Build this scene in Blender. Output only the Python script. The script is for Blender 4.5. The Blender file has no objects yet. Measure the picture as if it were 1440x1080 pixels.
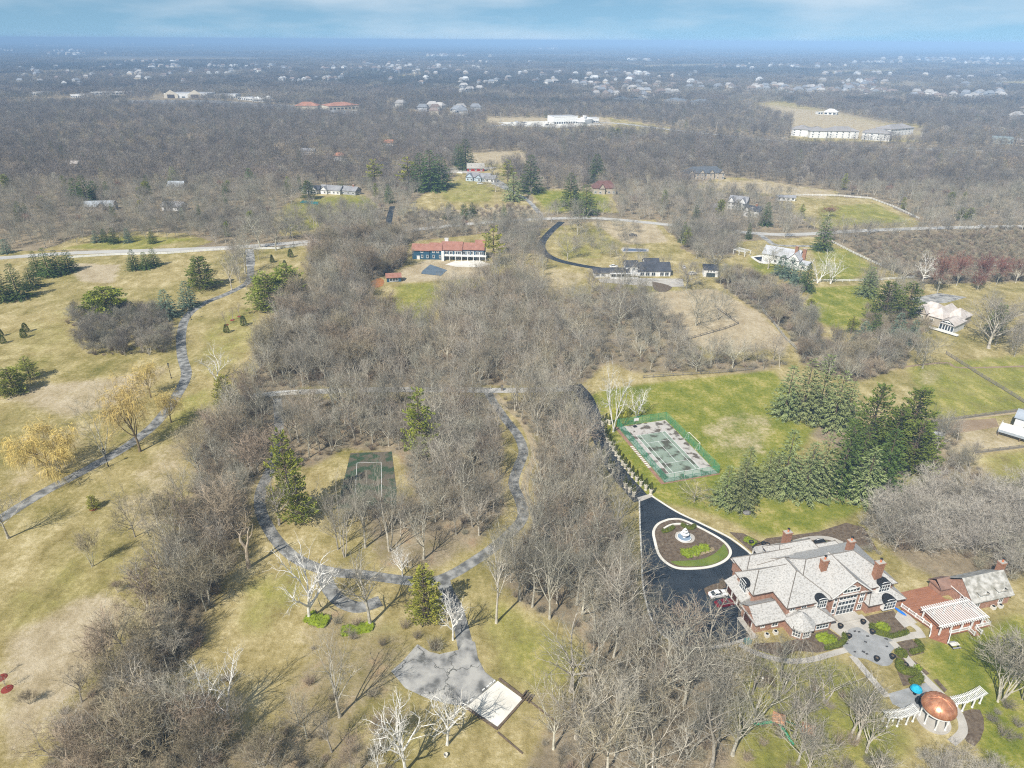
import bpy, bmesh, math, random
import numpy as np
from mathutils import Vector, Matrix
from mathutils.geometry import tessellate_polygon

S = bpy.context.scene
COL = S.collection
R = math.radians
rng = random.Random(7)

# ------------------------------------------------------------------ camera
CAM_H, FPX = 120.0, 960.0          # drone height; focal length in pixels of the 1440 px wide photograph
PITCH = math.atan(483.5 / 960)
ROLL = R(.32)
cp, sp, cr, sr = math.cos(PITCH), math.sin(PITCH), math.cos(ROLL), math.sin(ROLL)
CF = np.array((0, cp, -sp)); CR = np.array((cr, sr * sp, sr * cp)); CU = np.array((-sr, cr * sp, cr * cp))


def at(x, y, z=0.0):
    """photo pixel -> point of the place on the level z"""
    d = CF + (x - 720) / FPX * CR + (540 - y) / FPX * CU
    t = (z - CAM_H) / d[2]
    return (float(d[0] * t), float(d[1] * t), z)


def proj(X, Y, Z=0.0):
    X = np.asarray(X, float); Y = np.asarray(Y, float)
    qz = Z - CAM_H
    w = X * CF[0] + Y * CF[1] + qz * CF[2]
    w = np.where(w < 1, 1, w)
    u = (X * CR[0] + Y * CR[1] + qz * CR[2]) / w
    v = (X * CU[0] + Y * CU[1] + qz * CU[2]) / w
    return 720 + FPX * u, 540 - FPX * v


def hgt(bx, by, ty):
    """height of something standing at pixel (bx, by) whose top is at row ty"""
    X, Y, _ = at(bx, by)
    lo, hi = 0.0, 70.0
    for _ in range(30):
        m = (lo + hi) / 2
        if proj(X, Y, m)[1] > ty: lo = m
        else: hi = m
    return lo


cam = bpy.data.cameras.new('camera'); co = bpy.data.objects.new('camera', cam); COL.objects.link(co)
cam.sensor_width = 36; cam.lens = 24.0; cam.clip_start = .5; cam.clip_end = 120000
M = Matrix(((CR[0], CU[0], -CF[0], 0), (CR[1], CU[1], -CF[1], 0), (CR[2], CU[2], -CF[2], CAM_H), (0, 0, 0, 1)))
co.matrix_world = M
S.camera = co

# ------------------------------------------------------------------ light
SUN_AZ = (-.56, -.83); SUN_EL = R(47)
S.view_settings.view_transform = 'Standard'; S.view_settings.look = 'None'
S.view_settings.exposure = EXPOSURE = .24; S.view_settings.gamma = 1
sl = bpy.data.lights.new('sun', 'SUN'); sl.energy = 5.0; sl.angle = R(.5); sl.color = (1, .95, .87)
so = bpy.data.objects.new('sun', sl); COL.objects.link(so)
dsun = Vector((SUN_AZ[0] * math.cos(SUN_EL), SUN_AZ[1] * math.cos(SUN_EL), math.sin(SUN_EL))).normalized()
so.rotation_euler = dsun.to_track_quat('Z', 'Y').to_euler()
so.location = (-60, -60, 118)

W = bpy.data.worlds.new('World'); S.world = W; W.use_nodes = True
nt = W.node_tree; nt.nodes.clear()
N = nt.nodes.new; L = nt.links.new
out = N('ShaderNodeOutputWorld'); bg = N('ShaderNodeBackground'); sky = N('ShaderNodeTexSky')
sky.sky_type = 'NISHITA'; sky.sun_disc = False; sky.sun_elevation = SUN_EL
sky.sun_rotation = math.atan2(SUN_AZ[0], SUN_AZ[1])
sky.altitude = 200; sky.air_density = 1.0; sky.dust_density = .3; sky.ozone_density = 1.6
tc = N('ShaderNodeTexCoord')
# the blue of the sky is read a little above the horizon, where the air is clear
sx = N('ShaderNodeSeparateXYZ'); cx = N('ShaderNodeCombineXYZ'); ma = N('ShaderNodeMath'); ma.operation = 'MULTIPLY_ADD'; ma.inputs[1].default_value = .75; ma.inputs[2].default_value = .20
L(tc.outputs['Generated'], sx.inputs[0]); L(sx.outputs[0], cx.inputs[0]); L(sx.outputs[1], cx.inputs[1]); L(sx.outputs[2], ma.inputs[0]); L(ma.outputs[0], cx.inputs[2]); L(cx.outputs[0], sky.inputs[0])
mp = N('ShaderNodeMapping'); mp.inputs['Scale'].default_value = (1.9, 1.9, 10)
nz = N('ShaderNodeTexNoise'); nz.inputs['Scale'].default_value = 1.0; nz.inputs['Detail'].default_value = 7; nz.inputs['Roughness'].default_value = .55
rp = N('ShaderNodeValToRGB'); rp.color_ramp.elements[0].position = .42; rp.color_ramp.elements[1].position = .74
mx = N('ShaderNodeMix'); mx.data_type = 'RGBA'
L(tc.outputs['Generated'], mp.inputs[0]); L(mp.outputs[0], nz.inputs['Vector']); L(nz.outputs['Fac'], rp.inputs['Fac'])
ml = N('ShaderNodeMath'); ml.operation = 'MULTIPLY'; ml.inputs[1].default_value = .85; L(rp.outputs['Color'], ml.inputs[0])
gn = N('ShaderNodeMapRange'); gn.inputs[1].default_value = 0; gn.inputs[2].default_value = .30; gn.inputs[3].default_value = 1.35; gn.inputs[4].default_value = .75; L(sx.outputs[2], gn.inputs[0])
hs = N('ShaderNodeHueSaturation'); L(gn.outputs[0], hs.inputs['Value']); hs.inputs['Hue'].default_value = .480; hs.inputs['Saturation'].default_value = 1.05
L(sky.outputs[0], hs.inputs['Color'])
L(hs.outputs[0], mx.inputs[6]); L(ml.outputs[0], mx.inputs[0]); mx.inputs[7].default_value = (9.4, 9.9, 10.4, 1)
L(mx.outputs[2], bg.inputs['Color']); bg.inputs['Strength'].default_value = .085
L(bg.outputs[0], out.inputs['Surface'])

# ------------------------------------------------------------------ materials
MATS = {}


def mat(name, c, c2=None, rough=.85, scale=.6, spec=.25, detail=5, rand=0.0, metal=0.0, stretch=None, lo=.35, hi=.65, bump=0.0, bscale=None, c3=None):
    """procedural paint: two (or three) tones mixed by noise in object space, rand = tone shift from thing to thing"""
    if name in MATS: return MATS[name]
    m = bpy.data.materials.new(name); m.use_nodes = True; MATS[name] = m
    t = m.node_tree; n = t.nodes.new; l = t.links.new
    b = t.nodes['Principled BSDF']; b.inputs['Roughness'].default_value = rough; b.inputs['Metallic'].default_value = metal
    b.inputs['Specular IOR Level'].default_value = spec
    if c2 is None: c2 = tuple(x * .8 for x in c)
    tcn = n('ShaderNodeTexCoord'); mpn = n('ShaderNodeMapping'); l(tcn.outputs['Object'], mpn.inputs[0])
    if stretch: mpn.inputs['Scale'].default_value = stretch
    no = n('ShaderNodeTexNoise'); no.inputs['Scale'].default_value = scale; no.inputs['Detail'].default_value = detail
    l(mpn.outputs[0], no.inputs['Vector'])
    r = n('ShaderNodeValToRGB'); e = r.color_ramp.elements
    e[0].position = lo; e[0].color = (*c2, 1); e[1].position = hi; e[1].color = (*c, 1)
    if c3: k = e.new((lo + hi) / 2); k.color = (*c3, 1)
    l(no.outputs['Fac'], r.inputs[0]); o = r.outputs[0]
    if rand:
        oi = n('ShaderNodeObjectInfo'); h = n('ShaderNodeHueSaturation')
        mr = n('ShaderNodeMapRange'); mr.inputs[3].default_value = 1 - rand; mr.inputs[4].default_value = 1 + rand
        l(oi.outputs['Random'], mr.inputs[0]); l(mr.outputs[0], h.inputs['Value'])
        m2 = n('ShaderNodeMath'); m2.operation = 'MULTIPLY'; m2.inputs[1].default_value = 7.31; l(oi.outputs['Random'], m2.inputs[0])
        m3 = n('ShaderNodeMath'); m3.operation = 'FRACT'; l(m2.outputs[0], m3.inputs[0])
        mh = n('ShaderNodeMapRange'); mh.inputs[3].default_value = .5 - rand * .06; mh.inputs[4].default_value = .5 + rand * .06
        l(m3.outputs[0], mh.inputs[0]); l(mh.outputs[0], h.inputs['Hue'])
        l(o, h.inputs['Color']); o = h.outputs[0]
    l(o, b.inputs['Base Color'])
    if bump:
        nb = n('ShaderNodeTexNoise'); nb.inputs['Scale'].default_value = bscale or scale * 6; nb.inputs['Detail'].default_value = 4
        l(mpn.outputs[0], nb.inputs['Vector'])
        bp = n('ShaderNodeBump'); bp.inputs['Strength'].default_value = bump; bp.inputs['Distance'].default_value = .1
        l(nb.outputs['Fac'], bp.inputs['Height']); l(bp.outputs[0], b.inputs['Normal'])
    return m


bark = mat('bark_grey', (.56, .52, .42), (.31, .285, .23), scale=1.5, rand=.28)
bark_pale = mat('bark_pale', (.78, .745, .67), (.46, .43, .37), scale=1.2, rand=.1)
twig = mat('twig_grey', (.315, .285, .222), (.205, .186, .145), scale=.3, rand=.38)
twig_warm = mat('twig_brown', (.375, .305, .21), (.26, .215, .145), scale=.3, rand=.3)
twig_pale = mat('twig_pale', (.52, .48, .40), (.36, .325, .27), scale=.3, rand=.15)
twig_white = mat('twig_white', (.74, .71, .65), (.56, .53, .47), scale=.3)
twig_gold = mat('twig_gold', (.74, .57, .19), (.58, .45, .16), scale=.4, rand=.1)
far_pale = mat('far_pale_roof', (.55, .55, .54), (.4, .4, .4), rand=.4)
twig_red = mat('twig_red', (.27, .12, .085), (.22, .11, .08), scale=.3, rand=.15)
brush_m = mat('brush_twigs', (.37, .33, .24), (.255, .228, .165), scale=.2, rand=.3)
brush_w = mat('brush_brown', (.37, .295, .205), (.26, .21, .145), scale=.2, rand=.3)
needle_dark = mat('needles_dark', (.105, .15, .032), (.048, .08, .016), scale=.5, rand=.26)
needle_pale = mat('needles_pale', (.27, .30, .125), (.135, .17, .058), scale=.5, rand=.22)
needle_blue = mat('needles_blue', (.165, .225, .15), (.085, .13, .085), scale=.5, rand=.1)
needle_pine = mat('needles_pine', (.31, .335, .05), (.15, .19, .028), scale=.45, rand=.18)
needle_gold = mat('needles_golden', (.36, .34, .05), (.20, .22, .03), scale=.45, rand=.1)
white = mat('white_paint', (.80, .80, .78), (.72, .72, .70), rough=.5)
glass = mat('window_glass', (.045, .06, .075), (.03, .04, .05), rough=.12, spec=.6)
brick = mat('brick', (.42, .245, .175), (.32, .18, .125), scale=1.6, lo=.4, hi=.6)
brick_chim = mat('chimney_brick', (.36, .18, .11), (.26, .13, .08), scale=2.5)
shake = mat('cedar_shake_roof', (.49, .478, .455), (.27, .26, .24), scale=2.2, stretch=(1, 1, 2.2), lo=.28, hi=.54, bump=.6, bscale=9, detail=9)
dark_metal = mat('black_metal', (.02, .022, .025), rough=.5)
copper = mat('copper', (.74, .36, .20), (.46, .19, .10), rough=.38, scale=.9, metal=.55, spec=.6)
asphalt_new = mat('sealed_asphalt', (.020, .027, .036), (.034, .042, .052), rough=.5, scale=.25, detail=8)
asphalt_old = mat('weathered_asphalt', (.40, .39, .36), (.13, .13, .125), rough=.9, scale=.30, detail=11, lo=.34, hi=.60, c3=(.30, .295, .28))
_t = asphalt_old.node_tree; _b = _t.nodes['Principled BSDF']; _src = _b.inputs['Base Color'].links[0].from_socket
_v = _t.nodes.new('ShaderNodeTexVoronoi'); _v.feature = 'DISTANCE_TO_EDGE'; _v.inputs['Scale'].default_value = .10; _n = _t.nodes.new('ShaderNodeTexNoise'); _n.inputs['Scale'].default_value = .5; _n.inputs['Detail'].default_value = 6
_g = _t.nodes.new('ShaderNodeNewGeometry'); _va = _t.nodes.new('ShaderNodeVectorMath'); _va.operation = 'MULTIPLY_ADD'; _va.inputs[1].default_value = (5, 5, 0); _t.links.new(_g.outputs['Position'], _n.inputs['Vector']); _t.links.new(_n.outputs['Color'], _va.inputs[0]); _t.links.new(_g.outputs['Position'], _va.inputs[2]); _t.links.new(_va.outputs[0], _v.inputs['Vector'])
_r = _t.nodes.new('ShaderNodeMapRange'); _r.inputs[1].default_value = .005; _r.inputs[2].default_value = .016; _t.links.new(_v.outputs['Distance'], _r.inputs[0]); _m = _t.nodes.new('ShaderNodeMix'); _m.data_type = 'RGBA'; _m.inputs[6].default_value = (.11, .11, .10, 1); _t.links.new(_r.outputs[0], _m.inputs[0]); _t.links.new(_src, _m.inputs[7]); _t.links.new(_m.outputs[2], _b.inputs['Base Color'])
asphalt_path = mat('path_asphalt', (.33, .325, .305), (.115, .115, .11), rough=.9, scale=.45, detail=11, lo=.38, hi=.62, c3=(.20, .20, .19))
concrete = mat('concrete', (.50, .47, .42), (.40, .375, .335), scale=.35, detail=8)
concrete_w = mat('white_concrete', (.76, .735, .67), (.62, .59, .52), scale=.25, detail=8)
gravel_road = mat('pale_road', (.50, .485, .45), (.42, .405, .375), scale=.08, detail=8)
flagstone = mat('flagstone', (.34, .345, .345), (.25, .255, .255), scale=.5, detail=8)
mulch = mat('mulch', (.095, .068, .045), (.17, .13, .09), scale=1.2, detail=8)
red_mulch = mat('red_mulch', (.26, .045, .03), (.18, .035, .025), scale=2)
hedge_m = mat('hedge_leaves', (.145, .165, .02), (.065, .085, .010), scale=2.2, bump=.8, bscale=7)
hedge_l = mat('juniper_leaves', (.24, .30, .02), (.15, .20, .012), scale=1.5, bump=.8, bscale=6)
timber = mat('timber', (.17, .125, .085), (.11, .08, .055), scale=1.5)
deck_m = mat('deck_wood', (.36, .165, .095), (.26, .115, .068), scale=1.0, stretch=(.4, 5, 1))
dirt = mat('bare_dirt', (.33, .245, .16), (.25, .18, .115), scale=.15, detail=8)
straw = mat('straw', (.42, .345, .22), (.33, .265, .16), scale=.5, detail=8)
turf = mat('mown_turf', (.165, .205, .035), (.10, .145, .022), scale=.3, detail=8)


# ------------------------------------------------------------------ objects and meshes
def link(o, parent=None):
    COL.objects.link(o)
    if parent is not None: o.parent = parent
    return o


def tag(o, label=None, cat=None, group=None, kind=None):
    if label: o['label'] = label
    if cat: o['category'] = cat
    if group: o['group'] = group
    if kind: o['kind'] = kind
    return o


def empty(name, loc, rz=0.0, label=None, cat=None, group=None, scale=1.0):
    o = bpy.data.objects.new(name, None); COL.objects.link(o)
    o.location = loc; o.rotation_euler = (0, 0, rz); o.scale = (scale,) * 3 if not isinstance(scale, tuple) else scale
    o.empty_display_size = .3
    return tag(o, label, cat, group)


class MB:
    """collects shapes and links them as ONE mesh object"""
    def __init__(s): s.v = []; s.f = []

    def add(s, vs, fs):
        b = len(s.v); s.v += [tuple(p) for p in vs]; s.f += [tuple(b + i for i in f) for f in fs]; return s

    def box(s, x0, x1, y0, y1, z0, z1):
        return s.add([(x0, y0, z0), (x1, y0, z0), (x1, y1, z0), (x0, y1, z0), (x0, y0, z1), (x1, y0, z1), (x1, y1, z1), (x0, y1, z1)],
                     [(0, 3, 2, 1), (4, 5, 6, 7), (0, 1, 5, 4), (1, 2, 6, 5), (2, 3, 7, 6), (3, 0, 4, 7)])

    def rbox(s, c, sx, sy, z0, z1, a):
        ca, sa = math.cos(a), math.sin(a)
        q = [(c[0] + ca * x - sa * y, c[1] + sa * x + ca * y) for x, y in ((-sx, -sy), (sx, -sy), (sx, sy), (-sx, sy))]
        return s.prism(q, z0, z1)

    def prism(s, poly, z0, z1):
        n = len(poly)
        a = sum(poly[i][0] * poly[(i + 1) % n][1] - poly[(i + 1) % n][0] * poly[i][1] for i in range(n))
        if a < 0: poly = poly[::-1]
        b = [(p[0], p[1], z0) for p in poly] + [(p[0], p[1], z1) for p in poly]
        fs = [(i, (i + 1) % n, n + (i + 1) % n, n + i) for i in range(n)]
        for t in tessellate_polygon([[Vector((p[0], p[1], 0)) for p in poly]]):
            t = list(t)
            u, v, w = (poly[i] for i in t)
            if (v[0] - u[0]) * (w[1] - u[1]) - (v[1] - u[1]) * (w[0] - u[0]) < 0: t = t[::-1]
            fs += [tuple(n + i for i in t), tuple(t[::-1])]
        return s.add(b, fs)

    def hip(s, x0, x1, y0, y1, z0, h, along='x', e0=None, e1=None, t=.22):
        """hip or gable roof slab over a rectangle; e0/e1 = run of each end (0 = gable)"""
        if along == 'x':
            r = (y1 - y0) / 2; e0 = r if e0 is None else e0; e1 = r if e1 is None else e1
            a = [(x0 + e0, (y0 + y1) / 2, z0 + h), (x1 - e1, (y0 + y1) / 2, z0 + h)]
        else:
            r = (x1 - x0) / 2; e0 = r if e0 is None else e0; e1 = r if e1 is None else e1
            a = [((x0 + x1) / 2, y0 + e0, z0 + h), ((x0 + x1) / 2, y1 - e1, z0 + h)]
        b = [(x0, y0, z0), (x1, y0, z0), (x1, y1, z0), (x0, y1, z0)]
        lo = [(p[0], p[1], p[2] - t) for p in b]
        v = b + a + lo
        if along == 'x': fs = [(0, 1, 5, 4), (2, 3, 4, 5)] + ([(1, 2, 5)] if e1 else []) + ([(3, 0, 4)] if e0 else [])
        else: fs = [(1, 2, 5, 4), (3, 0, 4, 5)] + ([(0, 1, 4)] if e0 else []) + ([(2, 3, 5)] if e1 else [])
        s.lines = getattr(s, 'lines', []) + [(a[0], a[1])] + [(b[i], a[j]) for i, j, e in ((0, 0, e0), (3 if along == 'x' else 1, 0, e0), (1 if along == 'x' else 3, 1, e1), (2, 1, e1)) if e]
        fs += [(6, 7, 1, 0), (7, 8, 2, 1), (8, 9, 3, 2), (9, 6, 0, 3), (9, 8, 7, 6)]
        return s.add(v, fs)

    def lathe(s, prof, n=16, c=(0, 0)):
        vs = []; fs = []
        for r, z in prof:
            vs += [(c[0] + r * math.cos(2 * math.pi * i / n), c[1] + r * math.sin(2 * math.pi * i / n), z) for i in range(n)]
        for k in range(len(prof) - 1):
            fs += [(k * n + i, k * n + (i + 1) % n, (k + 1) * n + (i + 1) % n, (k + 1) * n + i) for i in range(n)]
        fs += [tuple(range(n))[::-1], tuple((len(prof) - 1) * n + i for i in range(n))]
        return s.add(vs, fs)

    def tube(s, pts, rad, n=5):
        pts = [Vector(p) for p in pts]; vs = []; fs = []
        for i, p in enumerate(pts):
            d = (pts[min(i + 1, len(pts) - 1)] - pts[max(i - 1, 0)]).normalized()
            a = d.orthogonal().normalized() if abs(d.z) > .9 else Vector((-d.y, d.x, 0)).normalized()
            b = d.cross(a)
            r = rad[i] if isinstance(rad, (list, tuple)) else rad
            vs += [p + (a * math.cos(6.2832 * k / n) + b * math.sin(6.2832 * k / n)) * r for k in range(n)]
        for i in range(len(pts) - 1):
            fs += [(i * n + k, i * n + (k + 1) % n, (i + 1) * n + (k + 1) % n, (i + 1) * n + k) for k in range(n)]
        fs.append(tuple((len(pts) - 1) * n + k for k in range(n)))
        return s.add(vs, fs)

    def mesh(s, name, m, smooth=False):
        me = bpy.data.meshes.new(name); me.from_pydata(s.v, [], s.f)
        me.materials.append(m)
        if smooth: me.polygons.foreach_set('use_smooth', [True] * len(me.polygons))
        me.update(); return me

    def build(s, name, m, parent=None, smooth=False):
        return link(bpy.data.objects.new(name, s.mesh(name, m, smooth)), parent)


EXCL_L, EXCL_P = [], []            # ground kept free of scattered trees: lines and outlines


def smooth_line(pts, n=5):
    """Catmull-Rom through points"""
    out_ = []
    P = [pts[0]] + list(pts) + [pts[-1]]
    for i in range(1, len(P) - 2):
        for k in range(n):
            t = k / n
            out_.append(tuple(.5 * ((2 * P[i][j]) + (-P[i - 1][j] + P[i + 1][j]) * t + (2 * P[i - 1][j] - 5 * P[i][j] + 4 * P[i + 1][j] - P[i + 2][j]) * t * t
                              + (-P[i - 1][j] + 3 * P[i][j] - 3 * P[i + 1][j] + P[i + 2][j]) * t ** 3) for j in (0, 1)))
    out_.append(tuple(pts[-1][:2])); return out_


def G(px): return [at(*p)[:2] for p in px]


def ribbon(name, px, w, m, z=.03, clear=2.0, closed=False, thick=0.0, parent=None, kind='structure', world=False, n=5):
    pts = px if world else G(px)
    if closed: pts = pts + [pts[0]]
    pts = smooth_line(pts, n)
    if clear is not None: EXCL_L.append((np.array(pts), w / 2 + clear))
    vs = []; fs = []
    for i, p in enumerate(pts):
        a, b = pts[max(i - 1, 0)], pts[min(i + 1, len(pts) - 1)]
        if closed and i in (0, len(pts) - 1): a, b = pts[-2], pts[1]
        dx, dy = b[0] - a[0], b[1] - a[1]; q = math.hypot(dx, dy) or 1
        nx, ny = -dy / q * w / 2, dx / q * w / 2
        vs += [(p[0] + nx, p[1] + ny, z), (p[0] - nx, p[1] - ny, z)]
        if thick: vs += [(p[0] + nx, p[1] + ny, z - thick), (p[0] - nx, p[1] - ny, z - thick)]
    k = 4 if thick else 2
    for i in range(len(pts) - 1):
        a, b = i * k, (i + 1) * k
        fs.append((a + 1, b + 1, b, a))
        if thick: fs += [(a, b, b + 2, a + 2), (b + 1, a + 1, a + 3, b + 3)]
    o = MB().add(vs, fs).build(name, m, parent)
    if kind: o['kind'] = kind
    return o


def area(name, px, m, z=.02, clear=True, smooth=0, thick=0.0, parent=None, kind='structure', world=False):
    pts = px if world else G(px)
    if smooth: pts = smooth_line(pts + [pts[0]], smooth)[:-1]
    if clear: EXCL_P.append(pts)
    mb = MB()
    if thick: mb.prism(pts, z - thick, z)
    else:
        n = len(pts); fs = []
        for t in tessellate_polygon([[Vector((p[0], p[1], 0)) for p in pts]]):
            t = list(t); u, v, w = (pts[i] for i in t)
            if (v[0] - u[0]) * (w[1] - u[1]) - (v[1] - u[1]) * (w[0] - u[0]) < 0: t = t[::-1]
            fs.append(tuple(t))
        mb.add([(p[0], p[1], z) for p in pts], fs)
    o = mb.build(name, m, parent)
    if kind: o['kind'] = kind
    return o


def inpoly(x, y, poly):
    c = np.zeros(x.shape, bool); n = len(poly)
    for i in range(n):
        x0, y0 = poly[i]; x1, y1 = poly[(i + 1) % n]
        if y0 == y1: continue
        k = ((y0 > y) != (y1 > y)) & (x < (x1 - x0) * (y - y0) / (y1 - y0) + x0)
        c ^= k
    return c
# ------------------------------------------------------------------ zones of the place, as outlines on the ground (photo pixels)
WOODS = {
    'strip': [(60, 1100), (90, 1000), (160, 930), (212, 850), (236, 760), (270, 695), (275, 640), (318, 580), (362, 520), (385, 455), (440, 400), (438, 345), (520, 332), (575, 338),
              (568, 375), (515, 398), (528, 440), (560, 455), (600, 480), (545, 543), (420, 545), (400, 590), (385, 640), (352, 690), (345, 745), (322, 800), (300, 850), (285, 900), (235, 960),
              (240, 1000), (290, 1030), (320, 1100)],
    'middle': [(540, 545), (520, 460), (600, 475), (630, 425), (700, 388), (760, 395), (775, 430), (815, 470), (850, 510), (820, 540), (700, 543)],
    'court': [(410, 560), (690, 560), (708, 620), (700, 680), (712, 715), (680, 755), (600, 752), (565, 640), (490, 630), (440, 655), (415, 660), (395, 620)],
    'drive': [(705, 562), (808, 560), (826, 610), (832, 655), (855, 705), (872, 745), (888, 795), (900, 840), (930, 905), (1015, 915), (1030, 960), (1010, 1010), (1040, 1100), (730, 1100), (760, 1040),
              (800, 1000), (835, 920), (800, 880), (730, 848), (695, 815), (712, 775), (752, 735), (755, 650), (757, 620), (722, 580)],
    'garden': [(1015, 1010), (1040, 955), (1110, 945), (1180, 962), (1215, 1010), (1235, 1060), (1240, 1110), (1040, 1110)],
    'bottom': [(235, 990), (300, 1020), (330, 1035), (400, 1015), (470, 1020), (540, 1040), (560, 1120), (230, 1120)],
    'garden_low': [(1238, 1072), (1300, 1062), (1390, 1078), (1430, 1130), (1238, 1130)],
    'thicket': [(1215, 722), (1280, 690), (1350, 700), (1450, 690), (1450, 810), (1405, 815), (1330, 825), (1280, 795), (1240, 770)],
    'meadow': [(780, 425), (850, 405), (900, 415), (960, 470), (1000, 505), (1090, 505), (1120, 510), (1060, 528), (1000, 523), (900, 528), (850, 510), (820, 470)],
    'fenceline': [(1005, 395), (1050, 385), (1120, 420), (1150, 480), (1230, 490), (1285, 480), (1275, 515), (1200, 540), (1130, 515), (1110, 470), (1060, 435)],
    'corner': [(1290, 600), (1340, 600), (1380, 660), (1420, 690), (1300, 700), (1300, 640)],
    'sumac': [(1215, 335), (1460, 328), (1460, 395), (1300, 400), (1240, 375), (1195, 348)],
}
CLEAR = [
    [(-80, 375), (430, 345), (440, 400), (385, 450), (365, 520), (320, 580), (278, 640), (270, 692), (238, 760), (212, 850), (160, 930), (90, 1000), (60, 1100), (-400, 1100), (-400, 380)],
    [(60, 352), (110, 333), (180, 325), (260, 328), (300, 340), (260, 352)],
    [(425, 275), (470, 262), (505, 265), (505, 292), (485, 312), (440, 330), (395, 332), (380, 312), (400, 288)],
    [(505, 270), (530, 288), (522, 322), (500, 312)],
    [(560, 342), (700, 326), (705, 385), (640, 395), (620, 420), (600, 465), (540, 440), (515, 400), (550, 380)],
    [(600, 270), (640, 250), (650, 228), (700, 228), (722, 255), (742, 280), (770, 302), (750, 312), (620, 312), (560, 300)],
    [(650, 215), (740, 214), (740, 230), (655, 233)],
    [(760, 322), (830, 312), (920, 309), (945, 330), (960, 350), (1015, 380), (1015, 402), (900, 415), (830, 408), (775, 380), (762, 350)],
    [(890, 412), (1005, 402), (1070, 435), (1115, 480), (1090, 502), (1000, 500), (960, 480), (925, 455)],
    [(1035, 340), (1140, 333), (1190, 348), (1235, 378), (1210, 398), (1240, 440), (1200, 472), (1150, 468), (1138, 418), (1100, 400), (1035, 388)],
    [(1090, 285), (1130, 274), (1230, 280), (1295, 312), (1280, 321), (1150, 323)],
    [(975, 262), (1010, 248), (1060, 252), (1120, 262), (1185, 270), (1160, 280), (1020, 272)],
        [(680, 166), (860, 166), (945, 180), (945, 187), (690, 182)],
    [(1012, 146), (1090, 143), (1150, 152), (1240, 170), (1295, 180), (1295, 200), (1110, 200), (1112, 168), (1060, 152)],
    [(300, 70), (420, 69), (420, 72), (300, 73)], [(900, 92), (1000, 90), (1010, 94), (900, 96)], [(1150, 100), (1250, 98), (1260, 103), (1150, 104)], [(40, 100), (110, 99), (115, 104), (40, 105)], [(690, 76), (810, 75), (810, 78), (690, 79)], [(1300, 87), (1400, 88), (1400, 91), (1300, 90)],
    [(560, 106), (600, 105), (600, 109), (560, 110)], [(125, 79), (350, 77), (352, 84), (130, 87)], [(1395, 116), (1460, 114), (1460, 123), (1390, 123)],
    [(830, 548), (1000, 528), (1100, 515), (1130, 560), (1300, 560), (1270, 510), (1460, 490), (1460, 700), (1290, 690), (1215, 725), (1240, 770), (1330, 850), (1460, 800), (1460, 1100), (1390, 1075), (1240, 1000),
     (1100, 945), (1030, 915), (1000, 905), (900, 830), (895, 700), (850, 650)],
    [(1220, 400), (1300, 400), (1460, 395), (1460, 500), (1270, 510), (1290, 470), (1245, 440)],
    [(740, 262), (860, 272), (870, 300), (760, 300)],
]
GREEN = [
    ([(830, 555), (862, 545), (1000, 530), (1085, 520), (1110, 545), (1150, 600), (1110, 650), (1060, 690), (1195, 705), (1265, 668), (1305, 668), (1305, 690), (1215, 716), (1150, 745), (1075, 757),
      (1000, 722), (905, 700), (862, 650)], 1.0),
    ([(1290, 905), (1350, 890), (1460, 860), (1460, 1100), (1390, 1080), (1345, 990), (1310, 955)], .95),
    ([(1270, 512), (1460, 495), (1460, 580), (1400, 588), (1310, 592), (1290, 560)], .62), ([(1375, 640), (1460, 628), (1460, 700), (1400, 690)], .55),
    ([(1135, 405), (1225, 400), (1240, 440), (1195, 470), (1145, 450)], .85), ([(1140, 345), (1190, 350), (1232, 375), (1200, 395), (1150, 395)], .7), ([(1050, 360), (1100, 355), (1110, 385), (1060, 390)], .7),
    ([(610, 268), (645, 250), (700, 262), (690, 285), (630, 285)], .5), ([(400, 288), (440, 278), (500, 270), (505, 292), (440, 325), (395, 325)], .6), ([(505, 270), (530, 288), (522, 322), (500, 312)], .95),
    ([(555, 400), (610, 395), (625, 420), (600, 465), (545, 440)], .62), ([(780, 330), (850, 318), (870, 345), (850, 365), (790, 365)], .45), ([(740, 265), (855, 272), (860, 298), (770, 298)], .8),
    ([(1150, 290), (1230, 285), (1285, 312), (1150, 320)], .6), ([(340, 820), (390, 790), (440, 800), (430, 850), (360, 900), (320, 900)], .5), ([(690, 835), (760, 870), (830, 920), (790, 1000), (700, 950), (675, 880)], .55),
    ([(240, 690), (275, 690), (262, 760), (225, 760)], .5), ([(250, 560), (300, 540), (310, 570), (240, 615), (200, 640)], .5), ([(280, 470), (330, 430), (370, 440), (350, 500), (285, 540)], .45),
    ([(0, 830), (120, 770), (200, 770), (100, 880), (0, 900)], .35), ([(480, 880), (570, 870), (575, 900), (480, 905)], .45), ([(590, 995), (660, 1040), (560, 1100), (500, 1000)], .3),
    ([(1060, 900), (1200, 930), (1300, 1040), (1250, 1100), (1040, 1100), (1020, 1000)], .62), ([(0, 470), (110, 420), (160, 470), (0, 560)], .3), ([(80, 350), (180, 330), (280, 335), (200, 352)], .6),
    ([(725, 565), (745, 590), (750, 610), (735, 600)], .5), ([(840, 390), (960, 400), (960, 412), (850, 410)], .4),
]
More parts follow.
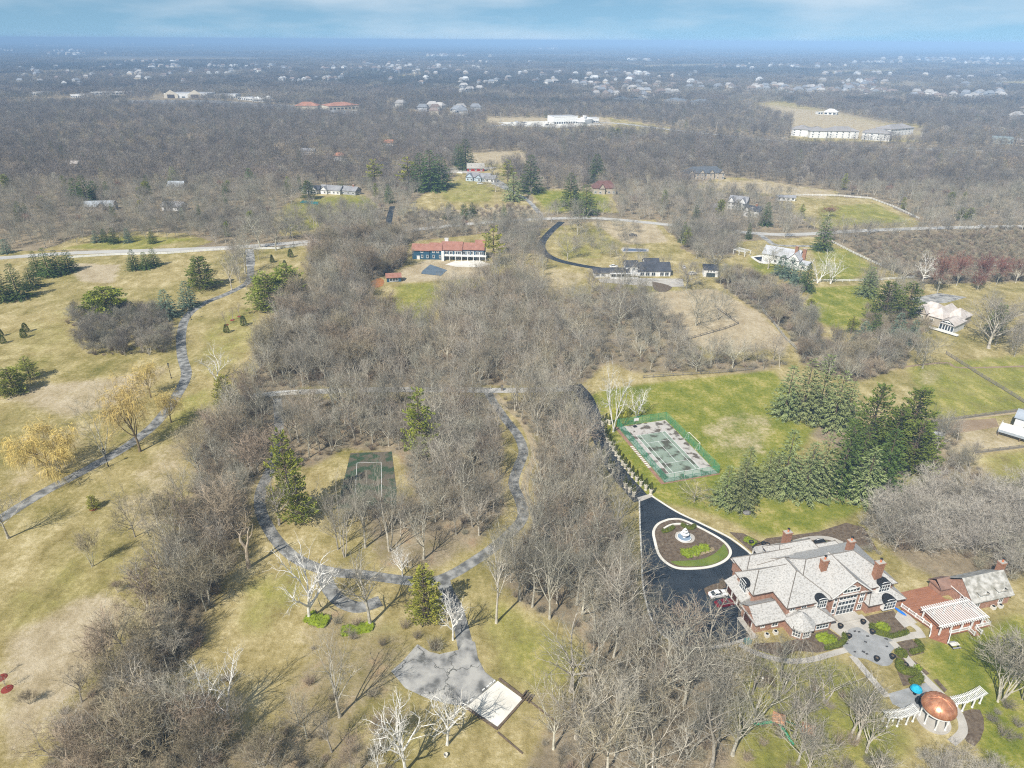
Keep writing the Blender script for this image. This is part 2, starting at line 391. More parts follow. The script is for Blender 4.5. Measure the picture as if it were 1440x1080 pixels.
LITTER = [(WOODS['strip'], .85), (WOODS['middle'], 1), (WOODS['court'], 1), (WOODS['drive'], .95), (WOODS['garden'], .35), (WOODS['thicket'], .9), (WOODS['meadow'], .7), (WOODS['fenceline'], .85), (WOODS['corner'], .6),
          (WOODS['sumac'], 1), (WOODS['bottom'], .6), ([(430, 840), (520, 860), (600, 900), (560, 940), (570, 980), (450, 1040), (380, 1010), (420, 930)], .5), ([(560, 690), (690, 760), (620, 805), (540, 800), (480, 700)], .7),
          ([(1085, 585), (1200, 600), (1300, 660), (1215, 712), (1090, 705), (1080, 690), (1190, 640)], .8), ([(1010, 690), (1080, 690), (1080, 712), (1010, 715)], .7)]
DRY = [([(300, 70), (420, 69), (420, 72), (300, 73)], 1.0), ([(900, 92), (1000, 90), (1010, 94), (900, 96)], 1.0), ([(1150, 100), (1250, 98), (1260, 103), (1150, 104)], 1.0), ([(690, 76), (810, 75), (810, 78), (690, 79)], 1.0), ([(1300, 87), (1400, 88), (1400, 91), (1300, 90)], 1.0), ([(980, 600), (1040, 575), (1090, 590), (1080, 640), (1020, 650)], .45), ([(890, 412), (1005, 405), (1070, 440), (1100, 490), (1000, 498), (930, 460)], .85), ([(1030, 432), (1062, 440), (1112, 478), (1100, 497), (1055, 480)], 1.0),
       ([(830, 312), (920, 310), (940, 340), (880, 345)], .85), ([(560, 380), (600, 365), (690, 368), (690, 390), (630, 395), (560, 398)], .8), ([(0, 560), (60, 540), (160, 530), (250, 510), (200, 560), (90, 590)], .7),
       ([(100, 370), (170, 372), (160, 400), (110, 395)], .9), ([(560, 300), (740, 288), (770, 302), (750, 312), (600, 312)], .9), ([(0, 900), (130, 830), (200, 850), (150, 930), (80, 1000), (0, 1100)], .75),
       ([(1020, 150), (1090, 145), (1240, 172), (1295, 182), (1295, 198), (1110, 190)], 1.0), ([(125, 79), (350, 77), (352, 84), (130, 87)], 1.0), ([(1310, 605), (1440, 590), (1440, 630), (1380, 640), (1320, 640)], .6),
       ([(975, 255), (1060, 252), (1185, 270), (1160, 280), (1020, 270)], .7), ([(650, 214), (740, 214), (740, 230), (655, 233)], .9), ([(270, 640), (330, 570), (300, 560), (200, 650), (150, 720), (210, 760)], .5),
       ([(1290, 520), (1330, 515), (1320, 540), (1290, 545)], .5), ([(680, 165), (860, 166), (860, 180), (690, 182)], .9), ([(0, 640), (0, 700), (120, 650), (150, 600), (60, 590)], .4), ([(770, 375), (830, 385), (800, 420), (760, 400)], .5)]


def axis(lo, a, b, step, hi, g=1.16):
    mid = list(np.arange(a, b + .1, step)); s = step; up = []; x = b
    while x < hi: s *= g; x += s; up.append(x)
    s = step; dn = []; x = a
    while x > lo: s *= g; x -= s; dn.append(x)
    return np.array(dn[::-1] + mid + up)


gx = axis(-42000, -300, 320, 2.0, 42000); gy = axis(-400, 60, 520, 2.0, 42000, 1.05)
GX, GY = np.meshgrid(gx, gy); PX, PY = proj(GX, GY); inview = GY > 50


def mask(polys):
    m = np.zeros(GX.shape)
    for p, w in polys: m = np.maximum(m, np.where(inview & inpoly(PX, PY, p), w, 0))
    for _ in range(3):
        q = np.pad(m, 1, mode='edge')
        m = (q[1:-1, 1:-1] * 2 + q[:-2, 1:-1] + q[2:, 1:-1] + q[1:-1, :-2] + q[1:-1, 2:]) / 6
    return m


far_litter = np.where(inview & (GY > 420), 1.0, 0.0)
for c in CLEAR: far_litter = np.where(inpoly(PX, PY, c), 0, far_litter)
cov = np.zeros(GX.shape + (4,)); cov[..., 0] = mask(GREEN); cov[..., 1] = np.maximum(mask(LITTER), far_litter); cov[..., 2] = mask(DRY); cov[..., 3] = 1
ny, nx = GX.shape
gme = bpy.data.meshes.new('ground')
idx = np.arange(nx * ny).reshape(ny, nx)
quads = np.stack([idx[:-1, :-1], idx[:-1, 1:], idx[1:, 1:], idx[1:, :-1]], -1).reshape(-1, 4)
gme.from_pydata(np.stack([GX.ravel(), GY.ravel(), np.zeros(nx * ny)], -1).tolist(), [], quads.tolist())
ca = gme.color_attributes.new('ground_cover', 'FLOAT_COLOR', 'POINT'); ca.data.foreach_set('color', cov.reshape(-1).astype(np.float32))
ground = link(bpy.data.objects.new('ground', gme)); ground['kind'] = 'structure'

gm = bpy.data.materials.new('ground'); gm.use_nodes = True; gme.materials.append(gm)
t = gm.node_tree; N = t.nodes.new; L = t.links.new; B = t.nodes['Principled BSDF']; B.inputs['Roughness'].default_value = .95; B.inputs['Specular IOR Level'].default_value = .1
geo = N('ShaderNodeNewGeometry')


def gnoise(scale, detail=6, rough=.6, vec=None, stretch=None, rot=0):
    n = N('ShaderNodeTexNoise'); n.inputs['Scale'].default_value = scale; n.inputs['Detail'].default_value = detail; n.inputs['Roughness'].default_value = rough
    if stretch:
        m_ = N('ShaderNodeMapping'); m_.inputs['Scale'].default_value = stretch; m_.inputs['Rotation'].default_value = (0, 0, rot); L(geo.outputs['Position'], m_.inputs[0]); L(m_.outputs[0], n.inputs['Vector'])
    else: L(geo.outputs['Position'], n.inputs['Vector'])
    return n.outputs['Fac']


def gramp(f, stops):
    r = N('ShaderNodeValToRGB'); e = r.color_ramp.elements
    e[0].position, e[0].color = stops[0][0], (*stops[0][1], 1); e[1].position, e[1].color = stops[-1][0], (*stops[-1][1], 1)
    for p_, c_ in stops[1:-1]: k = e.new(p_); k.color = (*c_, 1)
    L(f, r.inputs[0]); return r.outputs[0]


def gmath(op, a, b=None, clamp=False):
    m_ = N('ShaderNodeMath'); m_.operation = op; m_.use_clamp = clamp
    for i, v in enumerate((a, b)):
        if v is None: continue
        if isinstance(v, (int, float)): m_.inputs[i].default_value = v
        else: L(v, m_.inputs[i])
    return m_.outputs[0]


def gmix(f, a, b, mode='MIX'):
    m_ = N('ShaderNodeMix'); m_.data_type = 'RGBA'; m_.blend_type = mode
    for s_, v in ((0, f), (6, a), (7, b)):
        if isinstance(v, (int, float)): m_.inputs[s_].default_value = v
        elif isinstance(v, tuple): m_.inputs[s_].default_value = (*v, 1)
        else: L(v, m_.inputs[s_])
    return m_.outputs[2]


at_ = N('ShaderNodeAttribute'); at_.attribute_name = 'ground_cover'; sep = N('ShaderNodeSeparateColor'); L(at_.outputs['Color'], sep.inputs[0])
n_big = gnoise(.022, 5); n_mid = gnoise(.13, 7, .65); n_fine = gnoise(.75, 8, .75); n_str = gnoise(.16, 7, .65, stretch=(1, .42, 1), rot=.5); n_tuft = gnoise(3.2, 5, .75)
mixn = gmath('ADD', gmath('MULTIPLY', n_mid, .32), gmath('ADD', gmath('MULTIPLY', n_str, .32), gmath('MULTIPLY', n_fine, .38)))
lawn = gramp(mixn, [(.37, (.165, .130, .042)), (.46, (.31, .25, .102)), (.53, (.42, .345, .165)), (.60, (.58, .495, .29))])
olive = gramp(mixn, [(.38, (.125, .125, .028)), (.5, (.25, .215, .07)), (.60, (.42, .35, .155))])
lawn = gmix(gmath('MULTIPLY', gmath('SUBTRACT', n_big, .36), 5, True), olive, lawn)
green = gramp(mixn, [(.37, (.088, .116, .012)), (.46, (.165, .192, .024)), (.53, (.255, .255, .045)), (.59, (.41, .355, .12))])
litter = gramp(mixn, [(.36, (.145, .118, .075)), (.5, (.26, .21, .138)), (.62, (.41, .34, .225))])
litter = gmix(gmath('MULTIPLY', gmath('SUBTRACT', n_mid, .56), 5, True), litter, (.32, .20, .11))
dry = gramp(mixn, [(.36, (.28, .215, .13)), (.5, (.42, .345, .22)), (.62, (.56, .48, .34))])


def soft(ch, k=.55):
    j = gmath('MULTIPLY', gmath('SUBTRACT', gmath('ADD', gmath('MULTIPLY', n_mid, .6), gmath('MULTIPLY', n_fine, .4)), .5), 1.5)
    m_ = N('ShaderNodeMapRange'); m_.interpolation_type = 'SMOOTHSTEP'; m_.inputs[1].default_value = .2; m_.inputs[2].default_value = .8
    L(gmath('ADD', ch, gmath('MULTIPLY', j, gmath('MINIMUM', gmath('MULTIPLY', ch, 6), 1))), m_.inputs[0]); return m_.outputs[0]


base = gmix(soft(sep.outputs[1]), lawn, litter)
base = gmix(soft(sep.outputs[0]), base, green)
base = gmix(soft(sep.outputs[2]), base, dry)
# far country: open fields between woods, several hundred metres across
sy = N('ShaderNodeSeparateXYZ'); L(geo.outputs['Position'], sy.inputs[0])
fm = N('ShaderNodeMapRange'); fm.inputs[1].default_value = 3200; fm.inputs[2].default_value = 6000; L(sy.outputs['Y'], fm.inputs[0])
fieldn = gnoise(.0011, 6, .6, stretch=(.55, 1, 1)); wood_far = gramp(gnoise(.0045, 8, .7), [(.38, (.03, .032, .036)), (.62, (.13, .115, .105))])  # far wood tone is dark, with the cloud shadow put into the colour
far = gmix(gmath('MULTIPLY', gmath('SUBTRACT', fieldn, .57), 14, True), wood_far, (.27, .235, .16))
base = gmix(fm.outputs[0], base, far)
L(base, B.inputs['Base Color'])
bp = N('ShaderNodeBump'); bp.inputs['Strength'].default_value = .8; bp.inputs['Distance'].default_value = .35
L(gmath('ADD', n_fine, gmath('MULTIPLY', n_tuft, .6)), bp.inputs['Height']); L(bp.outputs[0], B.inputs['Normal'])

# ------------------------------------------------------------------ roads, drives, paths
ribbon('lawn_path', [(352, 372), (350, 395), (322, 412), (286, 427), (263, 445), (255, 470), (256, 500), (262, 528), (246, 560), (222, 592), (200, 612), (165, 636), (120, 661), (60, 693), (0, 730), (-60, 768)], 4.0, asphalt_path, .03)
ribbon('country_road', [(-200, 378), (-60, 367), (0, 363), (100, 356), (250, 351), (340, 347), (430, 340), (540, 329), (600, 321), (680, 313), (760, 308), (840, 307), (930, 315), (1040, 326), (1110, 330),
                        (1200, 325), (1300, 321), (1440, 318), (1600, 314)], 7.5, gravel_road, .06)
ribbon('house_drive', [(352, 374), (352, 362), (350, 350)], 5.0, asphalt_old, .045)
ribbon('highway', [(560, 150), (500, 155), (460, 165)], 9, gravel_road, .1)
ribbon('parkway', [(690, 177), (780, 175), (860, 173), (940, 182), (1085, 197), (1200, 205), (1320, 210), (1460, 215), (1700, 224)], 12, gravel_road, .1, clear=26)
ribbon('cross_drive', [(340, 560), (392, 553), (460, 550), (530, 548), (620, 548), (700, 549), (760, 548), (812, 546)], 4.2, gravel_road, .035)
ribbon('farm_drive', [(700, 255), (722, 270), (740, 280), (757, 298), (762, 308)], 4.0, asphalt_old, .05)
ribbon('ranch_drive', [(790, 312), (775, 325), (762, 342), (766, 356), (785, 366), (815, 373), (845, 378)], 5.0, asphalt_new, .05)
ribbon('pool_house_drive', [(445, 330), (440, 345)], 5.0, asphalt_old, .05)
ribbon('wooded_drive', [(552, 290), (548, 305), (546, 320), (545, 330)], 4.5, asphalt_new, .05)
ribbon('garden_house_drive', [(1065, 327), (1080, 338), (1095, 345), (1150, 346)], 4.0, asphalt_old, .05)
ribbon('old_drive', [(686, 552), (697, 570), (711, 590), (728, 612), (736, 635), (729, 656), (722, 680), (732, 705), (735, 728), (717, 750), (690, 773), (662, 792), (635, 808), (605, 818), (560, 815), (510, 808), (465, 804),
                     (425, 790), (400, 772), (380, 747), (366, 716), (367, 690), (378, 665), (387, 640), (392, 600), (390, 560)], 3.2, asphalt_path, .03)
ribbon('old_spur', [(455, 806), (462, 826), (480, 846), (505, 854), (535, 845)], 3.6, asphalt_path, .038)
ribbon('pad_drive', [(622, 812), (628, 832), (640, 855), (648, 880), (655, 912)], 3.4, asphalt_path, .038)
area('parking_pad', [(550, 944), (566, 930), (587, 906), (605, 917), (618, 920), (645, 914), (655, 898), (668, 903), (672, 925), (682, 945), (698, 958), (657, 994), (630, 990), (600, 982), (570, 968)], asphalt_old, .045)
area('concrete_pad', [(700, 958), (736, 984), (699, 1023), (657, 994)], concrete_w, .16, thick=.16)
area('sunken_court', [(493, 637), (551, 635), (558, 690), (557, 715), (472, 716), (480, 690)], mat('court_paint_dark', (.045, .075, .04), (.13, .11, .08), scale=.3, detail=10, lo=.45, hi=.55), .03, clear=False)
ribbon('court_line', [(502, 651), (536, 650)], .12, white, .04, clear=None, n=1); ribbon('court_line', [(502, 651), (499, 700)], .12, white, .044, clear=None, n=1); ribbon('court_line', [(536, 650), (537, 700)], .12, white, .044, clear=None, n=1)
ribbon('grass_verge', [(690, 548), (716, 575), (733, 592), (747, 618), (752, 640), (742, 665), (738, 690), (747, 715)], 2.2, straw, .02, clear=None)

ribbon('driveway', [(808, 541), (824, 560), (836, 590), (845, 618), (857, 645), (874, 670), (893, 692), (903, 704)], 5.6, asphalt_new, .05)
area('forecourt', [(899, 702), (917, 699), (950, 720), (985, 737), (1025, 757), (1052, 777), (1066, 792), (1070, 806), (1062, 850), (1047, 866), (1063, 893), (1030, 904), (985, 912), (945, 905), (918, 880), (904, 835), (901, 780), (899, 740)],
     asphalt_new, .04)
area('concrete_apron', [(896, 700), (916, 694), (919, 698), (899, 706)], concrete, .065, clear=False)
ribbon('forecourt_kerb', [(917, 698), (950, 719), (985, 736), (1025, 756), (1052, 776), (1064, 790)], .55, concrete_w, .15, thick=.12)
ribbon('forecourt_kerb', [(899, 704), (900, 740), (902, 780), (905, 830), (919, 878), (945, 903)], .4, concrete_w, .15, thick=.12)
ribbon('forecourt_kerb', [(1063, 895), (1030, 905), (985, 913), (945, 907)], .8, concrete, .15, thick=.12)
ISL = [(940, 731), (958, 731), (985, 743), (1012, 758), (1024, 769), (1027, 779), (1019, 789), (1000, 797), (975, 800), (952, 799), (936, 791), (926, 779), (921, 762), (919, 748), (926, 737)]
area('island_mulch', ISL, mulch, .12, smooth=3)
ribbon('island_kerb', ISL, .7, concrete_w, .19, closed=True, thick=.16)
area('island_lawn', [(1018, 765), (1024, 779), (1015, 788), (998, 795), (975, 797), (955, 796), (943, 790), (960, 789), (985, 787), (1003, 780), (1012, 772)], turf, .135, smooth=3)
area('fountain_terrace', [(951, 749), (958, 748), (972, 751), (977, 756), (974, 763), (962, 764), (953, 760), (949, 755)], concrete, .15, smooth=3)
ribbon('island_wall', [(933, 745), (942, 740), (955, 738), (968, 740)], .5, concrete_w, .5, thick=.4)
ribbon('apron_strip', [(1021, 829), (1033, 844), (1046, 862)], 1.0, concrete, .07, clear=None, n=1); ribbon('apron_strip', [(1040, 868), (1050, 881), (1060, 895)], 1.6, concrete, .07, clear=None, n=1)
area('apron_bed', [(990, 828), (1000, 823), (1014, 820), (1022, 826), (1003, 832), (994, 838)], mulch, .12, smooth=2, thick=.1)
# terraces and walks round the big house
area('terrace', [(1163, 880), (1172, 872), (1212, 864), (1226, 878), (1228, 891), (1256, 899), (1262, 905), (1225, 905), (1196, 906), (1184, 896)], concrete, .03)
area('flagstone_terrace', [(1192, 886), (1205, 882), (1215, 886), (1226, 893), (1240, 893), (1255, 901), (1259, 910), (1253, 918), (1256, 929), (1250, 936), (1238, 936), (1218, 927), (1205, 925), (1196, 920), (1186, 911), (1188, 903), (1198, 898), (1193, 892)], flagstone, .05, smooth=3)
ribbon('garden_walk', [(1254, 899), (1275, 895), (1298, 892)], 1.9, concrete, .04); ribbon('garden_walk', [(1298, 896), (1290, 884), (1278, 876)], 1.4, concrete, .055)
ribbon('garden_walk', [(1254, 902), (1275, 925), (1292, 945), (1312, 965), (1332, 985), (1348, 1003), (1354, 1028), (1338, 1045)], 1.6, concrete, .055); ribbon('garden_walk', [(1198, 922), (1215, 942), (1232, 962), (1248, 980)], 1.5, concrete, .04)
ribbon('garden_walk', [(1190, 914), (1165, 921), (1140, 928), (1110, 930), (1080, 924), (1055, 915), (1040, 906)], 1.4, concrete, .065)
area('side_patio', [(1262, 860), (1272, 858), (1290, 876), (1272, 883), (1258, 868)], concrete, .07)
area('pavilion_terrace', [(1248, 976), (1275, 968), (1302, 960), (1318, 972), (1334, 990), (1340, 1010), (1325, 1024), (1300, 1018), (1275, 1000), (1255, 990)], flagstone, .03)
area('flower_bed', [(1208, 870), (1216, 867), (1256, 858), (1282, 892), (1254, 898), (1228, 888)], mulch, .02); area('flower_bed', [(1261, 904), (1282, 898), (1300, 918), (1277, 924)], mulch, .02)
area('flower_bed', [(1258, 915), (1270, 925), (1302, 958), (1270, 965), (1262, 945)], mulch, .02); area('flower_bed', [(1145, 890), (1165, 884), (1185, 898), (1188, 910), (1150, 918), (1120, 915), (1100, 905)], mulch, .02)
area('flower_bed', [(1060, 905), (1095, 903), (1120, 915), (1100, 925), (1060, 912)], mulch, .024); area('flower_bed', [(1355, 1000), (1378, 998), (1384, 1025), (1370, 1050), (1352, 1030)], mulch, .02, smooth=2)
area('flower_bed', [(1280, 928), (1287, 930), (1307, 947), (1302, 950)], mulch, .02); area('flower_bed', [(1312, 956), (1318, 955), (1332, 970), (1328, 974)], mulch, .02)
area('flower_bed', [(1025, 748), (1045, 750), (1070, 762), (1078, 757), (1150, 748), (1190, 735), (1215, 742), (1235, 775), (1180, 762), (1130, 768), (1085, 775), (1068, 785), (1050, 770)], mulch, .02)
ribbon('garden_walk', [(1070, 782), (1082, 770), (1110, 764), (1140, 757), (1165, 757), (1185, 764)], 1.5, concrete, .05); area('entry_terrace', [(1060, 783), (1072, 776), (1088, 776), (1092, 790), (1072, 796)], concrete, .06)
area('entry_lawn', [(1090, 772), (1130, 764), (1160, 760), (1178, 766), (1165, 772), (1100, 782)], turf, .035)
# beds and yards further away
area('pool_cover', [(594, 381), (605, 372), (629, 380), (620, 388), (592, 385)], mat('pool_cover_grey', (.09, .13, .17), (.13, .17, .21), scale=.3), .1); area('terrace', [(626, 372), (640, 367), (675, 366), (690, 372), (672, 376), (640, 375)], concrete_w, .06)
area('yard_patch', [(520, 398), (532, 391), (540, 394), (538, 402), (525, 405)], mat('orange_clay', (.38, .17, .06), (.28, .13, .055), scale=.2), .06, smooth=2)
area('lap_pool', [(873, 351), (876, 348), (912, 350), (912, 354), (876, 355)], concrete, .08); area('lap_pool_cover', [(876, 353), (878, 349.6), (909, 351), (909, 353.6)], mat('pool_cover_blue', (.12, .16, .24)), .12)
area('ranch_terrace', [(840, 392), (880, 391), (960, 392), (962, 403), (930, 404), (845, 397)], concrete, .06); area('flower_bed', [(917, 396), (932, 399), (945, 404), (935, 411), (920, 408)], mulch, .1, smooth=2)
area('pool_terrace', [(1055, 361), (1082, 358), (1085, 370), (1068, 370)], concrete_w, .06, smooth=2); area('pool_water', [(1060, 362), (1079, 361), (1081, 368), (1070, 368)], mat('dark_pool_cover', (.012, .016, .035), rough=.4), .1, smooth=2)
area('tennis_lawn', [(421, 285), (426, 282), (448, 284), (447, 288)], mat('teal_pool_cover', (.02, .17, .17), (.03, .2, .2)), .1)
area('farmyard', [(622, 243), (626, 236), (700, 235), (668, 244)], concrete, .08); area('turning_circle', [(700, 252), (722, 265), (712, 268), (690, 258)], asphalt_old, .06)
area('car_park', [(180, 141), (300, 141), (400, 147), (505, 157), (500, 162), (400, 154), (290, 149), (180, 148)], mat('car_park_grey', (.30, .30, .30), (.2, .2, .205), scale=.05), .15); area('car_park', [(700, 172), (780, 170), (850, 175), (790, 180), (720, 177)], concrete_w, .15)
area('pond', [(852, 99), (870, 97), (880, 99), (872, 102), (856, 102)], mat('pond_water', (.25, .33, .42), (.22, .3, .4), rough=.1, spec=.6), .3)
area('dirt_yard', [(1310, 602), (1345, 592), (1400, 588), (1405, 600), (1330, 612)], dirt, .02); ribbon('dirt_track', [(1270, 516), (1330, 510), (1350, 517), (1440, 515)], 1.4, dirt, .03, clear=None); ribbon('dirt_track', [(1300, 597), (1360, 588), (1440, 578)], 2.2, straw, .03, clear=None)
ribbon('dirt_track', [(1370, 636), (1400, 633), (1440, 628)], 1.6, straw, .03, clear=None)
area('tan_drive', [(1280, 420), (1320, 412), (1360, 418), (1330, 426), (1290, 428)], asphalt_old, .05)
# ------------------------------------------------------------------ trees
def rv(q): return Vector((q.uniform(-1, 1), q.uniform(-1, 1), q.uniform(-1, 1)))


def grow(seed, H, lt=.55, t0=.45, nl=11, ll=.30, up=.25, ang=(40, 65), nb=6, ns=5, nt_=6, tw=.9, tww=.03, stems=1, r0=None, droop=0.0, wig=.16, lean=0.0, twist=.6, sub=(.55, .5), thick=1.0):
    """bare broad-leaved tree: (limbs, twigs) as two mesh builders; limbs fork three times and end in many thin twigs"""
    q = random.Random(seed); wood, tws = MB(), MB(); r0 = r0 or H * .016
    Z = Vector((0, 0, 1))

    def path(p, d, Ln, n, wg, tr):
        pts = [p]
        for _ in range(n):
            d = (d + rv(q) * wg + Z * tr).normalized(); p = p + d * (Ln / n); pts.append(p)
        return pts

    def sample(pts, t):
        k = t * (len(pts) - 1); i = min(int(k), len(pts) - 2); f = k - i
        return pts[i].lerp(pts[i + 1], f), (pts[i + 1] - pts[i]).normalized()

    def fork(d, a, az):
        o = d.orthogonal().normalized(); o.rotate(Matrix.Rotation(az, 3, d))
        return (d * math.cos(a) + o * math.sin(a)).normalized()

    def twigs(pts, n, Ln):
        for k in range(n):
            p, d = sample(pts, q.uniform(.1, 1) if k else 1.0)
            dd = (fork(d, R(q.uniform(15, 60)), q.uniform(0, 6.28)) + Z * (up * .5 - droop)).normalized()
            l_ = Ln * q.uniform(.6, 1.25); s = dd.cross(rv(q)).normalized() * tww * .5
            if droop > .5:
                m = p + dd * l_ * .35; e = m + Vector((dd.x * .15, dd.y * .15, -1)) * l_ * .9
                tws.add([p - s, p + s, m - s, m + s, e], [(0, 1, 3, 2), (2, 3, 4)])
            else:
                e = p + dd * l_ + rv(q) * l_ * .12
                tws.add([p - s, p + s, e], [(0, 1, 2)])

    for st in range(stems):
        base = Vector((q.uniform(-.25, .25), q.uniform(-.25, .25), -.15)) if stems > 1 else Vector((0, 0, -.15))
        d0 = (Z + rv(q) * (lean if stems == 1 else 0)).normalized() if stems == 1 else fork(Z, R(q.uniform(8, 30)), st * 6.28 / stems + q.uniform(-.4, .4))
        tl = H * lt * (1 if stems == 1 else q.uniform(.8, 1.1)); rr = r0 / math.sqrt(stems)
        tp = path(base, d0, tl, 7, wig * .5, .06)
        wood.tube(tp, [rr * 1.35] + [rr * (1 - .62 * i / 7) for i in range(1, 8)], 7)
        nlim = max(3, nl // stems)
        for k in range(nlim):
            t = t0 + (1 - t0) * (k + q.uniform(.2, .9)) / nlim
            p, d = sample(tp, min(t, 1)); a = R(q.uniform(*ang)) * (1.05 - .45 * (t - t0) / (1 - t0))
            ld = fork(d, a, k * 2.4 + q.uniform(-twist, twist)); lL = H * ll * q.uniform(.75, 1.25) * (1.12 - .35 * abs(t - .7))
            lp = path(p, ld, lL, 5, wig, up * .35); lr = rr * .48 * thick * (1.15 - .5 * t)
            wood.tube(lp, [lr * (1 - .72 * i / 5) for i in range(6)], 5)
            for b in range(nb):
                tb = .22 + .78 * (b + q.random()) / nb; p2, d2 = sample(lp, min(tb, 1))
                bd = fork(d2, R(q.uniform(25, 58)), b * 2.4 + q.uniform(-1, 1)); bL = lL * sub[0] * q.uniform(.7, 1.2) * (1.15 - .5 * tb)
                bpth = path(p2, bd, bL, 3, wig * 1.2, up * .3 - droop * .1); br = lr * (.36 if thick == 1 else .46)
                wood.tube(bpth, [br * (1 - .7 * i / 3) for i in range(4)], 4)
                for c in range(ns):
                    tcx = .2 + .8 * (c + q.random()) / ns; p3, d3 = sample(bpth, min(tcx, 1))
                    cd = fork(d3, R(q.uniform(25, 60)), c * 2.4 + q.uniform(-1, 1)); cL = bL * sub[1] * q.uniform(.7, 1.2)
                    cp_ = path(p3, cd, cL, 2, wig * 1.3, up * .3 - droop * .15); s = max(br * .3, tww * .62)
                    tws.tube(cp_, [s, s * .8, s * .35], 3)
                    twigs(cp_, nt_, tw)
    return wood, tws


def leafy(mb, p, d, l_, w, q):
    """one small pointed spray of needles or leaves"""
    s = d.cross(rv(q))
    s = (s.normalized() if s.length > 1e-4 else Vector((1, 0, 0))) * w * .5
    mb.add([p, p + d * l_ * .45 + s, p + d * l_, p + d * l_ * .45 - s], [(0, 1, 2, 3)])


def spruce(seed, H, Rr, whorls=26, droop=.25, power=.85, lo=.05, dens=1.0):
    q = random.Random(seed); tr, cr_ = MB(), MB()
    tr.tube([(0, 0, -.2), (0, 0, H * .5), (0, 0, H * .97)], [H * .016, H * .010, H * .002], 6)
    for w in range(whorls):
        f = (w + q.uniform(-.3, .3)) / whorls; f = max(0, f); z = H * (lo + (1 - lo) * f); r = Rr * (1 - f) ** power * (1 + .12 * math.sin(w * 2.1)) + .15
        for b in range(max(5, int(10 * (1 - f * .5)))):
            az = b * 6.283 / max(5, int(10 * (1 - f * .5))) + w * .7 + q.uniform(-.25, .25); rl = r * q.uniform(.72, 1.12)
            d = Vector((math.cos(az), math.sin(az), -droop + q.uniform(-.12, .12) + .5 * f)); n = max(3, int(rl / .30 * dens))
            for k in range(n):
                t = (k + .6) / n
                if t < .22: continue
                p = Vector((0, 0, z)) + d * rl * t + Vector((0, 0, .12 * rl * t * t)); sz = (.30 + .075 * rl * (1 - t * .45)) * q.uniform(.8, 1.2)
                for sd in (-1, 1):
                    sv = Vector((-d.y, d.x, 0)) * sd
                    leafy(cr_, p, (d * .8 + sv * q.uniform(.5, 1.0) + Vector((0, 0, q.uniform(-.5, .1)))).normalized(), sz * 1.25, sz * .55, q)
            leafy(cr_, Vector((0, 0, z)) + d * rl * .92, d.normalized(), .7, .3, q)
    leafy(cr_, Vector((0, 0, H * .95)), Vector((0, 0, 1)), H * .05, .3, q); leafy(cr_, Vector((0, 0, H * .95)), Vector((.3, 0, 1)), H * .05, .3, q)
    return tr, cr_


def bough_pine(seed, H, Rr, lo=.08, whorls=15, nb=6, irr=.35, gap=.12, droop=.05, power=.6):
    """pine with separate tiers of broad boughs, uneven in length, daylight between the tiers"""
    q = random.Random(seed); tr, cr_ = MB(), MB()
    tr.tube([(0, 0, -.2), (q.uniform(-.2, .2), q.uniform(-.2, .2), H * .5), (0, 0, H * .97)], [H * .017, H * .011, H * .002], 6)
    for w in range(whorls):
        f = (w + q.uniform(-.25, .25)) / whorls; f = max(0, f); z0 = H * (lo + (1 - lo) * f)
        for b in range(nb):
            if q.random() < gap: continue
            az = b * 6.283 / nb + w * 1.1 + q.uniform(-.4, .4); rl = (Rr * (1 - f) ** power * (.55 + .45 * min(1, f * 5 + .5)) + .3) * q.uniform(1 - irr, 1 + irr * .5); z = z0 + q.uniform(-.5, .5) * H / whorls * .6
            d = Vector((math.cos(az), math.sin(az), -droop + q.uniform(-.1, .16) + .35 * f)); sv = Vector((-d.y, d.x, 0)); n = max(3, int(rl / .34))
            tr.tube([(0, 0, z), Vector((0, 0, z)) + d * rl * .8], [.04 + .004 * H, .025], 3)
            for k in range(n):
                t = (k + .6) / n
                if t < .25: continue
                wd = rl * .34 * math.sin(math.pi * min(1, t * .9 + .1)) + .15
                for j in range(4):
                    p = Vector((0, 0, z)) + d * rl * t + sv * q.uniform(-1, 1) * wd + Vector((0, 0, .10 * rl * t * t + q.uniform(-.1, .22)))
                    for _ in range(2):
                        dd = (d * .7 + sv * q.uniform(-.9, .9) + Vector((0, 0, q.uniform(0, .75)))).normalized(); leafy(cr_, p, dd, q.uniform(.42, .75), .22, q)
    for k in range(8): leafy(cr_, Vector((0, 0, H * .93)), (rv(q) * .6 + Vector((0, 0, 1))).normalized(), H * .045, .22, q)
    return tr, cr_


